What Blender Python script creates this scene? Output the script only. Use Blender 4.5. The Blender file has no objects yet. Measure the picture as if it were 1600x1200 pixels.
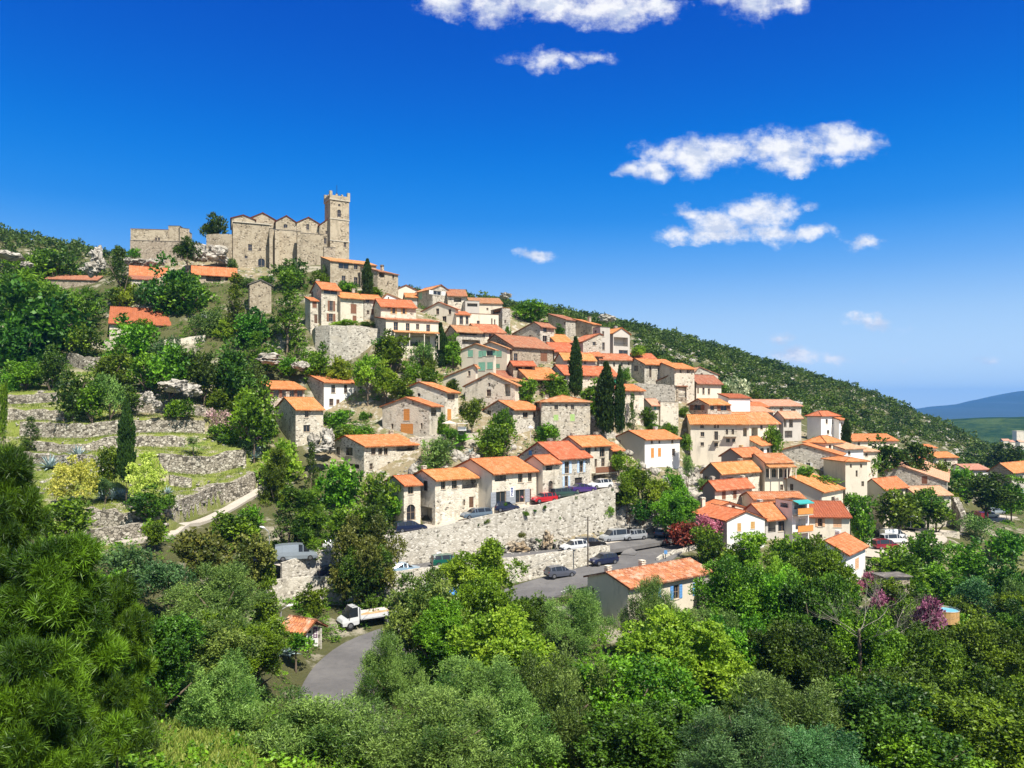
import bpy, bmesh, math, random
import numpy as np
from mathutils import Vector, Matrix
R = math.radians
scn = bpy.context.scene
COL = scn.collection
# ------------------------------------------------------------------ camera, sky, sun, exposure
F = 1200.0; CX = 800.0; HY = 640.0          # focal length in pixels of a 1600 px wide frame, horizon row
cam = bpy.data.cameras.new('camera'); co = bpy.data.objects.new('camera', cam); COL.objects.link(co)
cam.sensor_width = 36; cam.lens = 36 * F / 1600; cam.shift_y = (HY - 600) / 1600
cam.clip_start = 0.5; cam.clip_end = 40000
co.location = (0, 0, 0); co.rotation_euler = (R(90), 0, 0)
scn.camera = co
SUN_EL = R(55); SUN_AZ = R(146)
scn.view_settings.view_transform = 'Standard'; scn.view_settings.look = 'None'
scn.view_settings.exposure = 0.8; scn.view_settings.gamma = 1
scn.cycles.max_bounces = 6; scn.cycles.diffuse_bounces = 3; scn.cycles.glossy_bounces = 2
scn.cycles.transmission_bounces = 3; scn.cycles.volume_bounces = 0; scn.cycles.transparent_max_bounces = 6
scn.cycles.volume_step_rate = 4
sl = bpy.data.lights.new('sun', 'SUN'); sl.energy = 4.9; sl.angle = R(0.55); sl.color = (1.0, 0.94, 0.84)
so = bpy.data.objects.new('sun', sl); COL.objects.link(so)
sv = Vector((math.sin(SUN_AZ) * math.cos(SUN_EL), math.cos(SUN_AZ) * math.cos(SUN_EL), math.sin(SUN_EL)))
so.rotation_euler = sv.to_track_quat('Z', 'Y').to_euler()

class NT:
    """small helper round a node tree"""
    def __init__(s, nt): s.nt = nt; s.n = nt.nodes; s.l = nt.links
    def add(s, t, **kw):
        n = s.n.new(t)
        for k, v in kw.items():
            if k.startswith('i_'): n.inputs[k[2:].replace('_', ' ')].default_value = v
            else: setattr(n, k, v)
        return n
    def lk(s, a, b): s.l.new(a, b)
    def _in(s, sock, v):
        if isinstance(v, bpy.types.NodeSocket): s.l.new(v, sock)
        elif v is not None: sock.default_value = v
    def math(s, op, a, b=None, c=None, clamp=False):
        n = s.n.new('ShaderNodeMath'); n.operation = op; n.use_clamp = clamp
        s._in(n.inputs[0], a); s._in(n.inputs[1], b)
        if c is not None: s._in(n.inputs[2], c)
        return n.outputs[0]
    def vec(s, op, a, b=None):
        n = s.n.new('ShaderNodeVectorMath'); n.operation = op
        s._in(n.inputs[0], a); s._in(n.inputs[1], b)
        return n.outputs['Value'] if op in ('LENGTH', 'DOT_PRODUCT', 'DISTANCE') else n.outputs[0]
    def mix(s, f, a, b, mode='MIX'):
        n = s.n.new('ShaderNodeMix'); n.data_type = 'RGBA'; n.blend_type = mode
        s._in(n.inputs[0], f)
        s._in(n.inputs[6], (a + (1,)) if isinstance(a, tuple) and len(a) == 3 else a)
        s._in(n.inputs[7], (b + (1,)) if isinstance(b, tuple) and len(b) == 3 else b)
        return n.outputs[2]
    def ramp(s, f, stops):
        n = s.n.new('ShaderNodeMapRange'); n.interpolation_type = 'SMOOTHSTEP'
        s._in(n.inputs[0], f)
        for i, v in enumerate(stops): n.inputs[i + 1].default_value = v
        return n.outputs[0]
    def noise(s, v, scale, detail=3, rough=.55, out=0):
        n = s.n.new('ShaderNodeTexNoise'); s._in(n.inputs['Vector'], v)
        n.inputs['Scale'].default_value = scale; n.inputs['Detail'].default_value = detail
        n.inputs['Roughness'].default_value = rough
        return n.outputs[out]

w = bpy.data.worlds.new('World'); scn.world = w; w.use_nodes = True
T = NT(w.node_tree); T.n.clear()
sky = T.add('ShaderNodeTexSky', sky_type='NISHITA', sun_disc=False, sun_elevation=SUN_EL, sun_rotation=SUN_AZ,
            altitude=200, air_density=1.0, dust_density=0.15, ozone_density=4.0)
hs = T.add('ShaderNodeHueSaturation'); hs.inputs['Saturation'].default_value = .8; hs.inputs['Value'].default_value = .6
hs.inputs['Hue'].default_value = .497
T.lk(sky.outputs[0], hs.inputs['Color'])
tc = T.add('ShaderNodeTexCoord')
sep = T.add('ShaderNodeSeparateXYZ'); T.lk(tc.outputs['Generated'], sep.inputs[0])
yy = T.math('MAXIMUM', sep.outputs[1], 0.05)
pu = T.math('DIVIDE', sep.outputs[0], yy); pv = T.math('DIVIDE', sep.outputs[2], yy)
cmb = T.add('ShaderNodeCombineXYZ'); T.lk(pu, cmb.inputs[0]); T.lk(pv, cmb.inputs[1])
P = cmb.outputs[0]
# cloud bodies: centre, half sizes (as directions), strength
CL = [(700,6,52,24,1),(770,10,70,32,1),(850,8,80,30,1),(950,12,90,36,1),(1030,6,50,24,1),(1180,8,50,34,1),(1235,6,30,22,.9),(1130,2,40,14,.7),
      (853,97,34,20,1),(895,106,22,10,.75),(935,93,34,12,.62),(800,92,34,10,.42),
      (990,266,30,13,.9),(1025,262,26,18,.95),(1040,232,48,20,.8),(1080,245,46,34,1),(1140,240,56,32,1),(1225,232,66,40,1),(1230,255,52,20,1),(1310,225,70,32,1),(1345,222,34,22,.85),(1310,256,30,14,.7),
      (1075,332,40,16,.75),(1190,328,60,24,.95),(1120,350,56,26,1),(1060,368,40,16,1),(1130,368,90,18,1),(1200,366,44,18,.95),(1265,322,16,9,.5),
      (1280,365,34,14,.85),(1355,377,34,12,.8),(835,397,32,10,.9),
      (1358,500,46,13,.6),(1415,512,30,9,.45),(1217,531,20,12,.85),(1250,560,44,15,1),(1305,561,32,13,.95),(1413,558,20,8,.7),(1375,556,12,6,.5),(1540,560,20,8,.35)]
wn = T.noise(P, 12, 6, .65, out=1)
wv = T.vec('SUBTRACT', wn, (.5, .5, .5)); sc_ = T.add('ShaderNodeVectorMath', operation='SCALE'); T.lk(wv, sc_.inputs[0]); sc_.inputs['Scale'].default_value = .045
PW = T.vec('ADD', P, sc_.outputs[0])
acc = None; hgt = None
for (x, y, rx, ry, s_) in CL:
    c = ((x - CX) / F, (HY - y) / F, 0)
    q = T.vec('MULTIPLY', T.vec('SUBTRACT', PW, c), (F / rx / 1.25, F / ry / 1.25, 0))
    m = T.math('MULTIPLY', T.math('SUBTRACT', 1.0, T.vec('LENGTH', q)), s_)
    acc = m if acc is None else T.math('MAXIMUM', acc, m)
n1 = T.noise(T.vec('MULTIPLY', P, (1, 1.5, 1)), 15, 12, .64); n2 = T.noise(P, 60, 8, .65)
dens = T.math('ADD', acc, T.math('MULTIPLY', T.math('SUBTRACT', n1, .5), 2.3))
dens = T.math('ADD', dens, T.math('MULTIPLY', T.math('SUBTRACT', n2, .5), .75))
zen = T.vec('LENGTH', T.vec('MULTIPLY', tc.outputs['Generated'], (1, 1, 0)))
elt = T.math('DIVIDE', sep.outputs[2], T.math('MAXIMUM', zen, .01))     # tangent of the elevation
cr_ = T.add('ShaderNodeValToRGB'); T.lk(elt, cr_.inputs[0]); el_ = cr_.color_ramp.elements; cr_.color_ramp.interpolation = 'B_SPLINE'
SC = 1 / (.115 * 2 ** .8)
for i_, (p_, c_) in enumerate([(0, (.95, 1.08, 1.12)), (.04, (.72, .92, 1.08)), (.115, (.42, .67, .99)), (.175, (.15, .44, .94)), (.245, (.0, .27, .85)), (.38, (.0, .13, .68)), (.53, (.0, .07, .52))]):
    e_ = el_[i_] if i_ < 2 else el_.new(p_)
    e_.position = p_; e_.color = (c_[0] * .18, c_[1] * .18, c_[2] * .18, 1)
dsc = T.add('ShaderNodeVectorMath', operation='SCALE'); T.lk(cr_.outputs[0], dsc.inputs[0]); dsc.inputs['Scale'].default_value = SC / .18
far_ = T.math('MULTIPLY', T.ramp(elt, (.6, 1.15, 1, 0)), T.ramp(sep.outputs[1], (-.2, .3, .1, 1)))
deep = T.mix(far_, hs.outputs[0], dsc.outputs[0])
alpha = T.ramp(dens, (.04, .95, 0, .98))
inb = T.math('GREATER_THAN', acc, 0.0)
alpha = T.math('MULTIPLY', alpha, T.ramp(acc, (0, .12, 0, 1)))
up_ = T.noise(T.vec('ADD', P, (0, .012, 0)), 15, 8, .62)
ccol = T.mix(T.ramp(dens, (.05, .7, 0, 1)), (3.4, 4.1, 5.2), (5.15, 5.15, 5.2))
ccol = T.mix(T.ramp(T.noise(T.vec('MULTIPLY', P, (1, 1.7, 1)), 24, 9, .62), (.44, .62, 0, .9)), ccol, (3.15, 3.5, 4.3))
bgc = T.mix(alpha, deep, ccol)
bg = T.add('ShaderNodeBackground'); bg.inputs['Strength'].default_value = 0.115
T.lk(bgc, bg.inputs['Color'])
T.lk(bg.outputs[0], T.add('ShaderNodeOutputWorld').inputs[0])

# ------------------------------------------------------------------ object helpers
def pt(px, py, Y): return Vector(((px - CX) / F * Y, Y, (HY - py) / F * Y))
USED = {}
def setp(o, label=None, cat=None, group=None, kind=None):
    if label: o['label'] = label
    if cat: o['category'] = cat
    if group: o['group'] = group
    if kind: o['kind'] = kind
    return o
def empty(name, loc=(0, 0, 0), rz=0, label=None, cat=None, group=None):
    o = bpy.data.objects.new(name, None); COL.objects.link(o); o.empty_display_size = .5
    o.location = loc; o.rotation_euler = (0, 0, rz)
    return setp(o, label, cat, group)
def link(name, me, mat=None, parent=None, M=None):
    o = bpy.data.objects.new(name, me); COL.objects.link(o)
    if mat is not None and not me.materials:
        for m in (mat if isinstance(mat, (list, tuple)) else [mat]): me.materials.append(m)
    if parent is not None: o.parent = parent
    if M is not None: o.matrix_local = M
    return o
class MB:
    """collects faces for one mesh"""
    def __init__(s): s.v = []; s.f = []; s.uv = []; s.mi = []
    def face(s, pts, uv=None, mi=0):
        n = len(s.v); s.v += [tuple(p) for p in pts]; s.f.append(tuple(range(n, n + len(pts))))
        s.uv.append(uv or [(0, 0)] * len(pts)); s.mi.append(mi)
    def box(s, a, b, mp=None, mi=0):
        x0, y0, z0 = a; x1, y1, z1 = b
        c = [(x0,y0,z0),(x1,y0,z0),(x1,y1,z0),(x0,y1,z0),(x0,y0,z1),(x1,y0,z1),(x1,y1,z1),(x0,y1,z1)]
        if mp: c = [mp(*p) for p in c]
        for q in ((0,1,5,4),(1,2,6,5),(2,3,7,6),(3,0,4,7),(4,5,6,7),(3,2,1,0)): s.face([c[i] for i in q], None, mi)
    def tube(s, pts, rad, seg=8, mi=0, cap=True):
        rings = []
        for i, p in enumerate(pts):
            p = Vector(p); a = Vector(pts[max(i-1, 0)]); b = Vector(pts[min(i+1, len(pts)-1)])
            d = (b - a).normalized() if (b - a).length > 0 else Vector((0, 0, 1))
            u = d.cross(Vector((0, 0, 1)) if abs(d.z) < .9 else Vector((1, 0, 0))).normalized(); v = d.cross(u)
            r = rad[i] if isinstance(rad, (list, tuple)) else rad
            rings.append([p + (u * math.cos(k * 2 * math.pi / seg) + v * math.sin(k * 2 * math.pi / seg)) * r for k in range(seg)])
        for A, B in zip(rings, rings[1:]):
            for k in range(seg): s.face([A[k], A[(k+1) % seg], B[(k+1) % seg], B[k]], None, mi)
        if cap: s.face(rings[0][::-1], None, mi); s.face(rings[-1], None, mi)
    def mesh(s, name, smooth=False, bevel=0):
        me = bpy.data.meshes.new(name); me.from_pydata(s.v, [], s.f)
        uvl = me.uv_layers.new(name='UVMap'); flat = [c for f in s.uv for p in f for c in p]
        uvl.data.foreach_set('uv', flat)
        me.polygons.foreach_set('material_index', s.mi)
        bm = bmesh.new(); bm.from_mesh(me); bmesh.ops.remove_doubles(bm, verts=bm.verts, dist=1e-4)
        if smooth:
            bmesh.ops.recalc_face_normals(bm, faces=bm.faces)
        bm.to_mesh(me); bm.free()
        if smooth: me.polygons.foreach_set('use_smooth', [True] * len(me.polygons))
        me.update(); return me
    def obj(s, name, mat, parent=None, M=None, smooth=False): return link(name, s.mesh(name, smooth), mat, parent, M)
def np_mesh(name, V, Fq, tint=None):
    """mesh from numpy quads; tint = one value per face"""
    me = bpy.data.meshes.new(name); n = len(Fq); k = Fq.shape[1]
    me.vertices.add(len(V)); me.vertices.foreach_set('co', V.astype(np.float32).ravel())
    me.loops.add(n * k); me.loops.foreach_set('vertex_index', Fq.astype(np.int32).ravel())
    me.polygons.add(n); me.polygons.foreach_set('loop_start', np.arange(0, n * k, k, dtype=np.int32))
    me.polygons.foreach_set('loop_total', np.full(n, k, dtype=np.int32))
    if tint is not None:
        a = me.attributes.new('tint', 'FLOAT', 'FACE'); a.data.foreach_set('value', tint.astype(np.float32))
    me.update(calc_edges=True); return me

# ------------------------------------------------------------------ materials
def mat(name):
    m = bpy.data.materials.new(name); m.use_nodes = True; t = NT(m.node_tree); t.n.clear()
    b = t.add('ShaderNodeBsdfPrincipled'); o = t.add('ShaderNodeOutputMaterial'); t.lk(b.outputs[0], o.inputs[0])
    return m, t, b, o
def objrand(t, v, amt=40):
    oi = t.add('ShaderNodeObjectInfo')
    s = t.add('ShaderNodeVectorMath', operation='SCALE'); s.inputs[0].default_value = (37, 19, 53)
    t.lk(oi.outputs['Random'], s.inputs['Scale'])
    return t.vec('ADD', v, s.outputs[0]), oi.outputs['Random']
def bump(t, b, h, strength=.5, dist=.05):
    n = t.add('ShaderNodeBump'); n.inputs['Strength'].default_value = strength; n.inputs['Distance'].default_value = dist
    t.lk(h, n.inputs['Height']); t.lk(n.outputs[0], b.inputs['Normal'])
def stone(name, cols, mortar, scale=2.3, mw=.09, patch=0.0, pcol=(.5, .45, .36), bs=.6):
    m, t, b, o = mat(name)
    v = t.add('ShaderNodeTexCoord').outputs['Object']; v, rnd = objrand(t, v)
    vs = t.vec('MULTIPLY', v, (1, 1, 1.55))
    dn = t.vec('SUBTRACT', t.noise(v, 2.5, 2, out=1), (.5, .5, .5))
    s = t.add('ShaderNodeVectorMath', operation='SCALE'); t.lk(dn, s.inputs[0]); s.inputs['Scale'].default_value = .45
    vs = t.vec('ADD', vs, s.outputs[0])
    vo = t.add('ShaderNodeTexVoronoi'); vo.inputs['Scale'].default_value = scale; t.lk(vs, vo.inputs['Vector'])
    ve = t.add('ShaderNodeTexVoronoi', feature='DISTANCE_TO_EDGE'); ve.inputs['Scale'].default_value = scale; t.lk(vs, ve.inputs['Vector'])
    sr = t.add('ShaderNodeSeparateColor'); t.lk(vo.outputs['Color'], sr.inputs[0])
    c = t.mix(sr.outputs[0], cols[0], cols[1]); c = t.mix(t.math('GREATER_THAN', sr.outputs[1], .72), c, cols[2])
    c = t.mix(t.math('GREATER_THAN', sr.outputs[2], .88), c, tuple(x * .42 for x in cols[1]))
    mk = t.ramp(ve.outputs['Distance'], (0, mw, 1, 0))
    c = t.mix(mk, c, mortar)
    if patch:
        pm = t.ramp(t.noise(v, .42, 5, .6), (.62 - patch * .3, .68 - patch * .3, 0, 1))
        c = t.mix(t.math('MULTIPLY', pm, .85), c, pcol)
    st = t.ramp(t.noise(t.vec('MULTIPLY', v, (1.3, 1.3, .35)), .7, 5, .62), (.5, .75, 0, .45))
    c = t.mix(st, c, tuple(x * .45 for x in cols[1]))
    c = t.mix(t.ramp(t.noise(v, 9, 3, .7), (.58, .78, 0, .3)), c, tuple(x * .5 for x in cols[1]))
    hb = t.add('ShaderNodeHueSaturation'); t.lk(c, hb.inputs['Color']); t.lk(t.math('ADD', t.math('MULTIPLY', rnd, .22), .89), hb.inputs['Value'])
    t.lk(hb.outputs[0], b.inputs['Base Color']); b.inputs['Roughness'].default_value = .9; b.inputs['Specular IOR Level'].default_value = .2
    bump(t, b, t.math('SUBTRACT', t.math('MULTIPLY', t.noise(v, 6, 3), .3), mk), bs, .06)
    return m
def render_(name, col, dirt=(.3, .27, .22), amt=.5):
    m, t, b, o = mat(name)
    v = t.add('ShaderNodeTexCoord').outputs['Object']; v, rnd = objrand(t, v)
    c = t.mix(t.ramp(t.noise(t.vec('MULTIPLY', v, (1, 1, .3)), .8, 6, .65), (.5, .8, 0, amt)), col, dirt)
    c = t.mix(t.ramp(t.noise(v, .35, 4, .6), (.45, .6, 0, .3)), c, tuple(x * .8 for x in col))
    c = t.mix(t.ramp(t.noise(v, 4, 5, .75), (.6, .72, 0, amt * .7)), c, dirt)
    hb = t.add('ShaderNodeHueSaturation'); t.lk(c, hb.inputs['Color']); t.lk(t.math('ADD', t.math('MULTIPLY', rnd, .14), .93), hb.inputs['Value'])
    t.lk(hb.outputs[0], b.inputs['Base Color']); b.inputs['Roughness'].default_value = .9; b.inputs['Specular IOR Level'].default_value = .2
    bump(t, b, t.noise(v, 7, 4, .7), .25, .03)
    return m
def roofm(name, c1, c2, c3, old=.3):
    m, t, b, o = mat(name)
    uv = t.add('ShaderNodeTexCoord').outputs['UV']; ov = t.add('ShaderNodeTexCoord').outputs['Object']; ov, rnd = objrand(t, ov)
    br = t.add('ShaderNodeTexBrick'); t.lk(uv, br.inputs['Vector']); br.offset = .5
    br.inputs['Color1'].default_value = c1 + (1,); br.inputs['Color2'].default_value = c2 + (1,); br.inputs['Mortar'].default_value = tuple(x * .45 for x in c2) + (1,)
    br.inputs['Scale'].default_value = 1; br.inputs['Mortar Size'].default_value = .018; br.inputs['Bias'].default_value = -.1
    br.inputs['Brick Width'].default_value = .3; br.inputs['Row Height'].default_value = .42
    c = br.outputs[0]
    su = t.add('ShaderNodeSeparateXYZ'); t.lk(uv, su.inputs[0]); cu = t.add('ShaderNodeCombineXYZ'); t.lk(t.math('MULTIPLY', su.outputs[0], 3.3), cu.inputs[0]); t.lk(t.math('MULTIPLY', su.outputs[1], .35), cu.inputs[1])
    c = t.mix(t.ramp(t.noise(cu.outputs[0], 1.0, 3, .6), (.42, .7, 0, .55)), c, tuple(x * .62 for x in c2))
    c = t.mix(t.ramp(t.noise(ov, 1.1, 6, .7), (.46, .66, 0, old)), c, c3)
    c = t.mix(t.ramp(t.noise(ov, 5, 3, .7), (.6, .72, 0, old * .9)), c, tuple(x * .5 for x in c3))
    c = t.mix(t.ramp(t.noise(ov, .5, 3, .6), (.4, .7, 0, .4)), c, tuple(x * .75 for x in c1))
    hb = t.add('ShaderNodeHueSaturation'); t.lk(c, hb.inputs['Color']); t.lk(t.math('ADD', t.math('MULTIPLY', rnd, .24), .88), hb.inputs['Value'])
    t.lk(t.math('ADD', t.math('MULTIPLY', rnd, .022), .486), hb.inputs['Hue'])
    t.lk(hb.outputs[0], b.inputs['Base Color']); b.inputs['Roughness'].default_value = .85; b.inputs['Specular IOR Level'].default_value = .2
    bump(t, b, br.outputs['Fac'], .4, -.03)
    return m
def plain(name, col, rough=.6, metal=0, spec=.4, var=.12, coat=0):
    m, t, b, o = mat(name)
    v = t.add('ShaderNodeTexCoord').outputs['Object']
    c = t.mix(t.ramp(t.noise(v, 3, 4, .65), (.4, .75, 0, 1)), col, tuple(x * (1 - var * 1.8) for x in col))
    t.lk(c, b.inputs['Base Color']); b.inputs['Roughness'].default_value = rough; b.inputs['Metallic'].default_value = metal
    b.inputs['Specular IOR Level'].default_value = spec; b.inputs['Coat Weight'].default_value = coat
    return m
M = {}
M['st'] = stone('beige_rubble', ((.56, .505, .41), (.4, .35, .27), (.65, .6, .5)), (.6, .545, .45), 3.0, .11, .25, (.6, .53, .41))
M['sg'] = stone('grey_rubble', ((.5, .46, .39), (.37, .335, .275), (.6, .56, .48)), (.52, .48, .4), 3.0, .11, .1)
M['sd'] = stone('brown_rubble', ((.38, .31, .23), (.25, .2, .145), (.46, .39, .3)), (.4, .34, .26), 3.0, .11, .15, (.42, .35, .26))
M['sp'] = stone('pale_rubble', ((.6, .545, .44), (.44, .385, .3), (.66, .61, .52)), (.64, .585, .48), 2.1, .12, .5, (.68, .61, .49))
M['ch'] = stone('church_stone', ((.42, .35, .25), (.28, .23, .16), (.5, .43, .32)), (.43, .36, .26), 2.4, .12, .4, (.47, .4, .29), .6)
M['dry'] = stone('dry_stone', ((.42, .38, .31), (.26, .23, .18), (.52, .48, .4)), (.1, .085, .06), 2.0, .1, 0, bs=1)
M['rw'] = stone('retaining_stone', ((.57, .53, .45), (.38, .345, .28), (.66, .62, .54)), (.53, .49, .41), 2.6, .12, .25, (.57, .53, .45))
M['cr'] = render_('cream_render', (.68, .61, .49), amt=.7); M['wh'] = render_('white_render', (.8, .78, .74), amt=.25)
M['gr'] = render_('grey_render', (.5, .47, .42)); M['ye'] = render_('yellow_render', (.78, .58, .32), amt=.2)
M['pk'] = render_('pinkish_render', (.8, .72, .7), amt=.3)
M['dg'] = render_('shaded_side_render', (.24, .22, .2), amt=.3)  # side walls turned from the sun: their shade is put into this grey
M['or'] = roofm('orange_tile', (.62, .22, .085), (.46, .145, .045), (.5, .28, .15), .65)
M['od'] = roofm('worn_orange_tile', (.56, .23, .09), (.42, .16, .065), (.5, .33, .2), .7)
M['br'] = roofm('brown_tile', (.44, .2, .1), (.32, .13, .065), (.33, .23, .15), .7)
M['pi'] = roofm('pinkish_tile', (.62, .33, .2), (.5, .24, .14), (.52, .38, .28), .6)
M['rd'] = roofm('red_tile', (.37, .1, .05), (.3, .08, .04), (.36, .14, .08), .4)
M['gy'] = roofm('grey_tile', (.3, .27, .24), (.22, .2, .18), (.34, .3, .25), .6)
M['hr'] = roofm('mottled_tile', (.66, .3, .11), (.36, .15, .06), (.56, .42, .28), 1.0)
SH = {'green': (.28, .55, .4), 'lime': (.42, .6, .22), 'blue': (.5, .62, .78), 'ochre': (.6, .36, .13), 'brown': (.22, .1, .055), 'white': (.78, .77, .74),
      'peach': (.66, .4, .23), 'orange': (.62, .27, .07), 'dark': (.05, .04, .035), 'grey': (.3, .32, .35), 'teal': (.05, .35, .33), 'dgreen': (.03, .25, .12), 'sblue': (.12, .3, .6)}
for k, c in list(SH.items()): M['c_' + k] = plain(k + '_paint', c, .6)
m, t, b, o = mat('window_glass')
b.inputs['Base Color'].default_value = (.018, .022, .028, 1); b.inputs['Roughness'].default_value = .12; b.inputs['Specular IOR Level'].default_value = .7
v = t.add('ShaderNodeTexCoord').outputs['Object']; bump(t, b, t.noise(v, 1.5, 2), .08, .05)
M['glass'] = m
M['frame'] = plain('window_frame_wood', (.3, .22, .15), .6); M['sill'] = plain('sill_stone', (.5, .45, .36), .9)
M['wood'] = plain('door_wood', (.13, .07, .04), .6); M['iron'] = plain('dark_iron', (.03, .03, .032), .5, .6)
M['asph'] = None
m, t, b, o = mat('asphalt')
v = t.add('ShaderNodeTexCoord').outputs['Object']
c = t.mix(t.ramp(t.noise(v, .25, 5, .7), (.35, .7, 0, 1)), (.105, .1, .098), (.16, .152, .145))
c = t.mix(t.ramp(t.noise(v, 1.6, 6, .75), (.55, .7, 0, .5)), c, (.055, .053, .05))
c = t.mix(t.ramp(t.noise(v, 14, 3, .7), (.5, .8, 0, .5)), c, (.2, .19, .18))
t.lk(c, b.inputs['Base Color']); b.inputs['Roughness'].default_value = .9; bump(t, b, t.noise(v, 20, 3), .2, .02)
M['asph'] = m
m, t, b, o = mat('pale_gravel')
v = t.add('ShaderNodeTexCoord').outputs['Object']
c = t.mix(t.noise(v, .6, 6, .7), (.55, .5, .43), (.36, .31, .25)); c = t.mix(t.ramp(t.noise(v, 7, 4, .7), (.5, .7, 0, .6)), c, (.28, .24, .18))
t.lk(c, b.inputs['Base Color']); b.inputs['Roughness'].default_value = .95; bump(t, b, t.noise(v, 9, 4), .5, .05)
M['grav'] = m
def rockm(name, a, b_, c_):
    m, t, b, o = mat(name)
    v = t.add('ShaderNodeTexCoord').outputs['Object']; v, rnd = objrand(t, v)
    c = t.mix(t.ramp(t.noise(v, .9, 7, .7), (.35, .65, 0, 1)), a, b_)
    vo = t.add('ShaderNodeTexVoronoi', feature='DISTANCE_TO_EDGE'); vo.inputs['Scale'].default_value = .8; t.lk(t.vec('ADD', v, t.noise(v, 1.5, 3, out=1)), vo.inputs['Vector'])
    k = t.ramp(vo.outputs[0], (0, .06, .75, 0)); c = t.mix(k, c, c_)
    t.lk(c, b.inputs['Base Color']); b.inputs['Roughness'].default_value = .95
    bump(t, b, t.math('SUBTRACT', t.noise(v, 1.6, 7, .7), k), .9, .3)
    return m
M['rock'] = rockm('limestone', (.5, .47, .41), (.3, .27, .22), (.1, .09, .07))
M['bark'] = plain('bark', (.16, .12, .085), .95, var=.3); M['palebark'] = plain('pale_bark', (.27, .24, .2), .9, var=.3)
def leaf(name, a, b_, trans=.3, rough=.5, hv=.05, vv=.5):
    m, t, b, o = mat(name)
    oi = t.add('ShaderNodeObjectInfo'); at = t.add('ShaderNodeAttribute', attribute_name='tint')
    c = t.mix(at.outputs['Fac'], a, b_)
    hb = t.add('ShaderNodeHueSaturation'); t.lk(c, hb.inputs['Color'])
    t.lk(t.math('ADD', t.math('MULTIPLY', oi.outputs['Random'], hv), .5 - hv / 2), hb.inputs['Hue'])
    t.lk(t.math('ADD', t.math('MULTIPLY', oi.outputs['Random'], vv), 1 - vv / 2), hb.inputs['Value'])
    t.lk(hb.outputs[0], b.inputs['Base Color']); b.inputs['Roughness'].default_value = rough; b.inputs['Specular IOR Level'].default_value = .35
    tr = t.add('ShaderNodeBsdfTranslucent'); t.lk(hb.outputs[0], tr.inputs[0])
    mx = t.add('ShaderNodeMixShader'); mx.inputs[0].default_value = trans
    t.lk(b.outputs[0], mx.inputs[1]); t.lk(tr.outputs[0], mx.inputs[2]); t.lk(mx.outputs[0], o.inputs[0])
    return m
M['l_b'] = leaf('leaf_green', (.028, .085, .004), (.22, .39, .016), .25, vv=.6)
M['l_d'] = leaf('leaf_dark', (.014, .048, .004), (.105, .215, .012), .2)
M['l_l'] = leaf('leaf_lime', (.13, .24, .012), (.34, .46, .03), .35)
M['l_o'] = leaf('leaf_olive', (.022, .07, .006), (.25, .38, .075), .2, hv=.025)
M['l_p'] = leaf('needle_pine', (.03, .08, .005), (.2, .32, .015), .3)
M['l_c'] = leaf('leaf_cypress', (.016, .045, .009), (.055, .12, .015), .1, vv=.25)
M['l_y'] = leaf('leaf_yellow', (.34, .42, .03), (.8, .82, .2), .3, vv=.2)
M['l_k'] = leaf('blossom_pink', (.2, .2, .08), (.85, .55, .62), .3)
M['l_r'] = leaf('leaf_red', (.12, .05, .02), (.42, .1, .04), .3)
M['l_v'] = leaf('blossom_purple', (.26, .07, .11), (.62, .24, .38), .3)
M['l_w'] = leaf('blossom_cream', (.05, .12, .02), (.62, .62, .4), .3)
M['l_n'] = leaf('leaf_brownish', (.05, .09, .012), (.27, .3, .05), .3)
M['l_s'] = leaf('leaf_scrub', (.012, .036, .004), (.12, .175, .015), .2)
M['l_q'] = leaf('needle_near', (.01, .04, .003), (.15, .3, .012), .2, hv=.02, vv=.3)
M['brk'] = rockm('brown_rock', (.46, .39, .29), (.27, .19, .1), (.1, .08, .05))
M['l_g'] = leaf('leaf_blue_green', (.018, .06, .014), (.13, .25, .07), .2)
M['agave'] = plain('agave_leaf', (.32, .42, .42), .5, var=.3)
M['sand'] = plain('sand', (.55, .36, .18), .95, var=.3)
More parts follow.
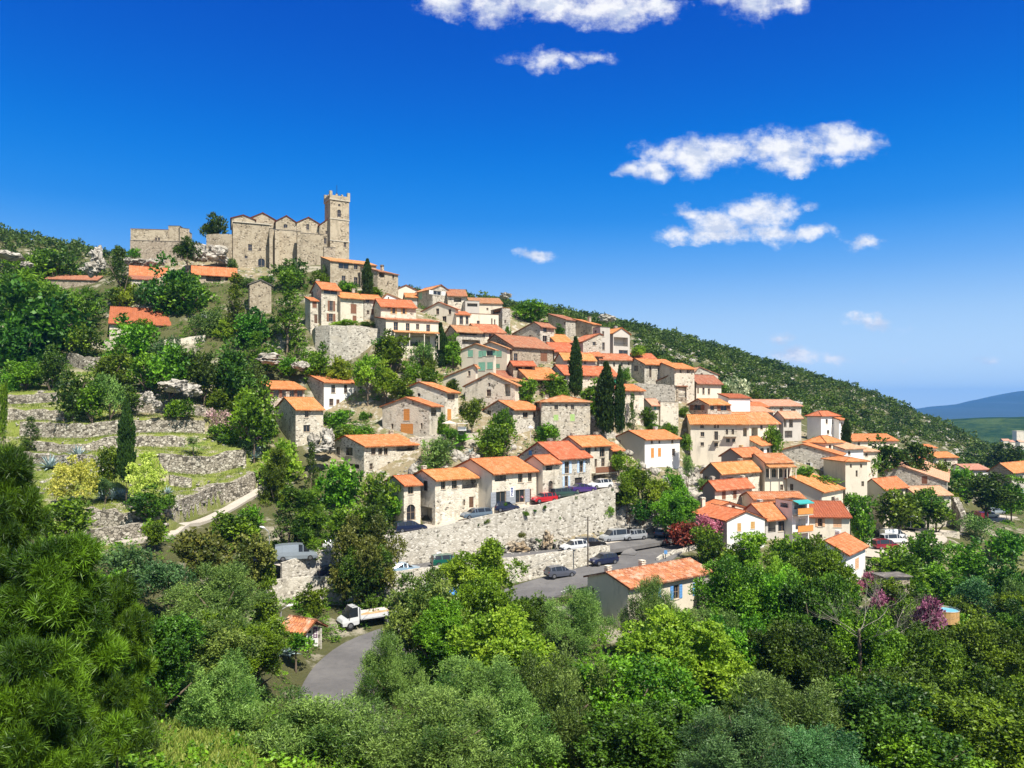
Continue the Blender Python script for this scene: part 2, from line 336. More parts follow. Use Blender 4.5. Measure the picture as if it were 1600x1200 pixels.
# ------------------------------------------------------------------ the houses, measured in the photograph: edges, base, eaves, ridge, distance, turn
HS = [
# upper village, left
('stone_house','long stone house with dark upper windows below the bell tower',507,516,588,447,408,402,178,32,'S','ch','od','529 410.5 545 420 w;553 412.5 559 421 w;534 430.5 540 441 w;553 433 559 444 w',{'b':7}),
('stone_house','round-fronted stone house with chimney on the skyline beside the church house',586,590,622,452,424,417,177,52,'S','ch','br','592 426 601 433 l;613 428 616 436 w;605 442 607 446 w',{'b':6,'ch':[(597,414)]}),
('stone_house','tall narrow stone house with brown shutters and orange hip roof under the church',486,502,531,506,451,441,158,36,'G','sp','or','506 451.5 527 460 w;515 470 520.5 486 w:brown;514 490 520.5 502.5 w:brown;486.5 455 489.5 464 c:brown',{'ch':[(496,438)]}),
('stone_house','small annex with brown doors left of the tall shuttered house',478,485,497,507,470,465,156,36,'S','sp','or','488 471 495 481 c:brown;491 491 496 505 d',{'b':3}),
('stone_house','low pale stone house with closed brown shutters and slim white chimney',None,532,568,506,465,457,159,30,'G','sp','or','548 475 557 490 c:brown;551 493 557 504 c:brown',{'b':8,'ch':[(552,451)]}),
('stone_house','recessed stone house with an iron balcony between two shuttered houses',None,569,595,506,467,461,163,22,'G','sg','or','572 467.5 577 473 w;573 485 577 491 w;580 483 593 492 c:brown',{'b':7}),
('rendered_house','cream house with ochre shutters and long orange roof',581,595,650,506,479,468,156,20,'G','sp','or','613 480.5 617.5 490 w:ochre;629 481 633 490.5 w:ochre',{}),
('rendered_house','white gabled house with one tiny attic window behind ochre shutters',None,594,630,485,470,457,168,20,'F','wh','od','606 464 608 467 w',{'b':8,'fp':.3}),
('rendered_house','pale flat-fronted house with balcony roof of orange tiles above the garden trees',577,603,685,548,499.5,496,150,24,'S','cr','od','615 503 622 517.5 w;634 505 640 517.5 w;650 506 655 514.5 w;666 507 672 520 w;641 525 672 541 l',{'b':9,'lw':'sg','aw':(612,683,521)}),
('ruined_chapel','small roofless stone gable standing among pines below the church',None,390,424,486,444,437.5,165,22,'F','ch','gy','',{'b':5}),
('rendered_house','white gable on the skyline right of the round-fronted house',None,617,652,475,453,446,190,14,'F','cr','od','',{'b':8}),
('stone_house','small orange-roofed lean-to beside the green-shuttered skyline house',None,634,652,478,464,459,184,14,'G','gr','or','',{'b':5}),
('stone_house','skyline stone house with pale green shutter and white picture window',651,676,702,487,452,446,180,40,'F','sg','od','654 455 659.5 468 c:green;677 454.5 689.5 461 w:white',{}),
('stone_house','stone house with a wide dark terrace opening on the skyline',None,700,729,487,462,453,180,10,'G','sp','br','709 465 721 472 l',{'b':8}),
('rendered_house','small flat-roofed grey annex with white balcony under the skyline',None,727,749,489,470,468,177,12,'T','gr','gy','730 474 746 479 l',{'b':6}),
('rendered_house','long cream house with sloping roof line above the red terrace',None,735,785,490,474,466,182,8,'S','cr','br','760 481 763 485 w',{'b':8}),
('stone_house','narrow stone house with an orange terrace at the end of the skyline row',767,785,797,528,481,479,176,30,'T','sg','or','770 484 782 490 l;788 500 791 505 w',{}),
('rendered_house','cream gabled house with grey door windows facing the valley',660,712,716,510,483,473,168,62,'G','cr','od','681 482 686 491 w;700.5 483 705 491 w;691 494 697.5 507 w',{'rp':.5}),
('rendered_house','narrow cream house with two tall dark door windows',None,713,735,511,492,487,167,15,'S','cr','or','718 493 723.5 506.5 w;727.5 493.5 732 506.5 w',{'b':6}),
('rendered_house','flat cream house with rounded parapet and one small window',None,734,779,517,490,489,170,18,'T','cr','br','745 501 749.5 507 w;767.5 497.5 769.5 510 w;772 499 774 510 w',{'b':8}),
('stone_house','brown-roofed house with two stacked open loggias',696,713,752,545,518,509,158,28,'G','sg','br','717 519 745 523.5 l;722 531 750 538 l',{}),
('stone_house','orange-roofed house with tall dark windows beside stacked loggias',None,749,789,545,519,507,162,22,'G','sp','od','754 520 758 527 w;764 519.5 768 530 w;778 521 782 533 w',{'b':11}),
('stone_house','square grey stone house with blind side wall left of the high tree',800,844,866,548,510,504,172,46,'G','sg','br','849 510 854.5 519 w;848 524.5 855 534 w',{'rp':.2}),
# upper village, right
('stone_house','grey stone house with white side wall under the wooded ridge',856,884,906,532,500,491,185,40,'S','sg','br','881 503 885 507 w',{'lw':'sg'}),
('stone_house','stone house with short orange roof and chimney near the ridge',895,925,938,530,507,499,183,40,'S','ch','or','',{'ch':[(931,495)]}),
('rendered_house','tall grey flat-topped house with two narrow dark openings',926,938,953,557,511,509,172,34,'T','gr','gy','941 517.5 944 526 w;941 535 945 547 w;929 516 932 520 w',{}),
('stone_house','gabled stone house with one square window in front of the flat-topped tower house',888,911,940,556,534,522,168,30,'F','sg','od','926 534 931 540 w',{'fp':.9}),
('stone_house','low house with orange roof right of the square grey house',None,868,894,560,535,523,172,20,'G','sd','or','872 537 877 542 w',{'b':9}),
('balcony_house','house with yellow-lit wooden balcony and orange gable roof at the village edge',952,958,984,560,521,513,176,30,'F','gr','or','959 527 981 541 l;967 547 981 555 w',{'b':7,'ch':[(962,502)]}),
('stone_house','low orange-roofed house left of the tall single cypress',None,866,900,562,549,536,165,18,'G','sg','or','874 551 879 556 w',{'b':9}),
('stone_house','grey house with long orange eaves behind the tall single cypress',868,880,930,578,561,552,160,24,'G','gr','or','886 564 890 569 w;912 564 916 569 w',{}),
('stone_house','low orange-roofed house between cypress and balcony house',None,908,942,575,556,547,166,18,'G','sd','or','915 558 919 563 w',{'b':8}),
('rendered_house','long pale house with four small openings under a thin orange roof',None,936,990,586,562,553,167,18,'G','sp','od','945 567 949 573 w;958 566 961 573 w;970 566 973 573 w;981 566 984 571 w',{'b':8}),
('stone_house','small house with orange lean-to roof right of the balcony house',None,992,1024,570,560,553,182,12,'G','sd','or','1000 561 1018 566 l',{'b':6}),
('stone_house','stone-gabled house with orange roof and green door by the cypress trees',857,880,965,606,584,571,153,32,'G','sp','or','909 585 913 590 w;922 585 925 590 w;945 588 949 595 w;960 592 964 602 c:dgreen',{}),
('stone_house','pale house with small orange roof directly behind the twin cypresses',None,957,1006,652,610,601,148,25,'G','sp','or','985 628 990 640 d;975 615 979 621 w',{'b':8}),
('stone_house','long stone house with blind gable above the walled garden',978,1007,1054,606,569,561,166,30,'G','sg','or','990.5 571 997 580 w;1014.5 572 1018 590 w;1027.5 575 1030 580 w;1038 573 1041 578 w',{}),
('stone_house','narrow orange-roofed house at the end of the long stone house',None,1054,1085,594,576,568,163,24,'G','sp','or','1062 578 1065 583 w;1073 578 1076 583 w',{'b':9}),
('stone_house','stone gable with sloping top above the cream flowering tree',None,1086,1122,602,581,574,176,14,'F','sg','pi','1095 583 1098 588 w;1105 585 1108 590 w',{'b':7,'fp':.2}),
('stone_house','low stone shed with brown roof behind the garden wall',1021,1055,1067,606,595,588,164,42,'G','sg','br','',{'rp':.3}),
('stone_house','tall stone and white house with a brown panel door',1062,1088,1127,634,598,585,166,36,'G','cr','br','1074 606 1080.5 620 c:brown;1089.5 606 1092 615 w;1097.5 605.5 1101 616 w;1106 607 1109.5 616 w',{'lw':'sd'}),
('balcony_house','narrow house with dark wooden balcony left of the brown panel door',None,1057,1073,634,604,601,163,20,'S','sd','br','1060 606 1072 621 l',{'b':5}),
('stone_house','small ruined cottage with pinkish roof and teal shutter',1001,1016,1031,660,632,624,152,36,'G','sp','pi','1022 632.5 1025.5 640 c:teal',{}),
('stone_house','roofless pale plaster wall house beside the teal-shuttered cottage',None,1032,1060,662,628,626,153,20,'T','sp','gy','',{'b':5}),
('stone_house','stone house with many brown door windows and orange hip roof',1076,1106,1139,664,632,624,157,36,'G','sg','or','1084 632.5 1095 641 w:brown;1110 633 1116 641 w;1126 633 1136 642 w:brown;1085 650 1096 658 w',{}),
('rendered_house','bright white house without windows above the white-fronted row',1122,1138,1172,655,622,616,166,32,'S','pk','rd','',{}),
('stone_house','long grey stone house with red door at the back right of the village',1178,1187,1252,658,634,625,188,24,'G','sg','pi','1218 637 1223 644 c:brown;1236 639 1243 645 w',{'b':8,'ch':[(1238,625)]}),
('stone_house','small orange-roofed house wedged beside the bright white house',None,1172,1200,660,636,629,180,15,'G','sd','or','',{'b':7}),
('stone_house','grey house with pinkish sheet roof left of the square white house',None,1168,1208,664,644,636,172,18,'G','sg','pi','1180 648 1184 654 w',{'b':9}),
('stone_house','narrow grey stone house with lattice balcony left of the square white house',1208,1224,1252,690,652,642,168,30,'G','gr','pi','1222 655 1229 668 l;1233 655 1239 668 l;1226 673 1238 684 l',{}),
('stone_house','orange-roofed house with pale front behind the big cream house',1110,1150,1217,692,662,645,160,34,'G','cr','od','1188 664 1192 671 w;1200 664 1204 671 w;1163 668 1169 682 w;1174 668 1184 684 l',{'ch':[(1140,641)]}),
('rendered_house','large cream three-storey house with iron balconies on a rock ledge',None,1079,1171,737,663,649,150,-8,'G','cr','or','1094 663.5 1100 669 w;1115.5 664 1119 669 w;1120.5 664 1123.5 669 w;1094.5 675 1100.5 682 w;1116 674 1122 687.5 w;1094.5 691 1100 697 w;1116 692 1122 698 w;1134 670.5 1137.5 679 w;1143 670.5 1147 679 w;1134.5 685 1140.5 691 w;1144 685 1149 691 w;1161 669 1167 682 l',{'b':13,'ch':[(1140,645)],'balc':[(1114,1124,688),(1131,1151,681)]}),
('rendered_house','square white house with orange hip roof at the right edge of the village',1261,1283,1311,692,651,641,172,36,'H','wh','or','1290 655 1293.5 662 w;1300 655 1303.5 662 w;1292 672 1296 678 w',{}),
('rendered_house','slim white extension with an orange roof right of the square white house',None,1311,1321,692,656,651,173,20,'G','wh','or','1314 660 1317 666 w',{'b':7}),
# middle left
('stone_house','small stone house with timber window band above the shrub garden',389,423,476,645,608,596,138,33,'G','st','or','427 609 436 621 w:brown;440 609 448 621 w;452 609 460 621 w:brown;464 609 473 621 w',{'ch':[(376,594)]}),
('stone_house','tall stone tower house with an orange roof below the timber-windowed house',430,462,505,694,640,622,129,36,'G','st','or','476 641 482 652.5 w;474 664 484.5 675 w',{'ch':[(438,612)]}),
('stone_house','whitewashed stone house with five dark openings and wide orange roof',467,506,557,643,598,581,142,38,'G','wh','or','517.5 601 524 614 w;537.5 601 542.5 614 w;514.5 623 521 634 w;525.5 624 530.5 640 d;542 624 547.5 634.5 w',{'lw':'st','rp':.9,'ch':[(548,582)]}),
('ruined_wall','crumbling white stone ruin beside the whitewashed house',None,558,577,632,597,594,145,22,'T','sp','gy','562 604 566 614 w',{'b':3}),
('stone_house','long low stone house with corner loggia above the pine trees',512,569,652,742,698,682,120,42,'G','st','or','525.5 698 531 711 w;540 699 551 712 w;545 725 561 732 l;580 700 587 711 w;591 700 597.5 711 w;600 700 606 711 w;619.5 695 648 705 l;577.5 724 582.5 734 w;605.5 722 610 731 w;628 722 632 730 w',{'ch':[(611,676)]}),
('stone_house','gabled stone house with orange double doors on its terrace',597.5,671,689,682,635,622,130,62,'G','sp','or','630.5 639 640 657 c:orange;626 662 645.5 678 c:orange;611 662 614.5 670 w;657 661 660 670 w;673.5 638 682 650 l',{}),
('stone_house','gabled stone house with a round attic hole behind the orange-doored house',615,696,716,668,613,598,137,62,'G','sp','or','652 614 657 620 r;699 615.5 711 625 w;699 639 705 657 c:orange',{'ch':[(637,596)]}),
('rendered_house','plain house with steep one-sided roof and grey shutter',683,743,746,624,573,571,147,62,'G','cr','od','707 582.5 710 587.5 w;731 579.5 735 587.5 w;706 591 712 602 c:grey',{'rp':.02,'b':14}),
('stone_house','broad stone gable with open corner balcony in the village centre',727,805,811,637,602,584,141,62,'G','sp','od','762.5 598 766 604 w;760 608.5 767 619 w;788 600 797.5 619 l',{}),
('rendered_house','narrow whitewashed house attached to the broad stone gable',None,806,824,634,597,593,144,15,'S','wh','od','814.5 604 816.5 609 w;814.5 613 816.5 618 w',{'b':7}),
('rendered_house','cream gabled house with pale green shutters and glazed porch',721,771,775,590,547,538,152,60,'G','cr','od','731 547 739 557.5 c:green;747.5 548 754 558 c:green;760 547.5 770 556 w:green;747.5 566 758 579 c:green;761 566 770 576.5 c:green',{'rp':.55}),
('rendered_house','second green-shuttered gable behind the glazed porch',745,792,797,592,545,535,156,60,'G','cr','br','775 548 784 557.5 c:green;775 568.5 781 575 c:green',{'rp':.55}),
('stone_house','large brown-roofed stone house with wooden balcony window',794,801,864,592,541,523,157,42,'G','sd','br','844.5 551 855 565 c:brown;803 552 809 564 w;847.5 571 855 579 w',{'b':11,'ch':[(830,524)]}),
('stone_house','low shed with short orange roof and one white post',None,802,836,585,571,565,152,15,'G','sd','or','806 573 816 578 l;820 573 832 578 l',{'b':4}),
('stone_house','stone house with a very wide orange roof and two dark doors in the centre',None,825,876,614,592,575,148,22,'G','sd','or','840 595 848 607 d;830 596 834 601 w',{'b':11}),
('stone_house','dark-roofed low house squeezed left of the wide orange roof',765,776,822,606,592,580,150,24,'G','sd','br','790 594 796 600 w',{'b':9}),
('stone_house','low stone house with orange roof beside the banana plant',757,802,843,680,640,627,136,44,'G','sg','or','761 641 767 650 w;817 644 825 653 w;833 643 837 652 w',{}),
('stone_house','square stone house with two closed lime shutters and overhanging roof',None,846,922,692,629,620,138,4,'H','st','od','866 632 872 640 w;883 631 887 637 w;892 632 897 640 w;865 648 872.5 657 c:lime;891 647 898 658 c:lime;893 668 895 671 w;901 668 903 671 w',{'b':10,'ch':[(854,617)]}),
# the row above the retaining wall
('stone_house','small arched-door house at the left end of the roadside row',602,631,657,816,758.5,745,107,36,'G','sp','or','637.5 759 646 772 w;635.5 788 649 813 a',{}),
('stone_house','roadside house with covered roof terrace and open garage',641,680,748,816,750.5,736,107.5,40,'G','sp','or','661 751 668 767 w;657 792 675 815 l;689 750 696 765 w;706 750 714 764 w;722 748 746 763 l;724 781 727 790 w;733 776 740 793 d',{'ch':[(652,728)]}),
('stone_house','big orange-roofed roadside house with blue-grey french windows and shop banner',705,769,838,796,740.5,718.5,110,41,'G','sp','or','773 742 791 752 l;809.5 740 816.5 754 w;825 738.5 831 752.5 w;775 768 790.5 791 w:grey;805.5 765 820 785.5 w:grey;826 764 830 781 d',{'lw':'cr','ch':[(716,712)]}),
('stone_house','low recessed roadside house with red-rimmed arched door',820,848,874,776,724.5,713,115,40,'G','sp','or','853 726 863 735 l;857 751 863.5 771 a',{'lw':'cr'}),
('stone_house','roadside house with pale blue shutters and dark garage',812,871,922,773,716.5,692.5,118,43,'G','sg','or','826 702.5 831 711 c:sblue;882 721 889 740 w:blue;905 720 911 738 w:blue;882 744 887.5 760 w:blue;898 746 910 763 g',{'ch':[(859,690)]}),
('stone_house','three-storey roadside house with brown balcony at the end of the row',871,907,955,765,697,683,124,40,'G','sp','or','914.5 698 923 710 w;929 698 932.5 705 w;937 697 945 714 w;929 717 933 730 w;939.5 716 945 729 w;927 742 951 753 g',{'ch':[(895,682),(931,677)],'balc':[(924,958,738)]}),
('garden_shed','open timber porch with orange roof right of the brown balcony house',None,956,973,728,704,693,128,30,'G','sd','or','958 706 971 717 l',{'b':6}),
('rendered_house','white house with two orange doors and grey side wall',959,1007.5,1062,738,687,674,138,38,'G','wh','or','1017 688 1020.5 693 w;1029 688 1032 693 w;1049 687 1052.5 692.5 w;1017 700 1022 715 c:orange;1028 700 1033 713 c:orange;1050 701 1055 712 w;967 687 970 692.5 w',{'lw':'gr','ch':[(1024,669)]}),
# lower right cluster
('stone_house','small white-fronted house with two-part orange roof and chimney',1140,1186,1206,728,696,684,150,52,'G','wh','or','1188 700 1194 708 w;1198 700 1203 708 w',{'ch':[(1162,678)],'lw':'sg'}),
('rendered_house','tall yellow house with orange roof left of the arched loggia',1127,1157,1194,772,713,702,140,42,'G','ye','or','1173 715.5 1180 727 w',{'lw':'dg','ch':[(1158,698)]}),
('arcade_house','house with white arched loggia on the upper floor',None,1195,1237,768,723,710,138,12,'G','cr','od','1197 732 1203 746 w;1206 732 1213 746 a;1216 732 1223 746 a;1226 732 1233 746 a;1219 757 1224 766 w',{'b':7,'aw':(1194,1237,729)}),
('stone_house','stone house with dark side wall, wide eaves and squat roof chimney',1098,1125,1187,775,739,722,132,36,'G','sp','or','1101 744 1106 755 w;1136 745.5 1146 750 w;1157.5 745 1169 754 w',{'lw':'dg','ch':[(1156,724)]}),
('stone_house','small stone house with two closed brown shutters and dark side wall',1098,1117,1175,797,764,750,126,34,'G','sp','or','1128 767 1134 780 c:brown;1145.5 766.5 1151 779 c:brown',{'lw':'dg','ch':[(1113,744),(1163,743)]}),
('stone_house','big grey stone gable house with white shutters',1220,1312,1318,748,712,695,150,62,'G','sg','or','1259.5 723 1266 732.5 w:white;1241 722.5 1247 730 w:white',{'rp':.62}),
('rendered_house','cream house with hipped orange roof above the big grey gable',1257,1290,1317,716,693,681,158,40,'H','cr','or','1295 695 1299 703 w;1306 695 1310 703 w',{}),
('rendered_house','pinkish-roofed house right of the cream hipped house',None,1318,1349,722,702,692,158,28,'G','wh','pi','1325 705 1329 711 w',{'b':10}),
('rendered_house','low house with pink roof at the back right above the slim tower house',None,1345,1371,722,706,699,164,24,'G','cr','pi','1352 708 1356 713 w',{'b':8}),
('rendered_house','slim cream tower house with small orange hip roof',None,1321,1355,774,722,714,142,6,'H','cr','or','1328 725 1331 731 w;1337 735 1340 745 w;1344 725 1347 731 w;1346 752 1350 760 w',{'b':8}),
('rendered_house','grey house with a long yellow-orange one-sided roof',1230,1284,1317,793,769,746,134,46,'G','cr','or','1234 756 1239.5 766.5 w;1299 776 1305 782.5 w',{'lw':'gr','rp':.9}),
('rendered_house','low pale house with a strip of worn tiles beside the teal awning',None,1177,1257,802,780,770,124,4,'G','cr','od','1190 784 1194 789 w',{'b':5}),
('balcony_house','white balcony house with teal awning and orange balconies',1212,1238,1264,838,783,781,117,26,'T','wh','or','1241 786 1259 795 l;1243 811 1259 827 l;1219 786 1232 793 l;1217 812 1222 825 w',{'aw2':(1219,1262,781),'balc':[(1239,1263,803),(1239,1263,830)]}),
('rendered_house','cream gable with two little attic windows behind the white gable house',1083,1105,1174,822,800,786,120,22,'F','cr','or','1128 789 1134 794 w;1143 789 1149 794 w',{'fp':.5,'ch':[(1095,777)]}),
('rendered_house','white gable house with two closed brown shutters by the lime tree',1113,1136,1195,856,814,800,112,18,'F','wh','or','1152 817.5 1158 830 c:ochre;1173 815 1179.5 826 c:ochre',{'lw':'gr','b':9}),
('rendered_house','orange-roofed house with glazed grey front beside the white gable house',1154,1196,1235,845,811,785,116,32,'G','gr','or','1200 815 1212 832 l;1216 814 1230 830 w',{'ch':[(1187,797)]}),
('rendered_house','cream house with peach shutters and broad red roof',None,1265,1328,860,807,784,120,-4,'G','cr','rd','1278 810 1285 823 w:peach;1302 809 1315 824 c:peach;1275 835 1285 841 w;1304 835 1312 845 w',{'b':9,'ch':[(1308,786)]}),
('rendered_house','low white house with orange roof below the peach-shuttered house',1256,1322,1352,908,866,846,106,50,'G','wh','or','1336 872 1342 889 c:peach',{'ch':[(1309,840)]}),
('rendered_house','cream house with mottled tile roof and blue shutters below the hairpin road',918,981,1110,992,918,896,86,36,'G','cr','hr','924 918 928 926 w;937.5 966 947.5 985 d;1052 914 1061 936 w:sblue;1087 909 1096 929 w:sblue;1020 919 1028 939 w:sblue',{'lw':'cr','ch':[(935,886),(1003,884)]}),
('stone_shed','low stone outbuilding with weathered grey roof beside the blue-shuttered house',None,1112,1166,955,924,900,90,20,'G','sg','gy','',{'b':9}),
# far right
('stone_house','long stone gable house with wooden shutter above the car park garden',1364,1479,1485,795,753,729,165,60,'G','sg','pi','1440 744 1449 756 c:brown;1390 752 1394 757 w',{'rp':.6}),
('rendered_house','small house with orange roof hidden by climbing vines',1345,1380,1417,792,764,747,155,38,'G','cr','or','1384 768 1390 776 w;1405 767 1411 776 w',{}),
('stone_house','low outbuilding with pink tiled roof and a tall stone pillar wall',None,1432,1486,806,774,761,158,10,'G','sp','pi','1455 780 1475 794 l',{'b':7}),
('rendered_house','long low orange-roofed house alone at the foot of the wooded hill',None,1331,1402,702,689,679,200,12,'G','cr','or','1340 691 1344 696 w;1380 690 1384 695 w',{'b':9}),
('rendered_house','little white house half hidden by trees on the hill foot',None,1450,1463,722,700,695,222,10,'G','wh','or','',{'b':7}),
('rendered_house','orange-roofed house with stone front on the hill foot',None,1463,1496,736,715,707,214,12,'G','sp','or','1475 718 1479 724 w',{'b':8}),
('rendered_house','orange roof peeping out of dark trees at the hill foot',None,1417,1444,728,717,707,208,12,'G','cr','or','',{'b':7}),
('rendered_house','far small house with flat pinkish roof left of the blue-doored house',None,1511,1545,742,734,726,210,10,'G','wh','pi','',{'b':8}),
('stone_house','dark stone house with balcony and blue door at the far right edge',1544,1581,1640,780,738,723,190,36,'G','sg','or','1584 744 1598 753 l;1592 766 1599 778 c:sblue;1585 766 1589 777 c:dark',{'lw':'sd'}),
('stone_shed','long low wall-like barn with a thin brown roof left of the hill rock',None,72,152,452,436,430,190,10,'S','sd','br','',{'b':4}),
('stone_house','long low house with orange roof below the ruined fortress',196,203,262,445,430,415,180,26,'G','sp','or','206 432 210 438 w;225 432 229 438 w',{'b':8}),
('stone_house','open-sided house with long orange roof in front of the church rock',None,300,370,445,428,416,178,22,'G','sd','or','322 430 345 440 l;352 430 366 440 l',{'b':8}),
('stone_house','stone house with brown roof line under the long orange-roofed house',None,200,242,468,436,431,172,22,'S','sg','br','226 447 232 462 d;208 442 212 448 w',{'b':6}),
('stone_house','stone farmhouse with big plain red roof and vine-shaded glass door',150,171,288,530,504,480,160,24,'G','sp','rd','251 509 262 522 w;266 509 284 522 w',{'b':12}),
]
# ------------------------------------------------------------------ terrain
GC = [(560,1000,80),(530,1085,65),(460,905,93),(625,890,97),(700,878,100),(895,858,108),(990,850,110),(960,838,114),(940,880,104),(875,905,97),(800,940,90),
(640,828,105),(745,805,109),(850,782,114),(930,762,119),(920,1000,83),(600,745,120),(600,690,129),(740,690,130),(885,695,138),(400,690,131),(560,570,152),(500,560,154),(560,600,146),(640,600,148),(690,640,140),
(560,508,158),(620,545,152),(700,590,155),(430,433,185),(515,412,190),(370,433,185),(405,433,183),(390,440,177),(450,440,180),(640,480,186),(790,500,182),(700,540,160),(860,505,190),(930,525,185),(984,560,182),(1060,592,176),(1130,625,174),(1150,652,170),(1290,694,168),
(1080,738,149),(1010,745,136),(1040,742,137),(1062,742,139),(1060,800,124),(1130,850,115),(1200,850,115),(1290,858,122),(1350,910,112),(1400,850,145),(1440,820,155),(1400,815,160),(1480,800,165),(1560,782,190),(1540,808,178),(1350,800,142),
(350,1190,33),(100,1200,30),(800,1300,30),(1200,1330,34),(1600,1300,40),(1400,1200,55),(1550,1020,90),(1300,1100,64),(1000,1110,60),(800,1100,60),(620,1100,58),(400,1100,50),(200,1000,56),(100,940,66),(260,900,78),(0,900,62),(0,1000,48),
(330,900,84),(250,850,88),(700,940,88),(700,1000,76),(1100,1000,82),(1200,960,94),(1430,900,130),(1500,860,145),(1500,950,112),(1600,930,116),
(600,1150,48),(1000,1200,44),(1450,1080,74),(1600,1100,66),
(190,850,89),(300,810,101),(400,762,117),(200,705,113),(100,650,128),(250,800,99),(330,660,131),(0,600,140),(60,700,116),(0,720,112),(60,780,98),(350,620,140),(230,600,141),(330,740,118),(300,690,124),(380,700,124),(120,760,104),(0,780,97),
(230,522,162),(100,500,175),(0,530,158),(300,500,166),(360,560,152),(440,560,152),(440,500,166),(380,470,172),(0,450,225),(100,440,215),(250,412,197),(330,408,192),(200,450,180),
(0,376,330),(60,380,322),(110,388,315),(170,400,300),(300,440,235),(450,460,235),(600,470,240),(900,494,400),(700,462,340),(800,478,370),(1000,515,410),(1100,540,420),(1200,570,430),(1300,600,430),(1350,616,430),(1400,634,420),(1450,654,400),(1500,680,380),(1550,708,355),(1600,728,340),
(900,515,270),(1000,535,280),(1100,580,260),(1200,620,250),(1300,658,240),(1400,692,250),(1500,728,240),(1600,775,225),(1700,830,220),(1700,760,330),(760,480,240),(1320,700,180),(1420,735,190),(1600,830,160),(1700,950,110),(1700,1150,60)]
WC = [(0,-30,-2),(0,-12,-1.8),(0,0,-1.75),(30,0,-4),(-30,0,-2),(0,12,-7.5),(-20,15,-7),(22,18,-9),(60,25,-14),(-60,30,-6),(-70,60,-10),(-110,100,0),(-130,140,12),(-160,180,30),(-260,200,60),(-250,320,95),
      (-60,560,40),(60,540,44),(150,560,20),(240,540,-20),(330,430,-55),(420,360,-60),(300,250,-45),(200,120,-34),(160,70,-30),(450,600,-75),(0,700,20),(-300,600,60),(600,500,-75),(500,200,-60),(-200,60,10)]
def tps_fit(P3, lam):
    n = len(P3); X = P3[:, :2] / 100; z = P3[:, 2]
    d = np.hypot(X[:, None, 0] - X[None, :, 0], X[:, None, 1] - X[None, :, 1])
    K = np.where(d > 0, d * d * np.log(np.maximum(d, 1e-9)), 0) + lam * np.eye(n)
    A = np.zeros((n + 3, n + 3)); A[:n, :n] = K; A[:n, n] = 1; A[:n, n+1:] = X; A[n, :n] = 1; A[n+1:, :n] = X.T
    return X, np.linalg.solve(A, np.concatenate([z, np.zeros(3)]))
pts3 = [tuple(pt(*g)) for g in GC] + WC
for h in HS:
    (nm, lb, xl, xc, xr, yb, ye, yr, Y, th, typ, wl, rf, wins, op) = h
    p = pt(xc, yb, Y); pts3.append((p.x, p.y, p.z - .3))
P3 = np.array(pts3)
# drop points too near one another (average them)
keep = []
for p in P3:
    for q in keep:
        if math.hypot(p[0]-q[0], p[1]-q[1]) < 2.5: q += (p - q) * .5; break
    else: keep.append(p.copy())
TX, TW = tps_fit(np.array(keep), .004)
def tps(x, y):
    sh = x.shape; X = np.stack([x.ravel(), y.ravel()], 1) / 100; out = np.empty(len(X))
    for i in range(0, len(X), 20000):
        q = X[i:i+20000]; d2 = (q[:, None, 0] - TX[None, :, 0])**2 + (q[:, None, 1] - TX[None, :, 1])**2
        out[i:i+20000] = (.5 * d2 * np.log(np.maximum(d2, 1e-12))) @ TW[:-3] + TW[-3] + q @ TW[-2:]
    return out.reshape(sh)
ROADS = {
 'lower': ([(330,925,84),(430,906,92),(520,901,94.5),(620,893,97.5),(720,880,101),(810,870,104),(900,858,108.5),(960,850,112),(1010,842,116),(1060,834,121),(1090,828,126)], 6.2),
 'hairpin': ([(1040,850,116),(1022,862,110),(1000,876,104.5),(950,889,100),(900,903,97.5),(850,918,94),(780,943,89),(690,972,84),(600,1003,79),(555,1037,72.5),(535,1080,65),(530,1120,60.5),(540,1200,52)], 7.2),
 'upper': ([(420,880,92),(480,862,96),(540,848,100),(600,836,103),(660,826,106),(727,811,109.5),(790,798,112),(850,784,115.5),(905,771,118.5),(955,760,121.5),(985,755,124)], 5.6),
 'park': ([(1345,868,132),(1400,850,144),(1430,838,150),(1400,822,158),(1440,822,158)], 11),
 'park2': ([(1515,812,176),(1560,804,180)], 9),
 'track': ([(1385,812,161),(1440,826,156),(1500,832,154)], 3.5),
}
def densify(poly, step=1.5):
    W = [pt(*p) for p in poly]; out = []
    # Catmull-Rom through the points
    for i in range(len(W) - 1):
        p0 = W[max(i-1, 0)]; p1 = W[i]; p2 = W[i+1]; p3 = W[min(i+2, len(W)-1)]
        n = max(2, int((p2 - p1).length / step))
        for k in range(n):
            t = k / n
            out.append(.5 * ((2*p1) + (p2-p0)*t + (2*p0 - 5*p1 + 4*p2 - p3)*t*t + (3*p1 - p0 - 3*p2 + p3)*t**3))
    out.append(W[-1]); return out
RD = {k: (densify(v[0]), v[1]) for k, v in ROADS.items()}
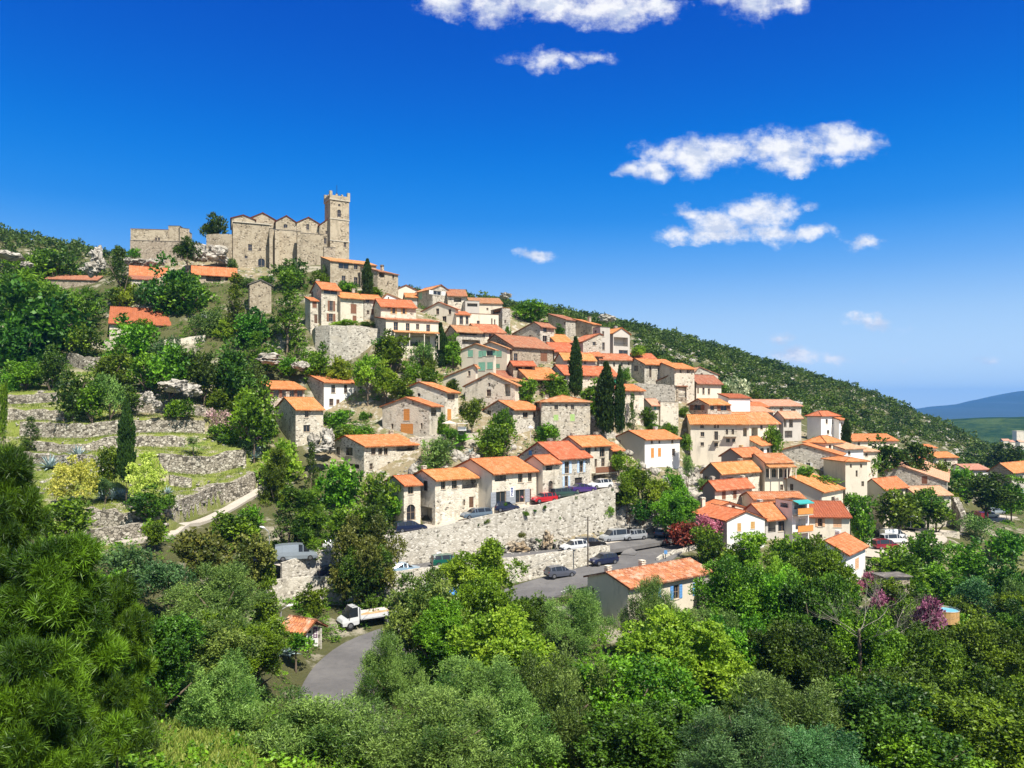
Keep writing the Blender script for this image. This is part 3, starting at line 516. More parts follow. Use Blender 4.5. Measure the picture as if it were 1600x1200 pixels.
# stepped terraces: (list of (px, py of wall base), wall height)
TER = [([(0,598),(60,596),(85,600)],1.0),([(0,625),(90,622)],1.2),([(0,648),(100,652)],1.3),([(30,672),(130,676),(230,668),(320,668)],1.6),
       ([(40,700),(120,705),(195,692),(290,692)],1.1),([(20,715),(100,722),(170,718)],.9),([(205,640),(300,642),(330,652)],1.1),([(250,725),(330,728),(385,716)],1.9),
       ([(265,752),(300,758)],1.0),([(255,812),(300,792),(350,772),(400,756)],2.1),([(135,812),(190,820),(250,822)],1.8),([(130,842),(190,838),(232,832)],1.3),([(210,592),(260,606),(300,612)],1.0)]
NU, NY = 420, 820
US = np.linspace(-1.25, 1.25, NU); YS = np.concatenate([[3, 6, 9], np.geomspace(12, 640, NY - 3)])
UU, VV = np.meshgrid(US, YS)
GX = UU * VV; GY = VV.copy(); GZ = tps(GX, GY)
def bil(A, x, y):
    x = np.atleast_1d(np.asarray(x, float)); y = np.atleast_1d(np.asarray(y, float))
    v = np.interp(y, YS, np.arange(NY)); u = np.interp(x / np.maximum(y, 3), US, np.arange(NU))
    i = np.clip(v.astype(int), 0, NY-2); j = np.clip(u.astype(int), 0, NU-2); fv = v - i; fu = u - j
    return (A[i, j]*(1-fv)*(1-fu) + A[i+1, j]*fv*(1-fu) + A[i, j+1]*(1-fv)*fu + A[i+1, j+1]*fv*fu)
YM = np.geomspace(6, 600, 2600)
def hit(px, py, A=None, ymin=6):
    A = GZ if A is None else A
    ym = YM[YM >= ymin]
    zr = (HY - py) / F * ym; zt = bil(A, (px - CX) / F * ym, ym)
    k = np.nonzero(zt >= zr)[0]
    if len(k) == 0: return None
    k = k[0]
    if k == 0: return float(ym[0])
    a = zr[k-1] - zt[k-1]; b = zt[k] - zr[k]; f = a / max(a + b, 1e-9)
    return float(ym[k-1] + (ym[k] - ym[k-1]) * f)
def ground(x, y): return float(bil(GZ, x, y)[0])
def seg_dist(PL, X, Y):
    """distance and nearest height and side to a polyline of Vectors"""
    best = np.full(X.shape, 1e9); bz = np.zeros(X.shape); side = np.zeros(X.shape)
    for a, b in zip(PL, PL[1:]):
        dx, dy = b.x - a.x, b.y - a.y; L2 = dx*dx + dy*dy + 1e-9
        t = np.clip(((X - a.x)*dx + (Y - a.y)*dy) / L2, 0, 1)
        d = np.hypot(X - a.x - t*dx, Y - a.y - t*dy); k = d < best
        best = np.where(k, d, best); bz = np.where(k, a.z + (b.z - a.z)*t, bz)
        side = np.where(k, np.sign(dx*(Y - a.y) - dy*(X - a.x)), side)
    return best, bz, side
GZ0 = GZ.copy()
TWALLS = []
for poly, hgt_ in TER:
    hgt_ *= 1.45
    W = []
    for (px, py) in poly:
        Y = hit(px, py, GZ0) or 120
        W.append(Vector(((px-CX)/F*Y, Y, 0)))
    L = []
    for a, b in zip(W, W[1:]):
        n = max(2, int((b - a).length / 1.2))
        L += [a.lerp(b, k / n) for k in range(n)]
    L.append(W[-1])
    for p in L: p.z = float(bil(GZ0, p.x, p.y)[0])
    d, bz, sd = seg_dist([p + Vector((0, .75 if hgt_ < 3 else 1.3, 0)) for p in L], GX, GY)
    GZ += sd * hgt_ * .5 * np.clip(1 - d / 4.5, 0, 1) * (d < 4.5)
    TWALLS.append((L, hgt_))
# roads and yards are cut level into the slope
for k in ('upper', 'lower', 'hairpin', 'park', 'park2', 'track'):
    L, wd = RD[k]
    d, bz, sd = seg_dist(L, GX, GY)
    hw = wd / 2
    if k in ('lower', 'upper'):                       # a wall holds the downhill side: fill only to the wall, cut on the uphill side
        f = np.clip(1 - (d - hw - .4) / 2.2, 0, 1)
        f = np.where((sd < 0), (d < hw - 1.0) * 1.0, f)
    else: f = np.clip(1 - (d - hw - .8) / 2.5, 0, 1)
    GZ = GZ * (1 - f) + (bz - .22) * f
    if k in ('lower', 'upper'):                       # below the wall the slope starts at its foot
        dr = 5.2 if k == 'upper' else 3.4
        f2 = np.where((sd < 0) & (d >= hw - 1.0), np.clip(1 - (d - hw - 1.2) / 3.0, 0, 1), 0)
        GZ = np.where(f2 > 0, np.minimum(GZ, GZ * (1 - f2) + (bz - dr) * f2), GZ)
def poly_mask(poly, PX, PY):
    ins = np.zeros(PX.shape, bool); n = len(poly)
    for i in range(n):
        x1, y1 = poly[i]; x2, y2 = poly[(i+1) % n]
        c = ((y1 > PY) != (y2 > PY)) & (PX < (x2-x1)*(PY-y1)/((y2-y1) + 1e-9) + x1)
        ins ^= c
    return ins
PXg = CX + F * UU; PYg = HY - F * GZ / VV
def world_mask(poly, Y0, Y1): return poly_mask(poly, PXg, PYg) & (GY > Y0) & (GY < Y1)
grassm = np.zeros(GX.shape)
lawn = [(0,575),(200,580),(420,600),(420,760),(180,860),(120,870),(0,760)]
grassm[world_mask(lawn, 80, 175)] = 1
grassm[world_mask([(200,1140),(480,1140),(480,1210),(200,1210)], 20, 60)] = .8
grassm[world_mask([(1480,860),(1600,860),(1600,1020),(1480,1020)], 80, 150)] = .6
barem = np.zeros(GX.shape)
for pl, y0, y1 in (([(470,690),(520,600),(640,560),(1000,560),(1330,640),(1360,800),(1200,860),(1000,800),(640,800),(560,780)], 100, 200), ([(440,500),(800,440),(1130,560),(1150,640),(700,600)], 130, 205),
                   ([(760,800),(960,800),(960,850),(740,870)], 100, 125), ([(200,390),(420,390),(420,440),(190,440)], 170, 215),
                   ([(940,760),(1060,800),(1060,840),(960,840)], 105, 130), ([(200,590),(330,590),(330,660),(200,650)], 125, 160)):
    barem[world_mask(pl, y0, y1)] = 1
def blur(A, n):
    for _ in range(n): A = (A + np.roll(A, 1, 0) + np.roll(A, -1, 0) + np.roll(A, 1, 1) + np.roll(A, -1, 1)) / 5
    return A
grassm = blur(grassm, 4); barem = blur(barem, 4)
ids = (np.arange(NY)[:, None] * NU + np.arange(NU)[None, :])
q = np.stack([ids[:-1, :-1], ids[:-1, 1:], ids[1:, 1:], ids[1:, :-1]], -1).reshape(-1, 4)
me = np_mesh('terrain', np.stack([GX, GY, GZ], -1).reshape(-1, 3), q)
for nm, A in (('grass', grassm), ('bare', barem)):
    a = me.attributes.new(nm, 'FLOAT', 'POINT'); a.data.foreach_set('value', A.ravel().astype(np.float32))
me.polygons.foreach_set('use_smooth', [True] * len(me.polygons))
m, t, b, o = mat('hillside_ground')
v = t.add('ShaderNodeTexCoord').outputs['Object']
ga = t.add('ShaderNodeAttribute', attribute_name='grass').outputs['Fac']; ba = t.add('ShaderNodeAttribute', attribute_name='bare').outputs['Fac']
base = t.mix(t.noise(v, .3, 6, .7), (.06, .085, .02), (.15, .13, .07))
base = t.mix(t.ramp(t.noise(v, .12, 6, .7), (.52, .62, 0, .8)), base, (.42, .38, .3))
gr = t.mix(t.noise(v, .5, 6, .7), (.1, .17, .02), (.3, .31, .08)); gr = t.mix(t.ramp(t.noise(v, .33, 6, .75), (.5, .62, 0, .85)), gr, (.46, .4, .31))
br_ = t.mix(t.noise(v, .5, 6, .75), (.36, .3, .2), (.2, .16, .08)); br_ = t.mix(t.ramp(t.noise(v, .22, 5, .7), (.5, .6, 0, .6)), br_, (.13, .16, .05)); br_ = t.mix(t.ramp(t.noise(v, .8, 6, .7), (.5, .66, 0, .9)), br_, (.54, .5, .43))
c = t.mix(ga, base, gr); c = t.mix(ba, c, br_)
t.lk(c, b.inputs['Base Color']); b.inputs['Roughness'].default_value = 1; b.inputs['Specular IOR Level'].default_value = .1
bump(t, b, t.noise(v, 1.2, 7, .75), 1.0, .5)
setp(link('hillside_ground', me, m), kind='structure')
# a wide plain under everything, reaching the horizon, and the ground behind the photographer
mb = MB(); mb.face([(-30000,-3000,-92),(30000,-3000,-92),(30000,30000,-92),(-30000,30000,-92)])
m2, t, b, o = mat('valley_floor'); v = t.add('ShaderNodeTexCoord').outputs['Object']
c = t.mix(t.noise(v, .004, 8, .7), (.05, .1, .03), (.16, .17, .07)); t.lk(c, b.inputs['Base Color']); b.inputs['Roughness'].default_value = 1
setp(mb.obj('valley_ground', m2), kind='structure')

# ------------------------------------------------------------------ roads
def ribbon(name, L, wd, mt, dz=0.0, kind='structure', off=0.0, i0=0, i1=None):
    mb = MB(); L = L[i0:i1]; A = []
    for i, p in enumerate(L):
        d = (L[min(i+1, len(L)-1)] - L[max(i-1, 0)]); d.z = 0; d.normalize(); n = Vector((-d.y, d.x, 0))
        A.append((p + n * (off + wd/2) + Vector((0, 0, dz)), p + n * (off - wd/2) + Vector((0, 0, dz))))
    for (a, b_), (c_, d_) in zip(A, A[1:]): mb.face([b_, d_, c_, a])
    for (a, b_), (c_, d_) in zip(A, A[1:]):
        z = Vector((0, 0, .5)); mb.face([d_, b_, b_ - z, d_ - z]); mb.face([a, c_, c_ - z, a - z])
    return setp(mb.obj(name, mt), kind=kind)
ribbon('lower_road', RD['lower'][0], RD['lower'][1], M['asph'])
ribbon('hairpin_road', RD['hairpin'][0], RD['hairpin'][1], M['asph'], .012)
ribbon('upper_road', RD['upper'][0], RD['upper'][1], M['grav'])
ribbon('car_park', RD['park'][0], RD['park'][1], M['grav'])
ribbon('far_car_park', RD['park2'][0], RD['park2'][1], M['grav'])
ribbon('garden_track', RD['track'][0], RD['track'][1], M['grav'], .02)
M['paint'] = plain('road_paint', (.62, .61, .58), .8)
for k_ in range(8, 30, 3): ribbon('edge_line', RD['hairpin'][0], .12, M['paint'], .02, off=2.9, i0=k_, i1=k_+2)
# paved shoulder at the junction
mb = MB(); q4 = [pt(930, 843, 113.5), pt(1010, 838, 117.5), pt(1030, 830, 121), pt(960, 836, 118)]
jz = min(p.z for p in q4)
mb.face([pt(940,852,111.5)+Vector((0,0,.03)), pt(1040,846,115)+Vector((0,0,.03)), pt(1075,832,122)+Vector((0,0,.03)), pt(955,836,116.5)+Vector((0,0,.03))])
setp(mb.obj('parking_pavement', M['grav']), kind='structure')
# concrete path at the foot of the terraces
PL = densify([(185,853,88.5),(230,838,92),(280,818,97.5),(330,797,103.5),(380,774,112.5),(415,757,118.5)], 1.0)
for p in PL: p.z = (float(bil(GZ0, p.x, p.y)[0]) + ground(p.x, p.y) + ground(p.x+.6, p.y-.6)) / 3 + .22
ribbon('footpath', PL, 1.7, M['grav'])

# ------------------------------------------------------------------ walls that hold roads and terraces
def wall_strip(name, label, L, top, bot, th_, mt, group=None, cat='wall', seed=1, rough=.08, parent=None):
    """L: points along the face, top/bot: heights; thickness goes behind (left of the direction of travel)"""
    rnd = random.Random(seed); mb = MB(); o0 = L[0].copy(); A = []
    for i, p in enumerate(L):
        d = (L[min(i+1, len(L)-1)] - L[max(i-1, 0)]); d.z = 0; d.normalize(); n = Vector((-d.y, d.x, 0))
        t_ = top[i] + rnd.uniform(-rough, rough); q = p - o0; q.z = 0
        A.append((Vector((q.x, q.y, bot[i] - o0.z)) - n * .0, Vector((q.x, q.y, t_ - o0.z)) + n * .12, Vector((q.x, q.y, t_ - o0.z + rnd.uniform(-rough, rough)*.5)) + n * th_, Vector((q.x, q.y, bot[i] - o0.z)) + n * th_))
    for a, b_ in zip(A, A[1:]):
        for k in range(4): mb.face([a[k], b_[k], b_[(k+1) % 4], a[(k+1) % 4]])
    mb.face(list(A[0])); mb.face(list(A[-1])[::-1])
    o = mb.obj(name, mt, parent); o.location = o0
    return setp(o, label, cat, group)
def offset_line(L, off, step=1):
    out = []
    for i in range(0, len(L), step):
        d = (L[min(i+1, len(L)-1)] - L[max(i-1, 0)]); d.z = 0; d.normalize(); out.append(L[i] + Vector((d.y, -d.x, 0)) * off)
    return out
def roadz(x, y):
    z = ground(x, y)
    for k, (L, wd) in RD.items():
        d, bz, sd = seg_dist(L, np.array([x]), np.array([y]))
        if d[0] < wd / 2 + .3: z = max(z, float(bz[0]))
    return z
Lu = offset_line(RD['upper'][0], RD['upper'][1]/2 + .15, 1)
Lu = [p for p in Lu if CX + F*p.x/p.y < 974]
wall_strip('retaining_wall', 'high pale stone retaining wall under the roadside row of parked cars', Lu, [p.z + .42 for p in Lu], [p.z - 8.5 for p in Lu], .45, M['rw'], seed=3, rough=.05)
Ll = offset_line(RD['lower'][0], RD['lower'][1]/2 + .12, 1)
iend = next(i for i, p in enumerate(Ll) if CX + F*p.x/p.y > 968)
Ll = Ll[:iend]
wall_strip('retaining_wall', 'long lower stone wall between the lower road and the hairpin road', Ll, [p.z + .7 for p in Ll], [p.z - 6.5 for p in Ll], .45, M['rw'], seed=4, rough=.05)
def px_wall(name, label, P, h, th_, mt, group=None, seed=1, rough=.12, cat='wall', step=1.0, gb=True):
    """P: (px, py of the top, distance)"""
    W = [pt(*p) for p in P]; L = []; T_ = []
    for a, b_ in zip(W, W[1:]):
        n = max(1, int((b_ - a).length / step)); L += [a.lerp(b_, k / n) for k in range(n)]
    L.append(W[-1])
    return wall_strip(name, label, [Vector(p) for p in L], [p.z for p in L], [min(p.z - h, ground(p.x, p.y) - 1) if gb else p.z - h for p in L], th_, mt, group, cat, seed, rough)
px_wall('retaining_wall', 'curved stone bastion wall carrying the terrace below the tall shuttered house', [(484,520,157),(492,510,154),(515,508,152),(545,508,152),(575,511,153),(603,514,155)], 8, .6, M['sg'], seed=5)
px_wall('stone_wall', 'broken stone wall climbing beside the square lime-shuttered house', [(922,652,143),(935,660,142),(955,672,143),(975,681,144),(998,682,146)], 4, .6, M['sg'], seed=6, rough=.25)
px_wall('retaining_wall', 'tall garden retaining wall under the long blind-gabled house', [(989,599,161),(1020,599,160),(1055,602,159)], 5, .5, M['sg'], seed=7)
px_wall('garden_wall', 'low stone terrace wall in front of the orange-doored house', [(640,683,127),(690,679,127),(750,676,129)], 2.5, .4, M['st'], seed=8)
px_wall('garden_wall', 'old stone wall stub above the whitewashed house', [(427,574,156),(460,577,154),(490,575,153)], 3, .4, M['sg'], seed=9)
px_wall('garden_wall', 'small pale wall with one window opening above the timber-windowed house', [(409,573,153),(427,570,152)], 4, .4, M['sp'], seed=10)
px_wall('parapet_wall', 'short pale stone parapet inside the hairpin bend', [(1030,872,104.3),(1044,864,106.5),(1062,858,109.5),(1088,853,112.5),(1110,856,112),(1130,872,107)], 4.5, .45, M['rw'], seed=11)
px_wall('stone_wall', 'rough stone wall behind the flatbed truck', [(500,968,85),(530,955,88.5),(560,950,90),(600,952,90)], 4, .5, M['dry'], seed=12, rough=.2)
px_wall('stone_wall', 'weathered stone wall with railing below the big cream house', [(1067,738,142),(1080,735,141),(1100,733,141)], 9, .5, M['sg'], seed=13)
px_wall('stone_wall', 'crumbling stone wall around the vine-covered garden by the car park', [(1487,775,162),(1494,790,158),(1500,802,156)], 5, 1.2, M['dry'], seed=14, rough=.3)
px_wall('stone_wall', 'low stone wall along the garden track', [(1430,830,152),(1460,834,150),(1500,832,150)], 2, .4, M['st'], seed=15)
px_wall('stone_wall', 'pale stone wall in front of the vine-shaded farmhouse', [(120,531,158),(170,533,156),(230,538,155),(262,530,156),(320,524,157)], 5, .5, M['sp'], seed=16)
px_wall('stone_wall', 'tall rubble wall with gaps below the young tree of the farmhouse', [(103,552,150),(130,556,148),(155,560,148)], 5, .6, M['dry'], seed=17, rough=.3)
px_wall('stone_wall', 'stone block wall joining the fortress ruin to the church', [(322,366,192),(340,365,191),(361,366,190)], 10, .8, M['ch'], seed=18, rough=.05)
px_wall('stone_wall', 'half-ruined stone wall on the rock beneath the church tree', [(300,378,194),(312,380,194),(324,384,193)], 7, .8, M['sg'], seed=19, rough=.3)
NT_ = ['uppermost', 'second highest', 'third highest', 'broad rubble', 'fourth low', 'short leftmost', 'short wall under the boulders as', 'curved wall by the small palm as', 'small wall above the lawn corner as',
       'tall wall beside the footpath as', 'wall under the white agaves as', 'lowest', 'short wall below the dark thicket as']
lab = ['highest dry stone terrace wall on the left slope', 'second dry stone terrace wall below the top meadow', 'third dry stone terrace wall left of the round bushes',
       'broad rubble terrace wall across the middle of the left slope', 'dry stone terrace wall just above the pale agaves', 'short dry stone terrace wall at the left edge above the pine',
       'dry stone terrace wall under the grey boulders', 'dry stone terrace wall behind the small palm', 'tiny dry stone wall between the two little lawns',
       'tallest dry stone terrace wall directly beside the footpath', 'dry stone terrace wall under the row of blue agaves', 'lowest curved dry stone wall at the foot of the terraces', 'short dry stone wall below the dark thicket']
for i, (L, hh) in enumerate(TWALLS):
    z0 = [float(bil(GZ0, p.x, p.y)[0]) for p in L]
    wall_strip('terrace_wall', lab[i], L, [z + hh * .5 + .15 for z in z0], [z - hh * .5 - 1.0 for z in z0], 1.3 if hh < 3 else 1.9, M['dry'], 'dry stone walls of the left terraces', seed=30 + i, rough=.22)
# ------------------------------------------------------------------ house builder
def clip_line(poly, f):
    """keep the part of polygon [(s,z)] where z <= f(s)"""
    out = []; n = len(poly)
    for i in range(n):
        a, b_ = poly[i], poly[(i+1) % n]; ga = f(a[0]) - a[1]; gb = f(b_[0]) - b_[1]
        if ga >= -1e-6: out.append(a)
        if (ga > 1e-6 and gb < -1e-6) or (ga < -1e-6 and gb > 1e-6):
            k = ga / (ga - gb); out.append((a[0] + (b_[0]-a[0])*k, a[1] + (b_[1]-a[1])*k))
    return out
def wall_face(mb, L, top, holes, zb, mp, depth=.2):
    def tf(s):
        for (s0, z0), (s1, z1) in zip(top, top[1:]):
            if s <= s1 + 1e-9: return z0 + (z1 - z0) * (s - s0) / max(s1 - s0, 1e-9)
        return top[-1][1]
    S = sorted(set([0, L] + [h[i] for h in holes for i in (0, 1)] + [s for s, z in top if 0 < s < L]))
    Z = sorted(set([zb] + [h[i] for h in holes for i in (2, 3)] + [max(z for s, z in top)]))
    for s0, s1 in zip(S, S[1:]):
        if s1 - s0 < 1e-5: continue
        for z0, z1 in zip(Z, Z[1:]):
            if z1 - z0 < 1e-5: continue
            cs, cz = (s0+s1)/2, (z0+z1)/2
            if any(h[0] < cs < h[1] and h[2] < cz < h[3] for h in holes): continue
            ta, tb = tf(s0 + 1e-7), tf(s1 - 1e-7)
            p = clip_line([(s0,z0),(s1,z0),(s1,z1),(s0,z1)], lambda s: ta + (tb - ta)*(s - s0)/(s1 - s0))
            if len(p) >= 3: mb.face([mp(s, z, 0) for s, z in p])
    for h in holes:
        a, b_, c, d = h[:4]; D = h[4]
        for q in ([(a,c,0),(a,c,D),(a,d,D),(a,d,0)], [(b_,c,0),(b_,d,0),(b_,d,D),(b_,c,D)], [(a,d,0),(a,d,D),(b_,d,D),(b_,d,0)], [(a,c,0),(b_,c,0),(b_,c,D),(a,c,D)]):
            mb.face([mp(*x) for x in q])
        if h[5] == 'l': mb.face([mp(a,c,D), mp(b_,c,D), mp(b_,d,D), mp(a,d,D)])
        if h[5] in 'ar':
            r = (b_-a)/2; cz = d - r; n = 6
            for sx, x0 in ((-1, a), (1, b_)):
                arc = [((a+b_)/2 + sx*r*math.cos(k*math.pi/2/n), cz + r*math.sin(k*math.pi/2/n)) for k in range(n+1)]
                for u, v_ in zip(arc, arc[1:]): mb.face([mp(x0, d, 0), mp(u[0], u[1], 0), mp(v_[0], v_[1], 0)]); mb.face([mp(u[0],u[1],0), mp(v_[0],v_[1],0), mp(v_[0],v_[1],.3), mp(u[0],u[1],.3)])
def roof_profile(prof, q0, q1, axis, o0, o1, oq, th_, name, mt, parent, M_, corr=True):
    """prof: [(p,z)...] across the ridge; o0,o1 overhang at the ends; extruded q0-oq .. q1+oq"""
    P_ = [list(p) for p in prof]
    if o0:
        s = (P_[1][1]-P_[0][1])/max(P_[1][0]-P_[0][0], .01); P_[0] = [P_[0][0]-o0, P_[0][1]-o0*s]
    if o1:
        s = (P_[-1][1]-P_[-2][1])/max(P_[-1][0]-P_[-2][0], .01); P_[-1] = [P_[-1][0]+o1, P_[-1][1]+o1*s]
    mb = MB(); a, b_ = q0-oq, q1+oq; dist = [0]
    for u, v_ in zip(P_, P_[1:]): dist.append(dist[-1] + math.hypot(v_[0]-u[0], v_[1]-u[1]))
    mp = (lambda q, p, z: (q, p, z)) if axis == 'y' else (lambda q, p, z: (p, q, z))
    n = max(2, int((b_-a)/.4)) * 4 if corr else 1
    qs = [a + (b_-a)*i/n for i in range(n+1)]
    wv_ = [(  .075 * abs(math.cos(math.pi * i / 4)) if corr else 0) for i in range(n+1)]
    for k in range(len(P_)-1):
        p0, p1 = P_[k], P_[k+1]
        for i in range(n):
            f = [mp(qs[i], p0[0], p0[1]+th_+wv_[i]), mp(qs[i+1], p0[0], p0[1]+th_+wv_[i+1]), mp(qs[i+1], p1[0], p1[1]+th_+wv_[i+1]), mp(qs[i], p1[0], p1[1]+th_+wv_[i])]
            uv = [(qs[i], dist[k]), (qs[i+1], dist[k]), (qs[i+1], dist[k+1]), (qs[i], dist[k+1])]
            mb.face(f if axis == 'y' else f[::-1], uv if axis == 'y' else uv[::-1])
        f = [mp(a, p0[0], p0[1]+.01), mp(a, p1[0], p1[1]+.01), mp(b_, p1[0], p1[1]+.01), mp(b_, p0[0], p0[1]+.01)]
        mb.face(f if axis == 'y' else f[::-1])
        for q_ in (a, b_):
            mb.face([mp(q_, p0[0], p0[1]+.01), mp(q_, p1[0], p1[1]+.01), mp(q_, p1[0], p1[1]+th_), mp(q_, p0[0], p0[1]+th_)])
    for e in (0, -1):
        p = P_[e]
        for i in range(n): mb.face([mp(qs[i], p[0], p[1]+.01), mp(qs[i+1], p[0], p[1]+.01), mp(qs[i+1], p[0], p[1]+th_+wv_[i+1]), mp(qs[i], p[0], p[1]+th_+wv_[i])])
    # ridge cap row
    if len(P_) == 3:
        p = P_[1]; mb.tube([mp(a-.02, p[0], p[1]+th_+.01), mp(b_+.02, p[0], p[1]+th_+.01)], .11, 6)
    return mb.obj(name, mt, parent, M_)
def opening(root, M_, mp, h, kind, colr):
    a, b_, c, d = h[:4]; w_ = b_-a; hh = d-c; fb = min(.07, .14*w_)
    bx = lambda mb, s0, s1, z0, z1, d0, d1: mb.box((s0, z0, d0), (s1, z1, d1), mp)
    if kind in 'war':
        mb = MB(); D0, D1 = .13, .18
        for q_ in ((a, b_, c, c+fb), (a, b_, d-fb, d), (a, a+fb, c+fb, d-fb), (b_-fb, b_, c+fb, d-fb), ((a+b_)/2-fb*.4, (a+b_)/2+fb*.4, c+fb, d-fb)): bx(mb, q_[0], q_[1], q_[2], q_[3], D0, D1)
        if hh > 1.3 * w_: bx(mb, a+fb, b_-fb, c+hh*.5-fb*.3, c+hh*.5+fb*.3, D0+.003, D1-.003)
        wn_ = mb.obj('window', M['frame'] if colr != 'white' else M['c_white'], root, M_)
        mb = MB(); mb.face([mp(a, c, .165), mp(b_, c, .165), mp(b_, d, .165), mp(a, d, .165)]); mb.obj('pane', M['glass'], wn_)
        if w_ > .55 and kind == 'w': mb = MB(); bx(mb, a-.08, b_+.08, c-.09, c-.003, -.07, .06); mb.obj('sill', M['sill'], wn_)
        if colr:
            sw = w_*.52
            for s0 in (a-sw-.02, b_+.02):
                mb = MB(); bx(mb, s0, s0+sw, c, d, -.05, -.012)
                for k in range(5): bx(mb, s0+.04, s0+sw-.04, c+hh*(k+.25)/5, c+hh*(k+.75)/5, -.07, -.05)
                mb.obj('shutter', M['c_'+colr], wn_)
        return wn_
    if kind == 'c':
        mb = MB(); bx(mb, a, (a+b_)/2-.012, c, d, .02, .06); bx(mb, (a+b_)/2+.012, b_, c, d, .02, .06)
        for k in range(6): bx(mb, a+.04, b_-.04, c+hh*(k+.3)/6, c+hh*(k+.7)/6, 0.0, .02)
        o = mb.obj('window_shutter' if colr not in ('teal',) else 'door', M['c_'+(colr or 'brown')], root, M_)
        mb = MB(); bx(mb, a-.06, b_+.06, c-.08, c-.003, -.05, .05); mb.obj('sill', M['sill'], o); return o
    if kind == 'd':
        mb = MB(); bx(mb, a, b_, c, d, .1, .16)
        for k in range(3): bx(mb, a+.08, b_-.08, c+hh*(k+.15)/3, c+hh*(k+.85)/3, .08, .1)
        o = mb.obj('door', M['wood'], root, M_); mb = MB(); bx(mb, b_-.16, b_-.1, c+hh*.45, c+hh*.52, .04, .08); mb.obj('handle', M['iron'], o); return o
    if kind == 'g':
        mb = MB(); bx(mb, a, b_, c, d, .25, .3)
        for k in range(6): bx(mb, a+.04, b_-.04, c+hh*(k+.1)/6, c+hh*(k+.9)/6, .235, .25)
        return mb.obj('garage_door', M['c_dark'], root, M_)
    if kind == 'l' and hh < 2.6 and w_ > 1.2:
        mb = MB(); bx(mb, a, b_, c+hh*.34, c+hh*.34+.05, .05, .1); bx(mb, a, b_, c+.03, c+.07, .05, .1)
        n = max(3, int(w_/.25))
        for k in range(n+1): s = a + w_*k/n; bx(mb, s-.012, s+.012, c+.07, c+hh*.34, .065, .085)
        return mb.obj('railing', M['iron'], root, M_)
LAND = []
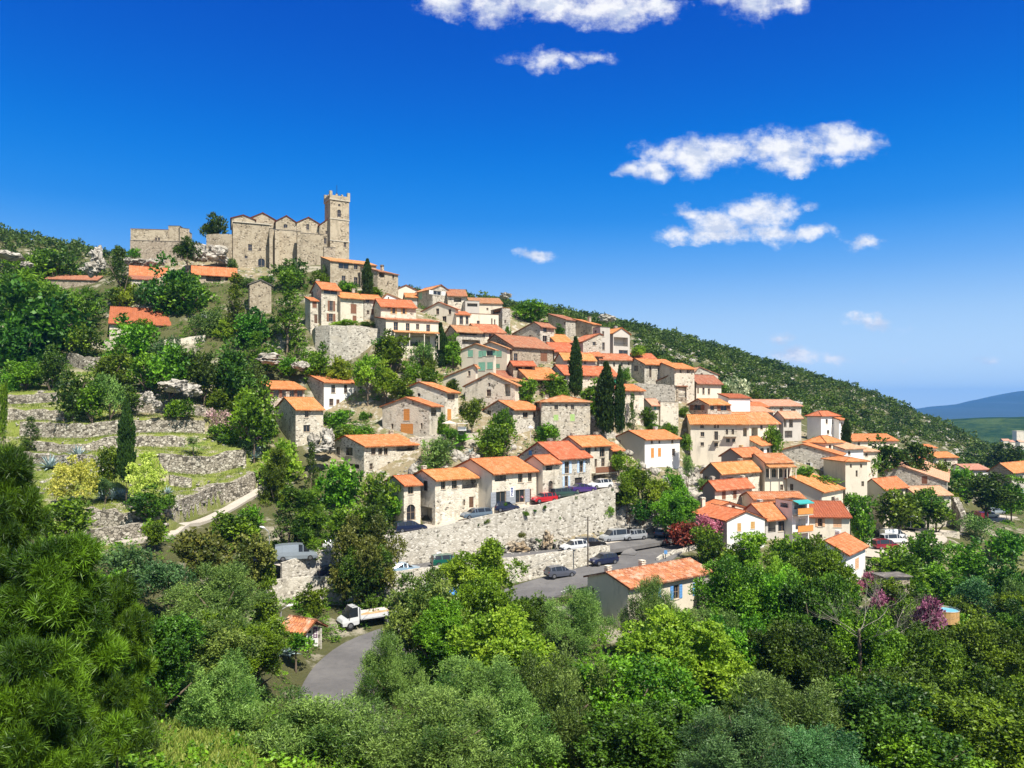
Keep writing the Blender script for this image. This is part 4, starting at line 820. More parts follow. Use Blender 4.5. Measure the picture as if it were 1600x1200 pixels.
def build_house(h, root=None):
    (nm, lb, xl, xc, xr, yb, ye, yr, Y, th, typ, wl, rf, wins, op) = h
    th = R(th); P0 = pt(xc, yb, Y); X0, Y0, zb = P0; ct, st_ = math.cos(th), math.sin(th)
    u = (xr-CX)/F; a = (u*Y0 - X0)/(ct - u*st_)
    if xl is not None:
        u = (xl-CX)/F; b_ = op.get('b') or (X0 - u*Y0)/(st_ + u*ct)
        b_ = min(max(b_, 2.5), 16)
    else: b_ = op.get('b', 7)
    a = min(max(a, .8), 40)
    Z = lambda py, dep: (HY-py)/F*dep - zb
    ze = Z(ye, Y0)
    drop = -5.0
    Mw = Matrix.Translation(P0) @ Matrix.Rotation(th, 4, 'Z')
    own = root is None
    if own:
        root = empty(nm, P0, th, lb, {'ruined_wall':'ruin','ruined_chapel':'ruin','garden_shed':'shed','stone_shed':'shed'}.get(nm, 'house'), 'hillside village houses')
        M_ = Matrix.Identity(4); LAND.append((lb, (xc+xr)/2, (ye+yb)/2))
    else: M_ = root.matrix_world.inverted() @ Mw if False else (Matrix.Translation(root.location) @ Matrix.Rotation(root.rotation_euler.z, 4, 'Z')).inverted() @ Mw
    fmap = lambda s, z, d=0: (s, d, z)
    lmap = lambda s, z, d=0: (d, s, z)
    rp = op.get('rp', .5); fp = op.get('fp', .5)
    def front_s(px): v = (px-CX)/F; return (v*Y0 - X0)/(ct - v*st_)
    def left_s(px): v = (px-CX)/F; return (X0 - v*Y0)/(st_ + v*ct)
    if typ == 'G':
        yd = b_*rp; zr = Z(yr, Y0 + yd*ct)
        zr = min(max(zr, ze + .12*yd), ze + .62*max(yd, b_*.3) + .3)
        ze2 = max(ze - .4, zr - (zr-ze)*(1-rp)/max(rp, .05)) if rp >= .5 else (zr - .33*(b_-yd))
        ltop = [(0, ze), (yd, zr), (b_, ze2)]; ftop = [(0, ze), (a, ze)]
    elif typ == 'F':
        xd = a*fp; zr = Z(yr, Y0 + xd*st_); zr = min(max(zr, ze + .1*xd), ze + .75*xd + .4)
        ze2 = ze if fp == .5 else max(ze - .8, zr - .36*(a-xd))
        ftop = [(0, ze), (xd, zr), (a, ze2)] if fp < .97 else [(0, ze), (a, zr)]; ltop = [(0, ze), (b_, ze)]
    elif typ == 'S':
        zr = max(Z(yr, Y0 + b_*ct), ze + .1*b_); zr = min(zr, ze + .45*b_)
        ltop = [(0, ze), (b_, zr)]; ftop = [(0, ze), (a, ze)]
    else:
        zr = Z(yr, Y0 + b_*.5*ct); ltop = [(0, ze), (b_, ze)]; ftop = [(0, ze), (a, ze)]
    FH, LH, ops = [], [], []
    def zat(top, s):
        for (s0, z0), (s1, z1) in zip(top, top[1:]):
            if s <= s1 + 1e-9: return z0 + (z1-z0)*(s-s0)/max(s1-s0, 1e-9)
        return top[-1][1]
    for wspec in [x.strip() for x in wins.split(';') if x.strip()]:
        q = wspec.split(); x0, y0, x1, y1 = map(float, q[:4]); kk = q[4].split(':'); kind = kk[0]; colr = kk[1] if len(kk) > 1 else None
        if (x0+x1)/2 >= xc:
            s0, s1 = front_s(x0), front_s(x1); sm = (s0+s1)/2; dep = Y0 + sm*st_; H, top, L, mp = FH, ftop, a, 0
        else:
            s1, s0 = left_s(x0), left_s(x1); sm = (s0+s1)/2; dep = Y0 + sm*ct; H, top, L, mp = LH, ltop, b_, 1
        s0 = max(s0, .12); s1 = min(s1, L-.12); z1 = Z(y0, dep); z0 = Z(y1, dep)
        z1 = min(z1, zat(top, s0)-.1, zat(top, s1)-.1); z0 = max(z0, drop+.5)
        if s1-s0 < .25 or z1-z0 < .25: continue
        if any(s0 < g[1] and s1 > g[0] and z0 < g[3] and z1 > g[2] for g in H): continue
        if kind == 'a': z1 = max(z1, z0 + (s1-s0)*.6)
        D = 1.3 if kind == 'l' else (.3 if kind == 'g' else .2)
        D = min(D, .6*min(a, b_))
        g = (s0, s1, z0, z1, D, kind); H.append(g); ops.append((g, kind, colr, mp))
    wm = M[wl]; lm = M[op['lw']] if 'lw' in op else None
    mb = MB(); wall_face(mb, a, ftop, FH, drop, lambda s, z, d=0: fmap(s, z, d))
    rtop = [(0, zat(ltop, 0)), *[p for p in ltop[1:-1]], (b_, ltop[-1][1])]
    off = ftop[-1][1] - ftop[0][1] if typ == 'F' else 0
    wall_face(mb, b_, [(s, z+off) for s, z in rtop], [], drop, lambda s, z, d=0: (a, s, z))
    btop = [(0, ltop[-1][1]), *([(p[0], p[1]) for p in ftop[1:-1]] if typ == 'F' else []), (a, ltop[-1][1]+off)]
    wall_face(mb, a, btop, [], drop, lambda s, z, d=0: (s, b_, z))
    if lm is None:
        mb2 = MB(); wall_face(mb2, b_, ltop, LH, drop, lambda s, z, d=0: lmap(s, z, d))
        for f in range(len(mb2.f)):
            pts_ = [mb2.v[i] for i in mb2.f[f]]; mb.face(pts_[::-1])
    wo = mb.obj('wall', wm, root, M_)
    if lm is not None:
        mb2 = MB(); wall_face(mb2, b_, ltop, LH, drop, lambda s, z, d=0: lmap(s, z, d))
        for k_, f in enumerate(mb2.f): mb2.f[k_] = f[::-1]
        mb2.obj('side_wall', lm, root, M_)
    for g, kind, colr, mp in ops:
        e = opening(root, M_, (lambda s, z, d=0: fmap(s, z, d)) if mp == 0 else (lambda s, z, d=0: lmap(s, z, d)), g, kind, colr)
    # roof
    rm = M[rf]; o_ = .52 if typ in 'GH' else .36; ro = None
    if own or op.get('roof', 1):
        if typ == 'G': ro = roof_profile(ltop, 0, a, 'y', o_, o_, .22, .15, 'roof', rm, root, M_)
        elif typ == 'F': ro = roof_profile(ftop, 0, b_, 'x', o_, o_, .2, .15, 'roof', rm, root, M_)
        elif typ == 'S': ro = roof_profile(ltop, 0, a, 'y', .3, .1, .2, .14, 'roof', rm, root, M_)
        elif typ == 'T':
            mb = MB(); mb.box((.25, .25, ze-.5), (a-.25, b_-.25, ze-.3))
            for bb in (((-.06,-.06,ze+.002),(a+.06,.24,ze+.1)), ((-.06,b_-.24,ze+.002),(a+.06,b_+.06,ze+.1)), ((-.06,.24,ze+.002),(.24,b_-.24,ze+.1)), ((a-.24,.24,ze+.002),(a+.06,b_-.24,ze+.1))): mb.box(*bb)
            ro = mb.obj('roof', rm, root, M_)
        elif typ == 'H':
            mb = MB(); x0, x1, y0, y1 = -.4, a+.4, -.4, b_+.4; k = min(x1-x0, y1-y0)/2*.999; zz = ze+.15; zt = max(min(zr, ze+k*.6), ze+k*.3)
            c4 = [(x0,y0,zz),(x1,y0,zz),(x1,y1,zz),(x0,y1,zz)]
            if x1-x0 >= y1-y0: r0, r1 = (x0+k, (y0+y1)/2, zt), (x1-k, (y0+y1)/2, zt)
            else: r0, r1 = ((x0+x1)/2, y0+k, zt), ((x0+x1)/2, y1-k, zt)
            if x1-x0 >= y1-y0:
                F4 = [([c4[0],c4[1],r1,r0],'x'),([c4[1],c4[2],r1],'y'),([c4[2],c4[3],r0,r1],'x'),([c4[3],c4[0],r0],'y')]
            else: F4 = [([c4[0],c4[1],r0],'x'),([c4[1],c4[2],r1,r0],'y'),([c4[2],c4[3],r1],'x'),([c4[3],c4[0],r0,r1],'y')]
            for f, ax in F4:
                mb.face(f, [((p[0], math.hypot(p[1]-f[0][1], p[2]-zz)) if ax == 'x' else (p[1], math.hypot(p[0]-f[0][0], p[2]-zz))) for p in f])
            mb.face([(p[0], p[1], ze+.01) for p in c4][::-1])
            for i in range(4):
                p, q = c4[i], c4[(i+1) % 4]; mb.face([(p[0],p[1],ze+.01),(q[0],q[1],ze+.01),q,p])
            for e, f in ((c4[0], r0), (c4[1], r1 if x1-x0 >= y1-y0 else r0), (c4[3], r0 if x1-x0 >= y1-y0 else r1), (r0, r1)): mb.tube([e, f], .1, 6)
            ro = mb.obj('roof', rm, root, M_)
    for (px, pyt) in op.get('ch', []):
        if typ == 'G': yy_ = min(b_*rp + .4, b_-.5)
        else: yy_ = b_*.5
        # local x so that the chimney shows at pixel px
        v = (px-CX)/F; s = (v*(Y0 + yy_*ct) - X0 + yy_*st_)/(ct - v*st_)
        if s < .4: # stands nearer the left gable edge: slide down the slope
            s = .5
        s = min(s, a-.4); dep = Y0 + s*st_ + yy_*ct; zt = Z(pyt, dep); zl = zat(ltop, yy_) if typ in 'GS' else ze
        zt = max(min(zt, zl+2.2), zl+.9); mb = MB(); cw = .3
        mb.box((s-cw, yy_-cw, zl-.2), (s+cw, yy_+cw, zt-.28)); mb.box((s-cw-.07, yy_-cw-.07, zt-.28), (s+cw+.07, yy_+cw+.07, zt-.2))
        for dx in (-1, 1): mb.box((s+dx*(cw-.07)-.06, yy_-cw+.02, zt-.2), (s+dx*(cw-.07)+.06, yy_+cw-.02, zt-.06))
        mb.box((s-cw-.04, yy_-cw-.04, zt-.06), (s+cw+.04, yy_+cw+.04, zt))
        mb.obj('chimney', wm, ro)
    for (x0, x1, y1) in op.get('balc', []):
        s0, s1 = front_s(x0), front_s(x1); dep = Y0 + (s0+s1)/2*st_; z0 = Z(y1, dep); mb = MB()
        mb.box((s0, -1.0, z0-.14), (s1, -.002, z0)); bl = mb.obj('balcony', M['sill'], root, M_)
        mb = MB(); colr = M['c_orange'] if 'teal' in lb else (M['c_brown'] if 'brown balcony' in lb else M['iron'])
        if colr is M['iron']:
            for k in range(int((s1-s0)/.16)+1): x = s0+.02+k*.16; mb.box((x, -.98, z0+.002), (min(x+.025, s1), -.955, z0+.9))
            mb.box((s0, -1.0, z0+.9), (s1, -.95, z0+.95))
        else: mb.box((s0+.02, -.99, z0+.08), (s1-.02, -.93, z0+.95)); mb.box((s0, -1.0, z0+.96), (s1, -.9, z0+1.0))
        mb.obj('railing', colr, bl)
    if 'aw' in op:
        x0, x1, y1 = op['aw']; s0, s1 = front_s(x0), front_s(x1); z0 = Z(y1, Y0 + (s0+s1)/2*st_)
        lean = roof_profile([(-1.7, z0-.1), (-.005, z0+.38)], s0, s1, 'y', 0, 0, 0, .1, 'porch_roof', M['od'], root, M_)
        for k in range(4): mb = MB(); x = s0 + .15 + (s1-s0-.3)*k/3; mb.box((x-.07, -1.6, z0-3.2 if 'pale flat' in lb else z0-2.0), (x+.07, -1.46, z0-.1)); mb.obj('post', M['cr'], root, M_)
    if 'aw2' in op:
        x0, x1, y1 = op['aw2']; s0, s1 = front_s(max(x0, xc)), front_s(x1); z0 = Z(y1, Y0 + (s0+s1)/2*st_)
        mb = MB(); mb.face([(s0,-1.3,z0-.35),(s1,-1.3,z0-.35),(s1,-.01,z0),(s0,-.01,z0)]); mb.face([(s0,-1.3,z0-.35),(s0,-1.3,z0-.5),(s1,-1.3,z0-.5),(s1,-1.3,z0-.35)])
        mb.obj('awning', M['c_teal'], root, M_)
    return root, (a, b_, ze)
for h in HS: 
    r_, dim = build_house(h)
    if 'shop banner' in h[1]:
        shop = r_
# banner sign with the little blue emblem on the shop house
sp = pt(799.5, 768.5, 110.7)
mb = MB(); mb.box((-.36, -.06, -.72), (.36, -.02, .72)); 
sg = empty('banner_sign', pt(799.5, 768.5, 110.25), R(41), 'white upright banner with dark blue emblem hung between the french windows', 'sign')
mb.obj('board', M['c_white'], sg)
mb = MB()
for z0, z1, x0, x1 in ((.3,.62,-.12,.12),(.42,.52,-.22,.22),(.02,.22,-.2,.2),(-.12,-.06,-.22,.22),(-.24,-.18,-.18,.2),(-.42,-.3,-.2,.05),(-.6,-.5,-.22,.22)): mb.box((x0, -.075, z0), (x1, -.061, z1))
mb.obj('emblem', plain('banner_blue', (.03, .06, .25)), sg)

# ------------------------------------------------------------------ the church with its bell tower
ch = empty('church', pt(364, 428, 190), R(22), 'huge fortified stone church with five small gables and a battlemented bell tower on the hilltop', 'church')
def blk(xl, xc, xr, yb, ye, yr, Y, th, typ, wl='ch', rf='rd', wins='', **op):
    return build_house(('church', '', xl, xc, xr, yb, ye, yr, Y, th, typ, wl, rf, wins, op), ch)
blk(None, 364, 421, 430, 347.5, 347, 190, 22, 'T', b=9, rf='gy', wins='387.5 381.5 394 392 w;405 388 408 392 w;382 399.5 387 404 w;403 403.5 414 427 a')
mb = MB(); mb.box((-.25, -.25, 12.85), (9.35, 0, 13.1)); mb.obj('cornice', M['sill'], ch)
GB = [(362, 398, 341, 335, 193, '' ), (391, 430, 341, 331.5, 195, ''), (431, 464, 346, 336, 194.5, '443 350 449 356 r'), (464, 500, 348, 338.5, 196, '478.5 350 483 359 w'), (499, 526, 352, 341, 197, '508.5 361 511.5 366 w;506 372 510.5 381 w')]
for i, (x0, x1, ye_, yr_, Y_, w__) in enumerate(GB):
    blk(None, x0, x1, 425, ye_, yr_ + 1.6, Y_, 20, 'F', b=13, wins=w__)
blk(None, 421, 465, 430, 358, 357.5, 191.5, 20, 'T', b=3, rf='gy', wins='')
blk(None, 470, 505.5, 436, 364, 363.5, 190.5, 20, 'T', b=5, rf='gy', wl='ch')
mb_specs = [(429.5, 436.5, 359), (464.5, 470.5, 361), (421, 424, 357)]
for x0, x1, yt in mb_specs: blk(None, x0, x1, 436, yt, yt-.5, 190.3, 20, 'T', b=2, rf='gy', wl='ch')
blk(None, 506, 524, 416, 386, 385.5, 192, 20, 'T', b=4, rf='gy', wl='sd')
# tower
tY = 196
tr, (ta, tb_, tz) = blk(None, 516, 545.5, 412, 311, 310.5, tY, 30, 'T', b=4.9, rf='gy', wins='527 327.5 533 339 a;528.3 318.5 532 322.5 r;537 379 541 386 w', roof=1)
def TM():
    P0_ = pt(516, 412, tY); return (Matrix.Translation(ch.location) @ Matrix.Rotation(ch.rotation_euler.z, 4, 'Z')).inverted() @ Matrix.Translation(P0_) @ Matrix.Rotation(R(30), 4, 'Z')
tm = TM(); A_, B_ = ta, 4.9
for yy_ in (341, 375):
    z = (412-yy_)/F*tY; mb = MB(); mb.box((-.12, -.12, z-.12), (A_+.12, B_+.12, z+.12)); mb.obj('string_course', M['sill'], ch, tm)
mb = MB(); mb.box((-.22, -.22, tz-.1), (A_+.22, B_+.22, tz+.15)); mb.obj('tower_cornice', M['sill'], ch, tm)
mb = MB()
zt = tz+.15
for bb in (((-.2,-.2,zt+.002),(A_+.2,.2,zt+.95)), ((-.2,B_-.2,zt+.002),(A_+.2,B_+.2,zt+.95)), ((-.2,.2,zt+.002),(.2,B_-.2,zt+.95)), ((A_-.2,.2,zt+.002),(A_+.2,B_-.2,zt+.95))): mb.box(*bb)
for cx_, cy_ in ((-.2,-.2),(A_-.5,-.2),(-.2,B_-.5),(A_-.5,B_-.5)): mb.box((cx_, cy_, zt+.952), (cx_+.7, cy_+.7, zt+2.0))
for k in (.33, .62): mb.box((A_*k-.25, -.2, zt+.952), (A_*k+.25, .2, zt+1.35)); mb.box((-.2, B_*k-.25, zt+.952), (.2, B_*k+.25, zt+1.35))
mb.obj('battlement', M['ch'], ch, tm)
mb = MB(); mb.tube([(A_*.5, B_*.5, zt), (A_*.5, B_*.5, zt+4.4)], .06, 5)
for k in range(4): an = k*math.pi/2; mb.tube([(A_*.5+math.cos(an)*.9, B_*.5+math.sin(an)*.9, zt), (A_*.5+math.cos(an)*.5, B_*.5+math.sin(an)*.5, zt+1.6), (A_*.5, B_*.5, zt+2.4)], .06, 5)
mb.tube([(A_*.5, B_*.5, zt+1.0), (A_*.5, B_*.5, zt+1.5)], [.5, .2], 8); mb.obj('bell_cage', M['iron'], ch, tm)
# fortress ruin
ft = empty('fortress_ruin', pt(204, 424, 196), R(8), 'broad ruined stone fortress on grey rock left of the church', 'ruin')
def fb(*a, **op): return build_house(('x', '', *a[:9], 'x' if 0 else a[9], a[10], a[11], op), ft)
build_house(('x','',None,204,263,424,357.5,354.5,196,8,'T','ch','br','242 371 245.5 376 w;246.5 371 250 376 w',{'b':9}), ft)
build_house(('x','',None,263,281,424,353,352,197.5,4,'T','ch','gy','',{'b':9}), ft)
build_house(('x','',None,281,296,424,356,355.5,196.8,38,'T','ch','gy','',{'b':7}), ft)
build_house(('x','',None,203.3,285,424,375.5,375,194.6,8,'T','sd','gy','',{'b':1.5,'roof':1}), ft)
# distant village on the right: a tower and three roofs
dt = empty('distant_church_tower', pt(1590, 688, 900), 0, 'tiny square church tower of the next village on the horizon', 'tower')
mb = MB(); mb.box((-3, -3, -6), (6, 5, 10.5)); mb.box((-3.3, -3.3, 10.5), (6.3, 5.3, 11.2)); mb.box((0, -3.15, 4), (1.4, -2.95, 7)); mb.obj('wall', M['cr'], dt)
for i, (px, py, wd_) in enumerate(((1573, 692, 8), (1582, 694, 8), (1597, 694, 9))):
    e = empty('distant_house', pt(px, py, 880), R(15*i), ['far tiny roof at the left of the distant tower', 'far tiny roof in front of the distant tower', 'far tiny roof at the right of the distant tower'][i], 'house', 'roofs of the distant village')
    mb = MB(); mb.box((-wd_/2, 0, -6), (wd_/2, 7, 2.5)); mb.obj('wall', M['cr'], e)
    roof_profile([(0, 2.5), (3.5, 4.4), (7, 2.5)], -wd_/2, wd_/2, 'y', .4, .4, .3, .2, 'roof', M['pi'], e, Matrix.Identity(4), False)
# ------------------------------------------------------------------ plants
def unit(a): return a / np.maximum(np.linalg.norm(a, axis=-1, keepdims=True), 1e-9)
def crown_arrays(seed, shape='round', K=26, S=420, L=6, slen=.22, ll=.1, lw=.05, upv=.6, rc=(.26, .4), spread=.6, zlo=0.0, fill=.3, asp=2.0):
    """leaf quads for a crown of radius 1 and height 1"""
    g = np.random.default_rng(seed)
    d = unit(g.normal(size=(K, 3))); 
    r = g.uniform(fill, .8 if K < 40 else .95, K)[:, None]
    if shape == 'round': c = d * r * [1, 1, .5]; c[:, 2] += .5
    elif shape == 'dome': c = d * r * [1, 1, .8]; c[:, 2] = np.abs(c[:, 2]) + .08
    elif shape == 'umbrella': c = d * r * [1, 1, .28]; c[:, 2] += .66
    elif shape == 'column':
        z = (np.arange(K) + .5) / K; an = g.uniform(0, 6.28, K); pr = np.minimum(1, np.minimum(z * 6 + .5, (1 - z) * 2.6)) * .42
        c = np.stack([np.cos(an) * pr, np.sin(an) * pr, z * .93], 1)
    elif shape == 'cone':
        z = g.uniform(0, 1, K) ** 1.2; an = g.uniform(0, 6.28, K); pr = (1 - z) * .75 * g.uniform(.4, 1, K)
        c = np.stack([np.cos(an) * pr, np.sin(an) * pr, z * .88 + .04], 1)
    elif shape == 'layers':
        z = g.choice([.18, .32, .46, .6, .72, .86], K) + g.normal(0, .02, K); an = g.uniform(0, 6.28, K); pr = (1.02 - z * .75) * g.uniform(.15, .85, K)
        c = np.stack([np.cos(an) * pr, np.sin(an) * pr, z], 1)
    R_ = g.uniform(rc[0], rc[1], K)
    if shape == 'column': R_ = R_ * np.minimum(1, (1.1 - (np.arange(K) + .5) / K) * 2)
    k = g.integers(0, K, S); dd = unit(g.normal(size=(S, 3)) + [0, 0, .35])
    zc = 1 / asp; fl = np.array([1, 1, zc * (.8 if shape in ('umbrella', 'layers') else 1.15)])
    base = c[k] + dd * (R_[k] * g.uniform(.45, 1.0, S))[:, None] * fl
    sd = unit(dd + np.array([0, 0, upv]) + g.normal(0, .3, (S, 3)))
    t = (np.arange(L) + g.uniform(0, .6, (S, L))) / L
    pos = base[:, None, :] + sd[:, None, :] * (slen * t)[:, :, None] * [1, 1, zc]
    ld = unit(sd[:, None, :] * (1 - spread) + unit(g.normal(size=(S, L, 3))) * spread)
    wd = unit(np.cross(ld, g.normal(size=(S, L, 3))))
    pos = pos.reshape(-1, 3); ld = ld.reshape(-1, 3); wd = wd.reshape(-1, 3); n = len(pos)
    sz = g.uniform(.7, 1.25, n)[:, None]
    ld = ld * [1, 1, zc]; wd = wd * [1, 1, zc]
    q = np.stack([pos, pos + ld * ll * .45 * sz + wd * lw * .5 * sz, pos + ld * ll * sz, pos + ld * ll * .45 * sz - wd * lw * .5 * sz], 1)
    ct = g.uniform(0, 1.1, K)
    tint = np.clip(np.repeat(ct[k] * .6 + g.uniform(0, .4, S), L) + g.normal(0, .13, n), 0, 1)
    tint = tint ** 1.35
    keep = q[:, 2, 2] > zlo - .1
    return q[keep], tint[keep]
def crown_mesh(name, **kw):
    q, t = crown_arrays(**kw); n = len(q)
    return np_mesh(name, q.reshape(-1, 3), np.arange(n * 4).reshape(-1, 4), t)
CR = {}
def variants(key, n, **kw): CR[key] = [crown_mesh('crown_' + key, seed=100 + i * 7 + len(CR) * 31, **kw) for i in range(n)]
# far crowns
variants('b3', 3, K=32, S=1000, L=6, slen=.16, ll=.13, lw=.085, rc=(.24, .38), asp=3.4)
variants('nb3', 2, K=56, S=5200, L=8, slen=.13, ll=.06, lw=.037, rc=(.16, .28), asp=3.4)
variants('b', 4, K=22, S=700, L=6, slen=.16, ll=.12, lw=.075, rc=(.22, .36))
variants('l', 2, K=24, S=650, L=6, slen=.18, ll=.12, lw=.08, rc=(.2, .34))
variants('d', 3, K=20, S=700, L=6, slen=.14, ll=.11, lw=.07, rc=(.25, .4))
variants('o', 3, K=24, S=700, L=7, slen=.2, ll=.11, lw=.04, upv=.9, rc=(.2, .34))
variants('p', 3, shape='layers', K=46, S=1500, L=8, slen=.12, ll=.15, lw=.03, asp=3.0, rc=(.16, .26), spread=.75, upv=.8)
variants('P', 2, shape='umbrella', K=40, S=1100, L=8, slen=.08, ll=.1, lw=.025, rc=(.16, .24), spread=.75, upv=.9)
variants('c', 3, shape='column', K=90, S=4200, L=6, slen=.2, ll=.2, lw=.12, asp=6, rc=(.55, .62), upv=3.0, spread=.3)
variants('k', 3, asp=4.2, shape='cone', K=34, S=800, L=6, slen=.12, ll=.1, lw=.05, rc=(.2, .3))
variants('s', 4, asp=1.5, shape='dome', K=14, S=420, L=6, slen=.2, ll=.15, lw=.09, rc=(.28, .42))
variants('y', 2, asp=2.2, shape='dome', K=60, S=1500, L=6, slen=.07, ll=.07, lw=.05, rc=(.13, .2), fill=.55)
# near crowns with finer leaves
variants('nb', 3, K=60, S=4800, L=8, slen=.13, ll=.055, lw=.034, rc=(.09, .27))
variants('no', 4, K=60, S=5400, L=9, slen=.2, ll=.055, lw=.015, upv=1.1, rc=(.09, .27), spread=.5)
variants('np', 2, asp=2.4, shape='layers', K=80, S=4600, L=24, slen=.05, ll=.1, lw=.008, rc=(.12, .2), spread=.6, upv=1.2)
variants('nl', 2, K=46, S=3600, L=8, slen=.13, ll=.06, lw=.04, rc=(.15, .26))
def trunk_mesh(seed, limbs=5, r=.055, lean=.08, bare=False):
    g = random.Random(seed); mb = MB(); x = y = 0; P_ = []
    for i in range(6):
        P_.append((x, y, -1.2 + i * .3)); x += g.uniform(-lean, lean) * .5; y += g.uniform(-lean, lean) * .5
    mb.tube(P_, [r * (1.35 - i * .14) for i in range(6)], 7)
    for k in range(limbs):
        i = g.randint(3, 5); a = P_[i]; an = g.uniform(0, 6.28); l = g.uniform(.35, .7)
        b_ = (a[0] + math.cos(an) * l * .5, a[1] + math.sin(an) * l * .5, a[2] + .2); c_ = (a[0] + math.cos(an) * l, a[1] + math.sin(an) * l, a[2] + g.uniform(.3, .5))
        mb.tube([a, b_, c_], [r * .55, r * .38, r * .12], 5)
    return mb.mesh('trunk', True)
TR = [trunk_mesh(i) for i in range(4)]; TRS = [trunk_mesh(9, 2, .05, .03)]
KIND = {'K': ('k', 'l_p', 'pine_tree', 'broad pointed pine'), 'b': ('b', 'l_b', 'broadleaf_tree', 'leafy green'), 'l': ('l', 'l_l', 'broadleaf_tree', 'bright lime-green'), 'd': ('d', 'l_d', 'evergreen_tree', 'dense dark green'),
        'o': ('o', 'l_o', 'olive_tree', 'silvery olive'), 'p': ('p', 'l_p', 'pine_tree', 'clumpy green pine'), 'P': ('P', 'l_p', 'umbrella_pine', 'flat-topped dark pine'),
        'c': ('c', 'l_c', 'cypress_tree', 'slim dark cypress'), 'k': ('k', 'l_d', 'conifer_tree', 'dark pointed conifer'), 's': ('s', 'l_b', 'shrub', 'low green'), 't': ('s', 'l_s', 'shrub', 'low dark'),
        'y': ('y', 'l_y', 'round_shrub', 'yellow-green rounded'), 'f': ('s', 'l_k', 'oleander_bush', 'pink-flowering'), 'r': ('s', 'l_r', 'smoke_bush', 'rust-red'), 'v': ('s', 'l_v', 'flowering_bush', 'crimson-purple'),
        'w': ('s', 'l_w', 'flowering_tree', 'cream-flowering'), 'n': ('b', 'l_n', 'broadleaf_tree', 'brownish-green'), 'g': ('o', 'l_g', 'shrub_tree', 'blue-green'),
        'B': ('nb', 'l_b', 'broadleaf_tree', 'leafy green'), 'D': ('nb', 'l_d', 'evergreen_tree', 'dark green'), 'O': ('no', 'l_o', 'olive_tree', 'silvery olive'), 'Q': ('np', 'l_q', 'pine_tree', 'long-needled'),
        'L': ('nl', 'l_l', 'broadleaf_tree', 'bright lime-green'), 'G': ('no', 'l_g', 'shrub_tree', 'blue-green'), 'N': ('nb', 'l_n', 'broadleaf_tree', 'brownish-green')}
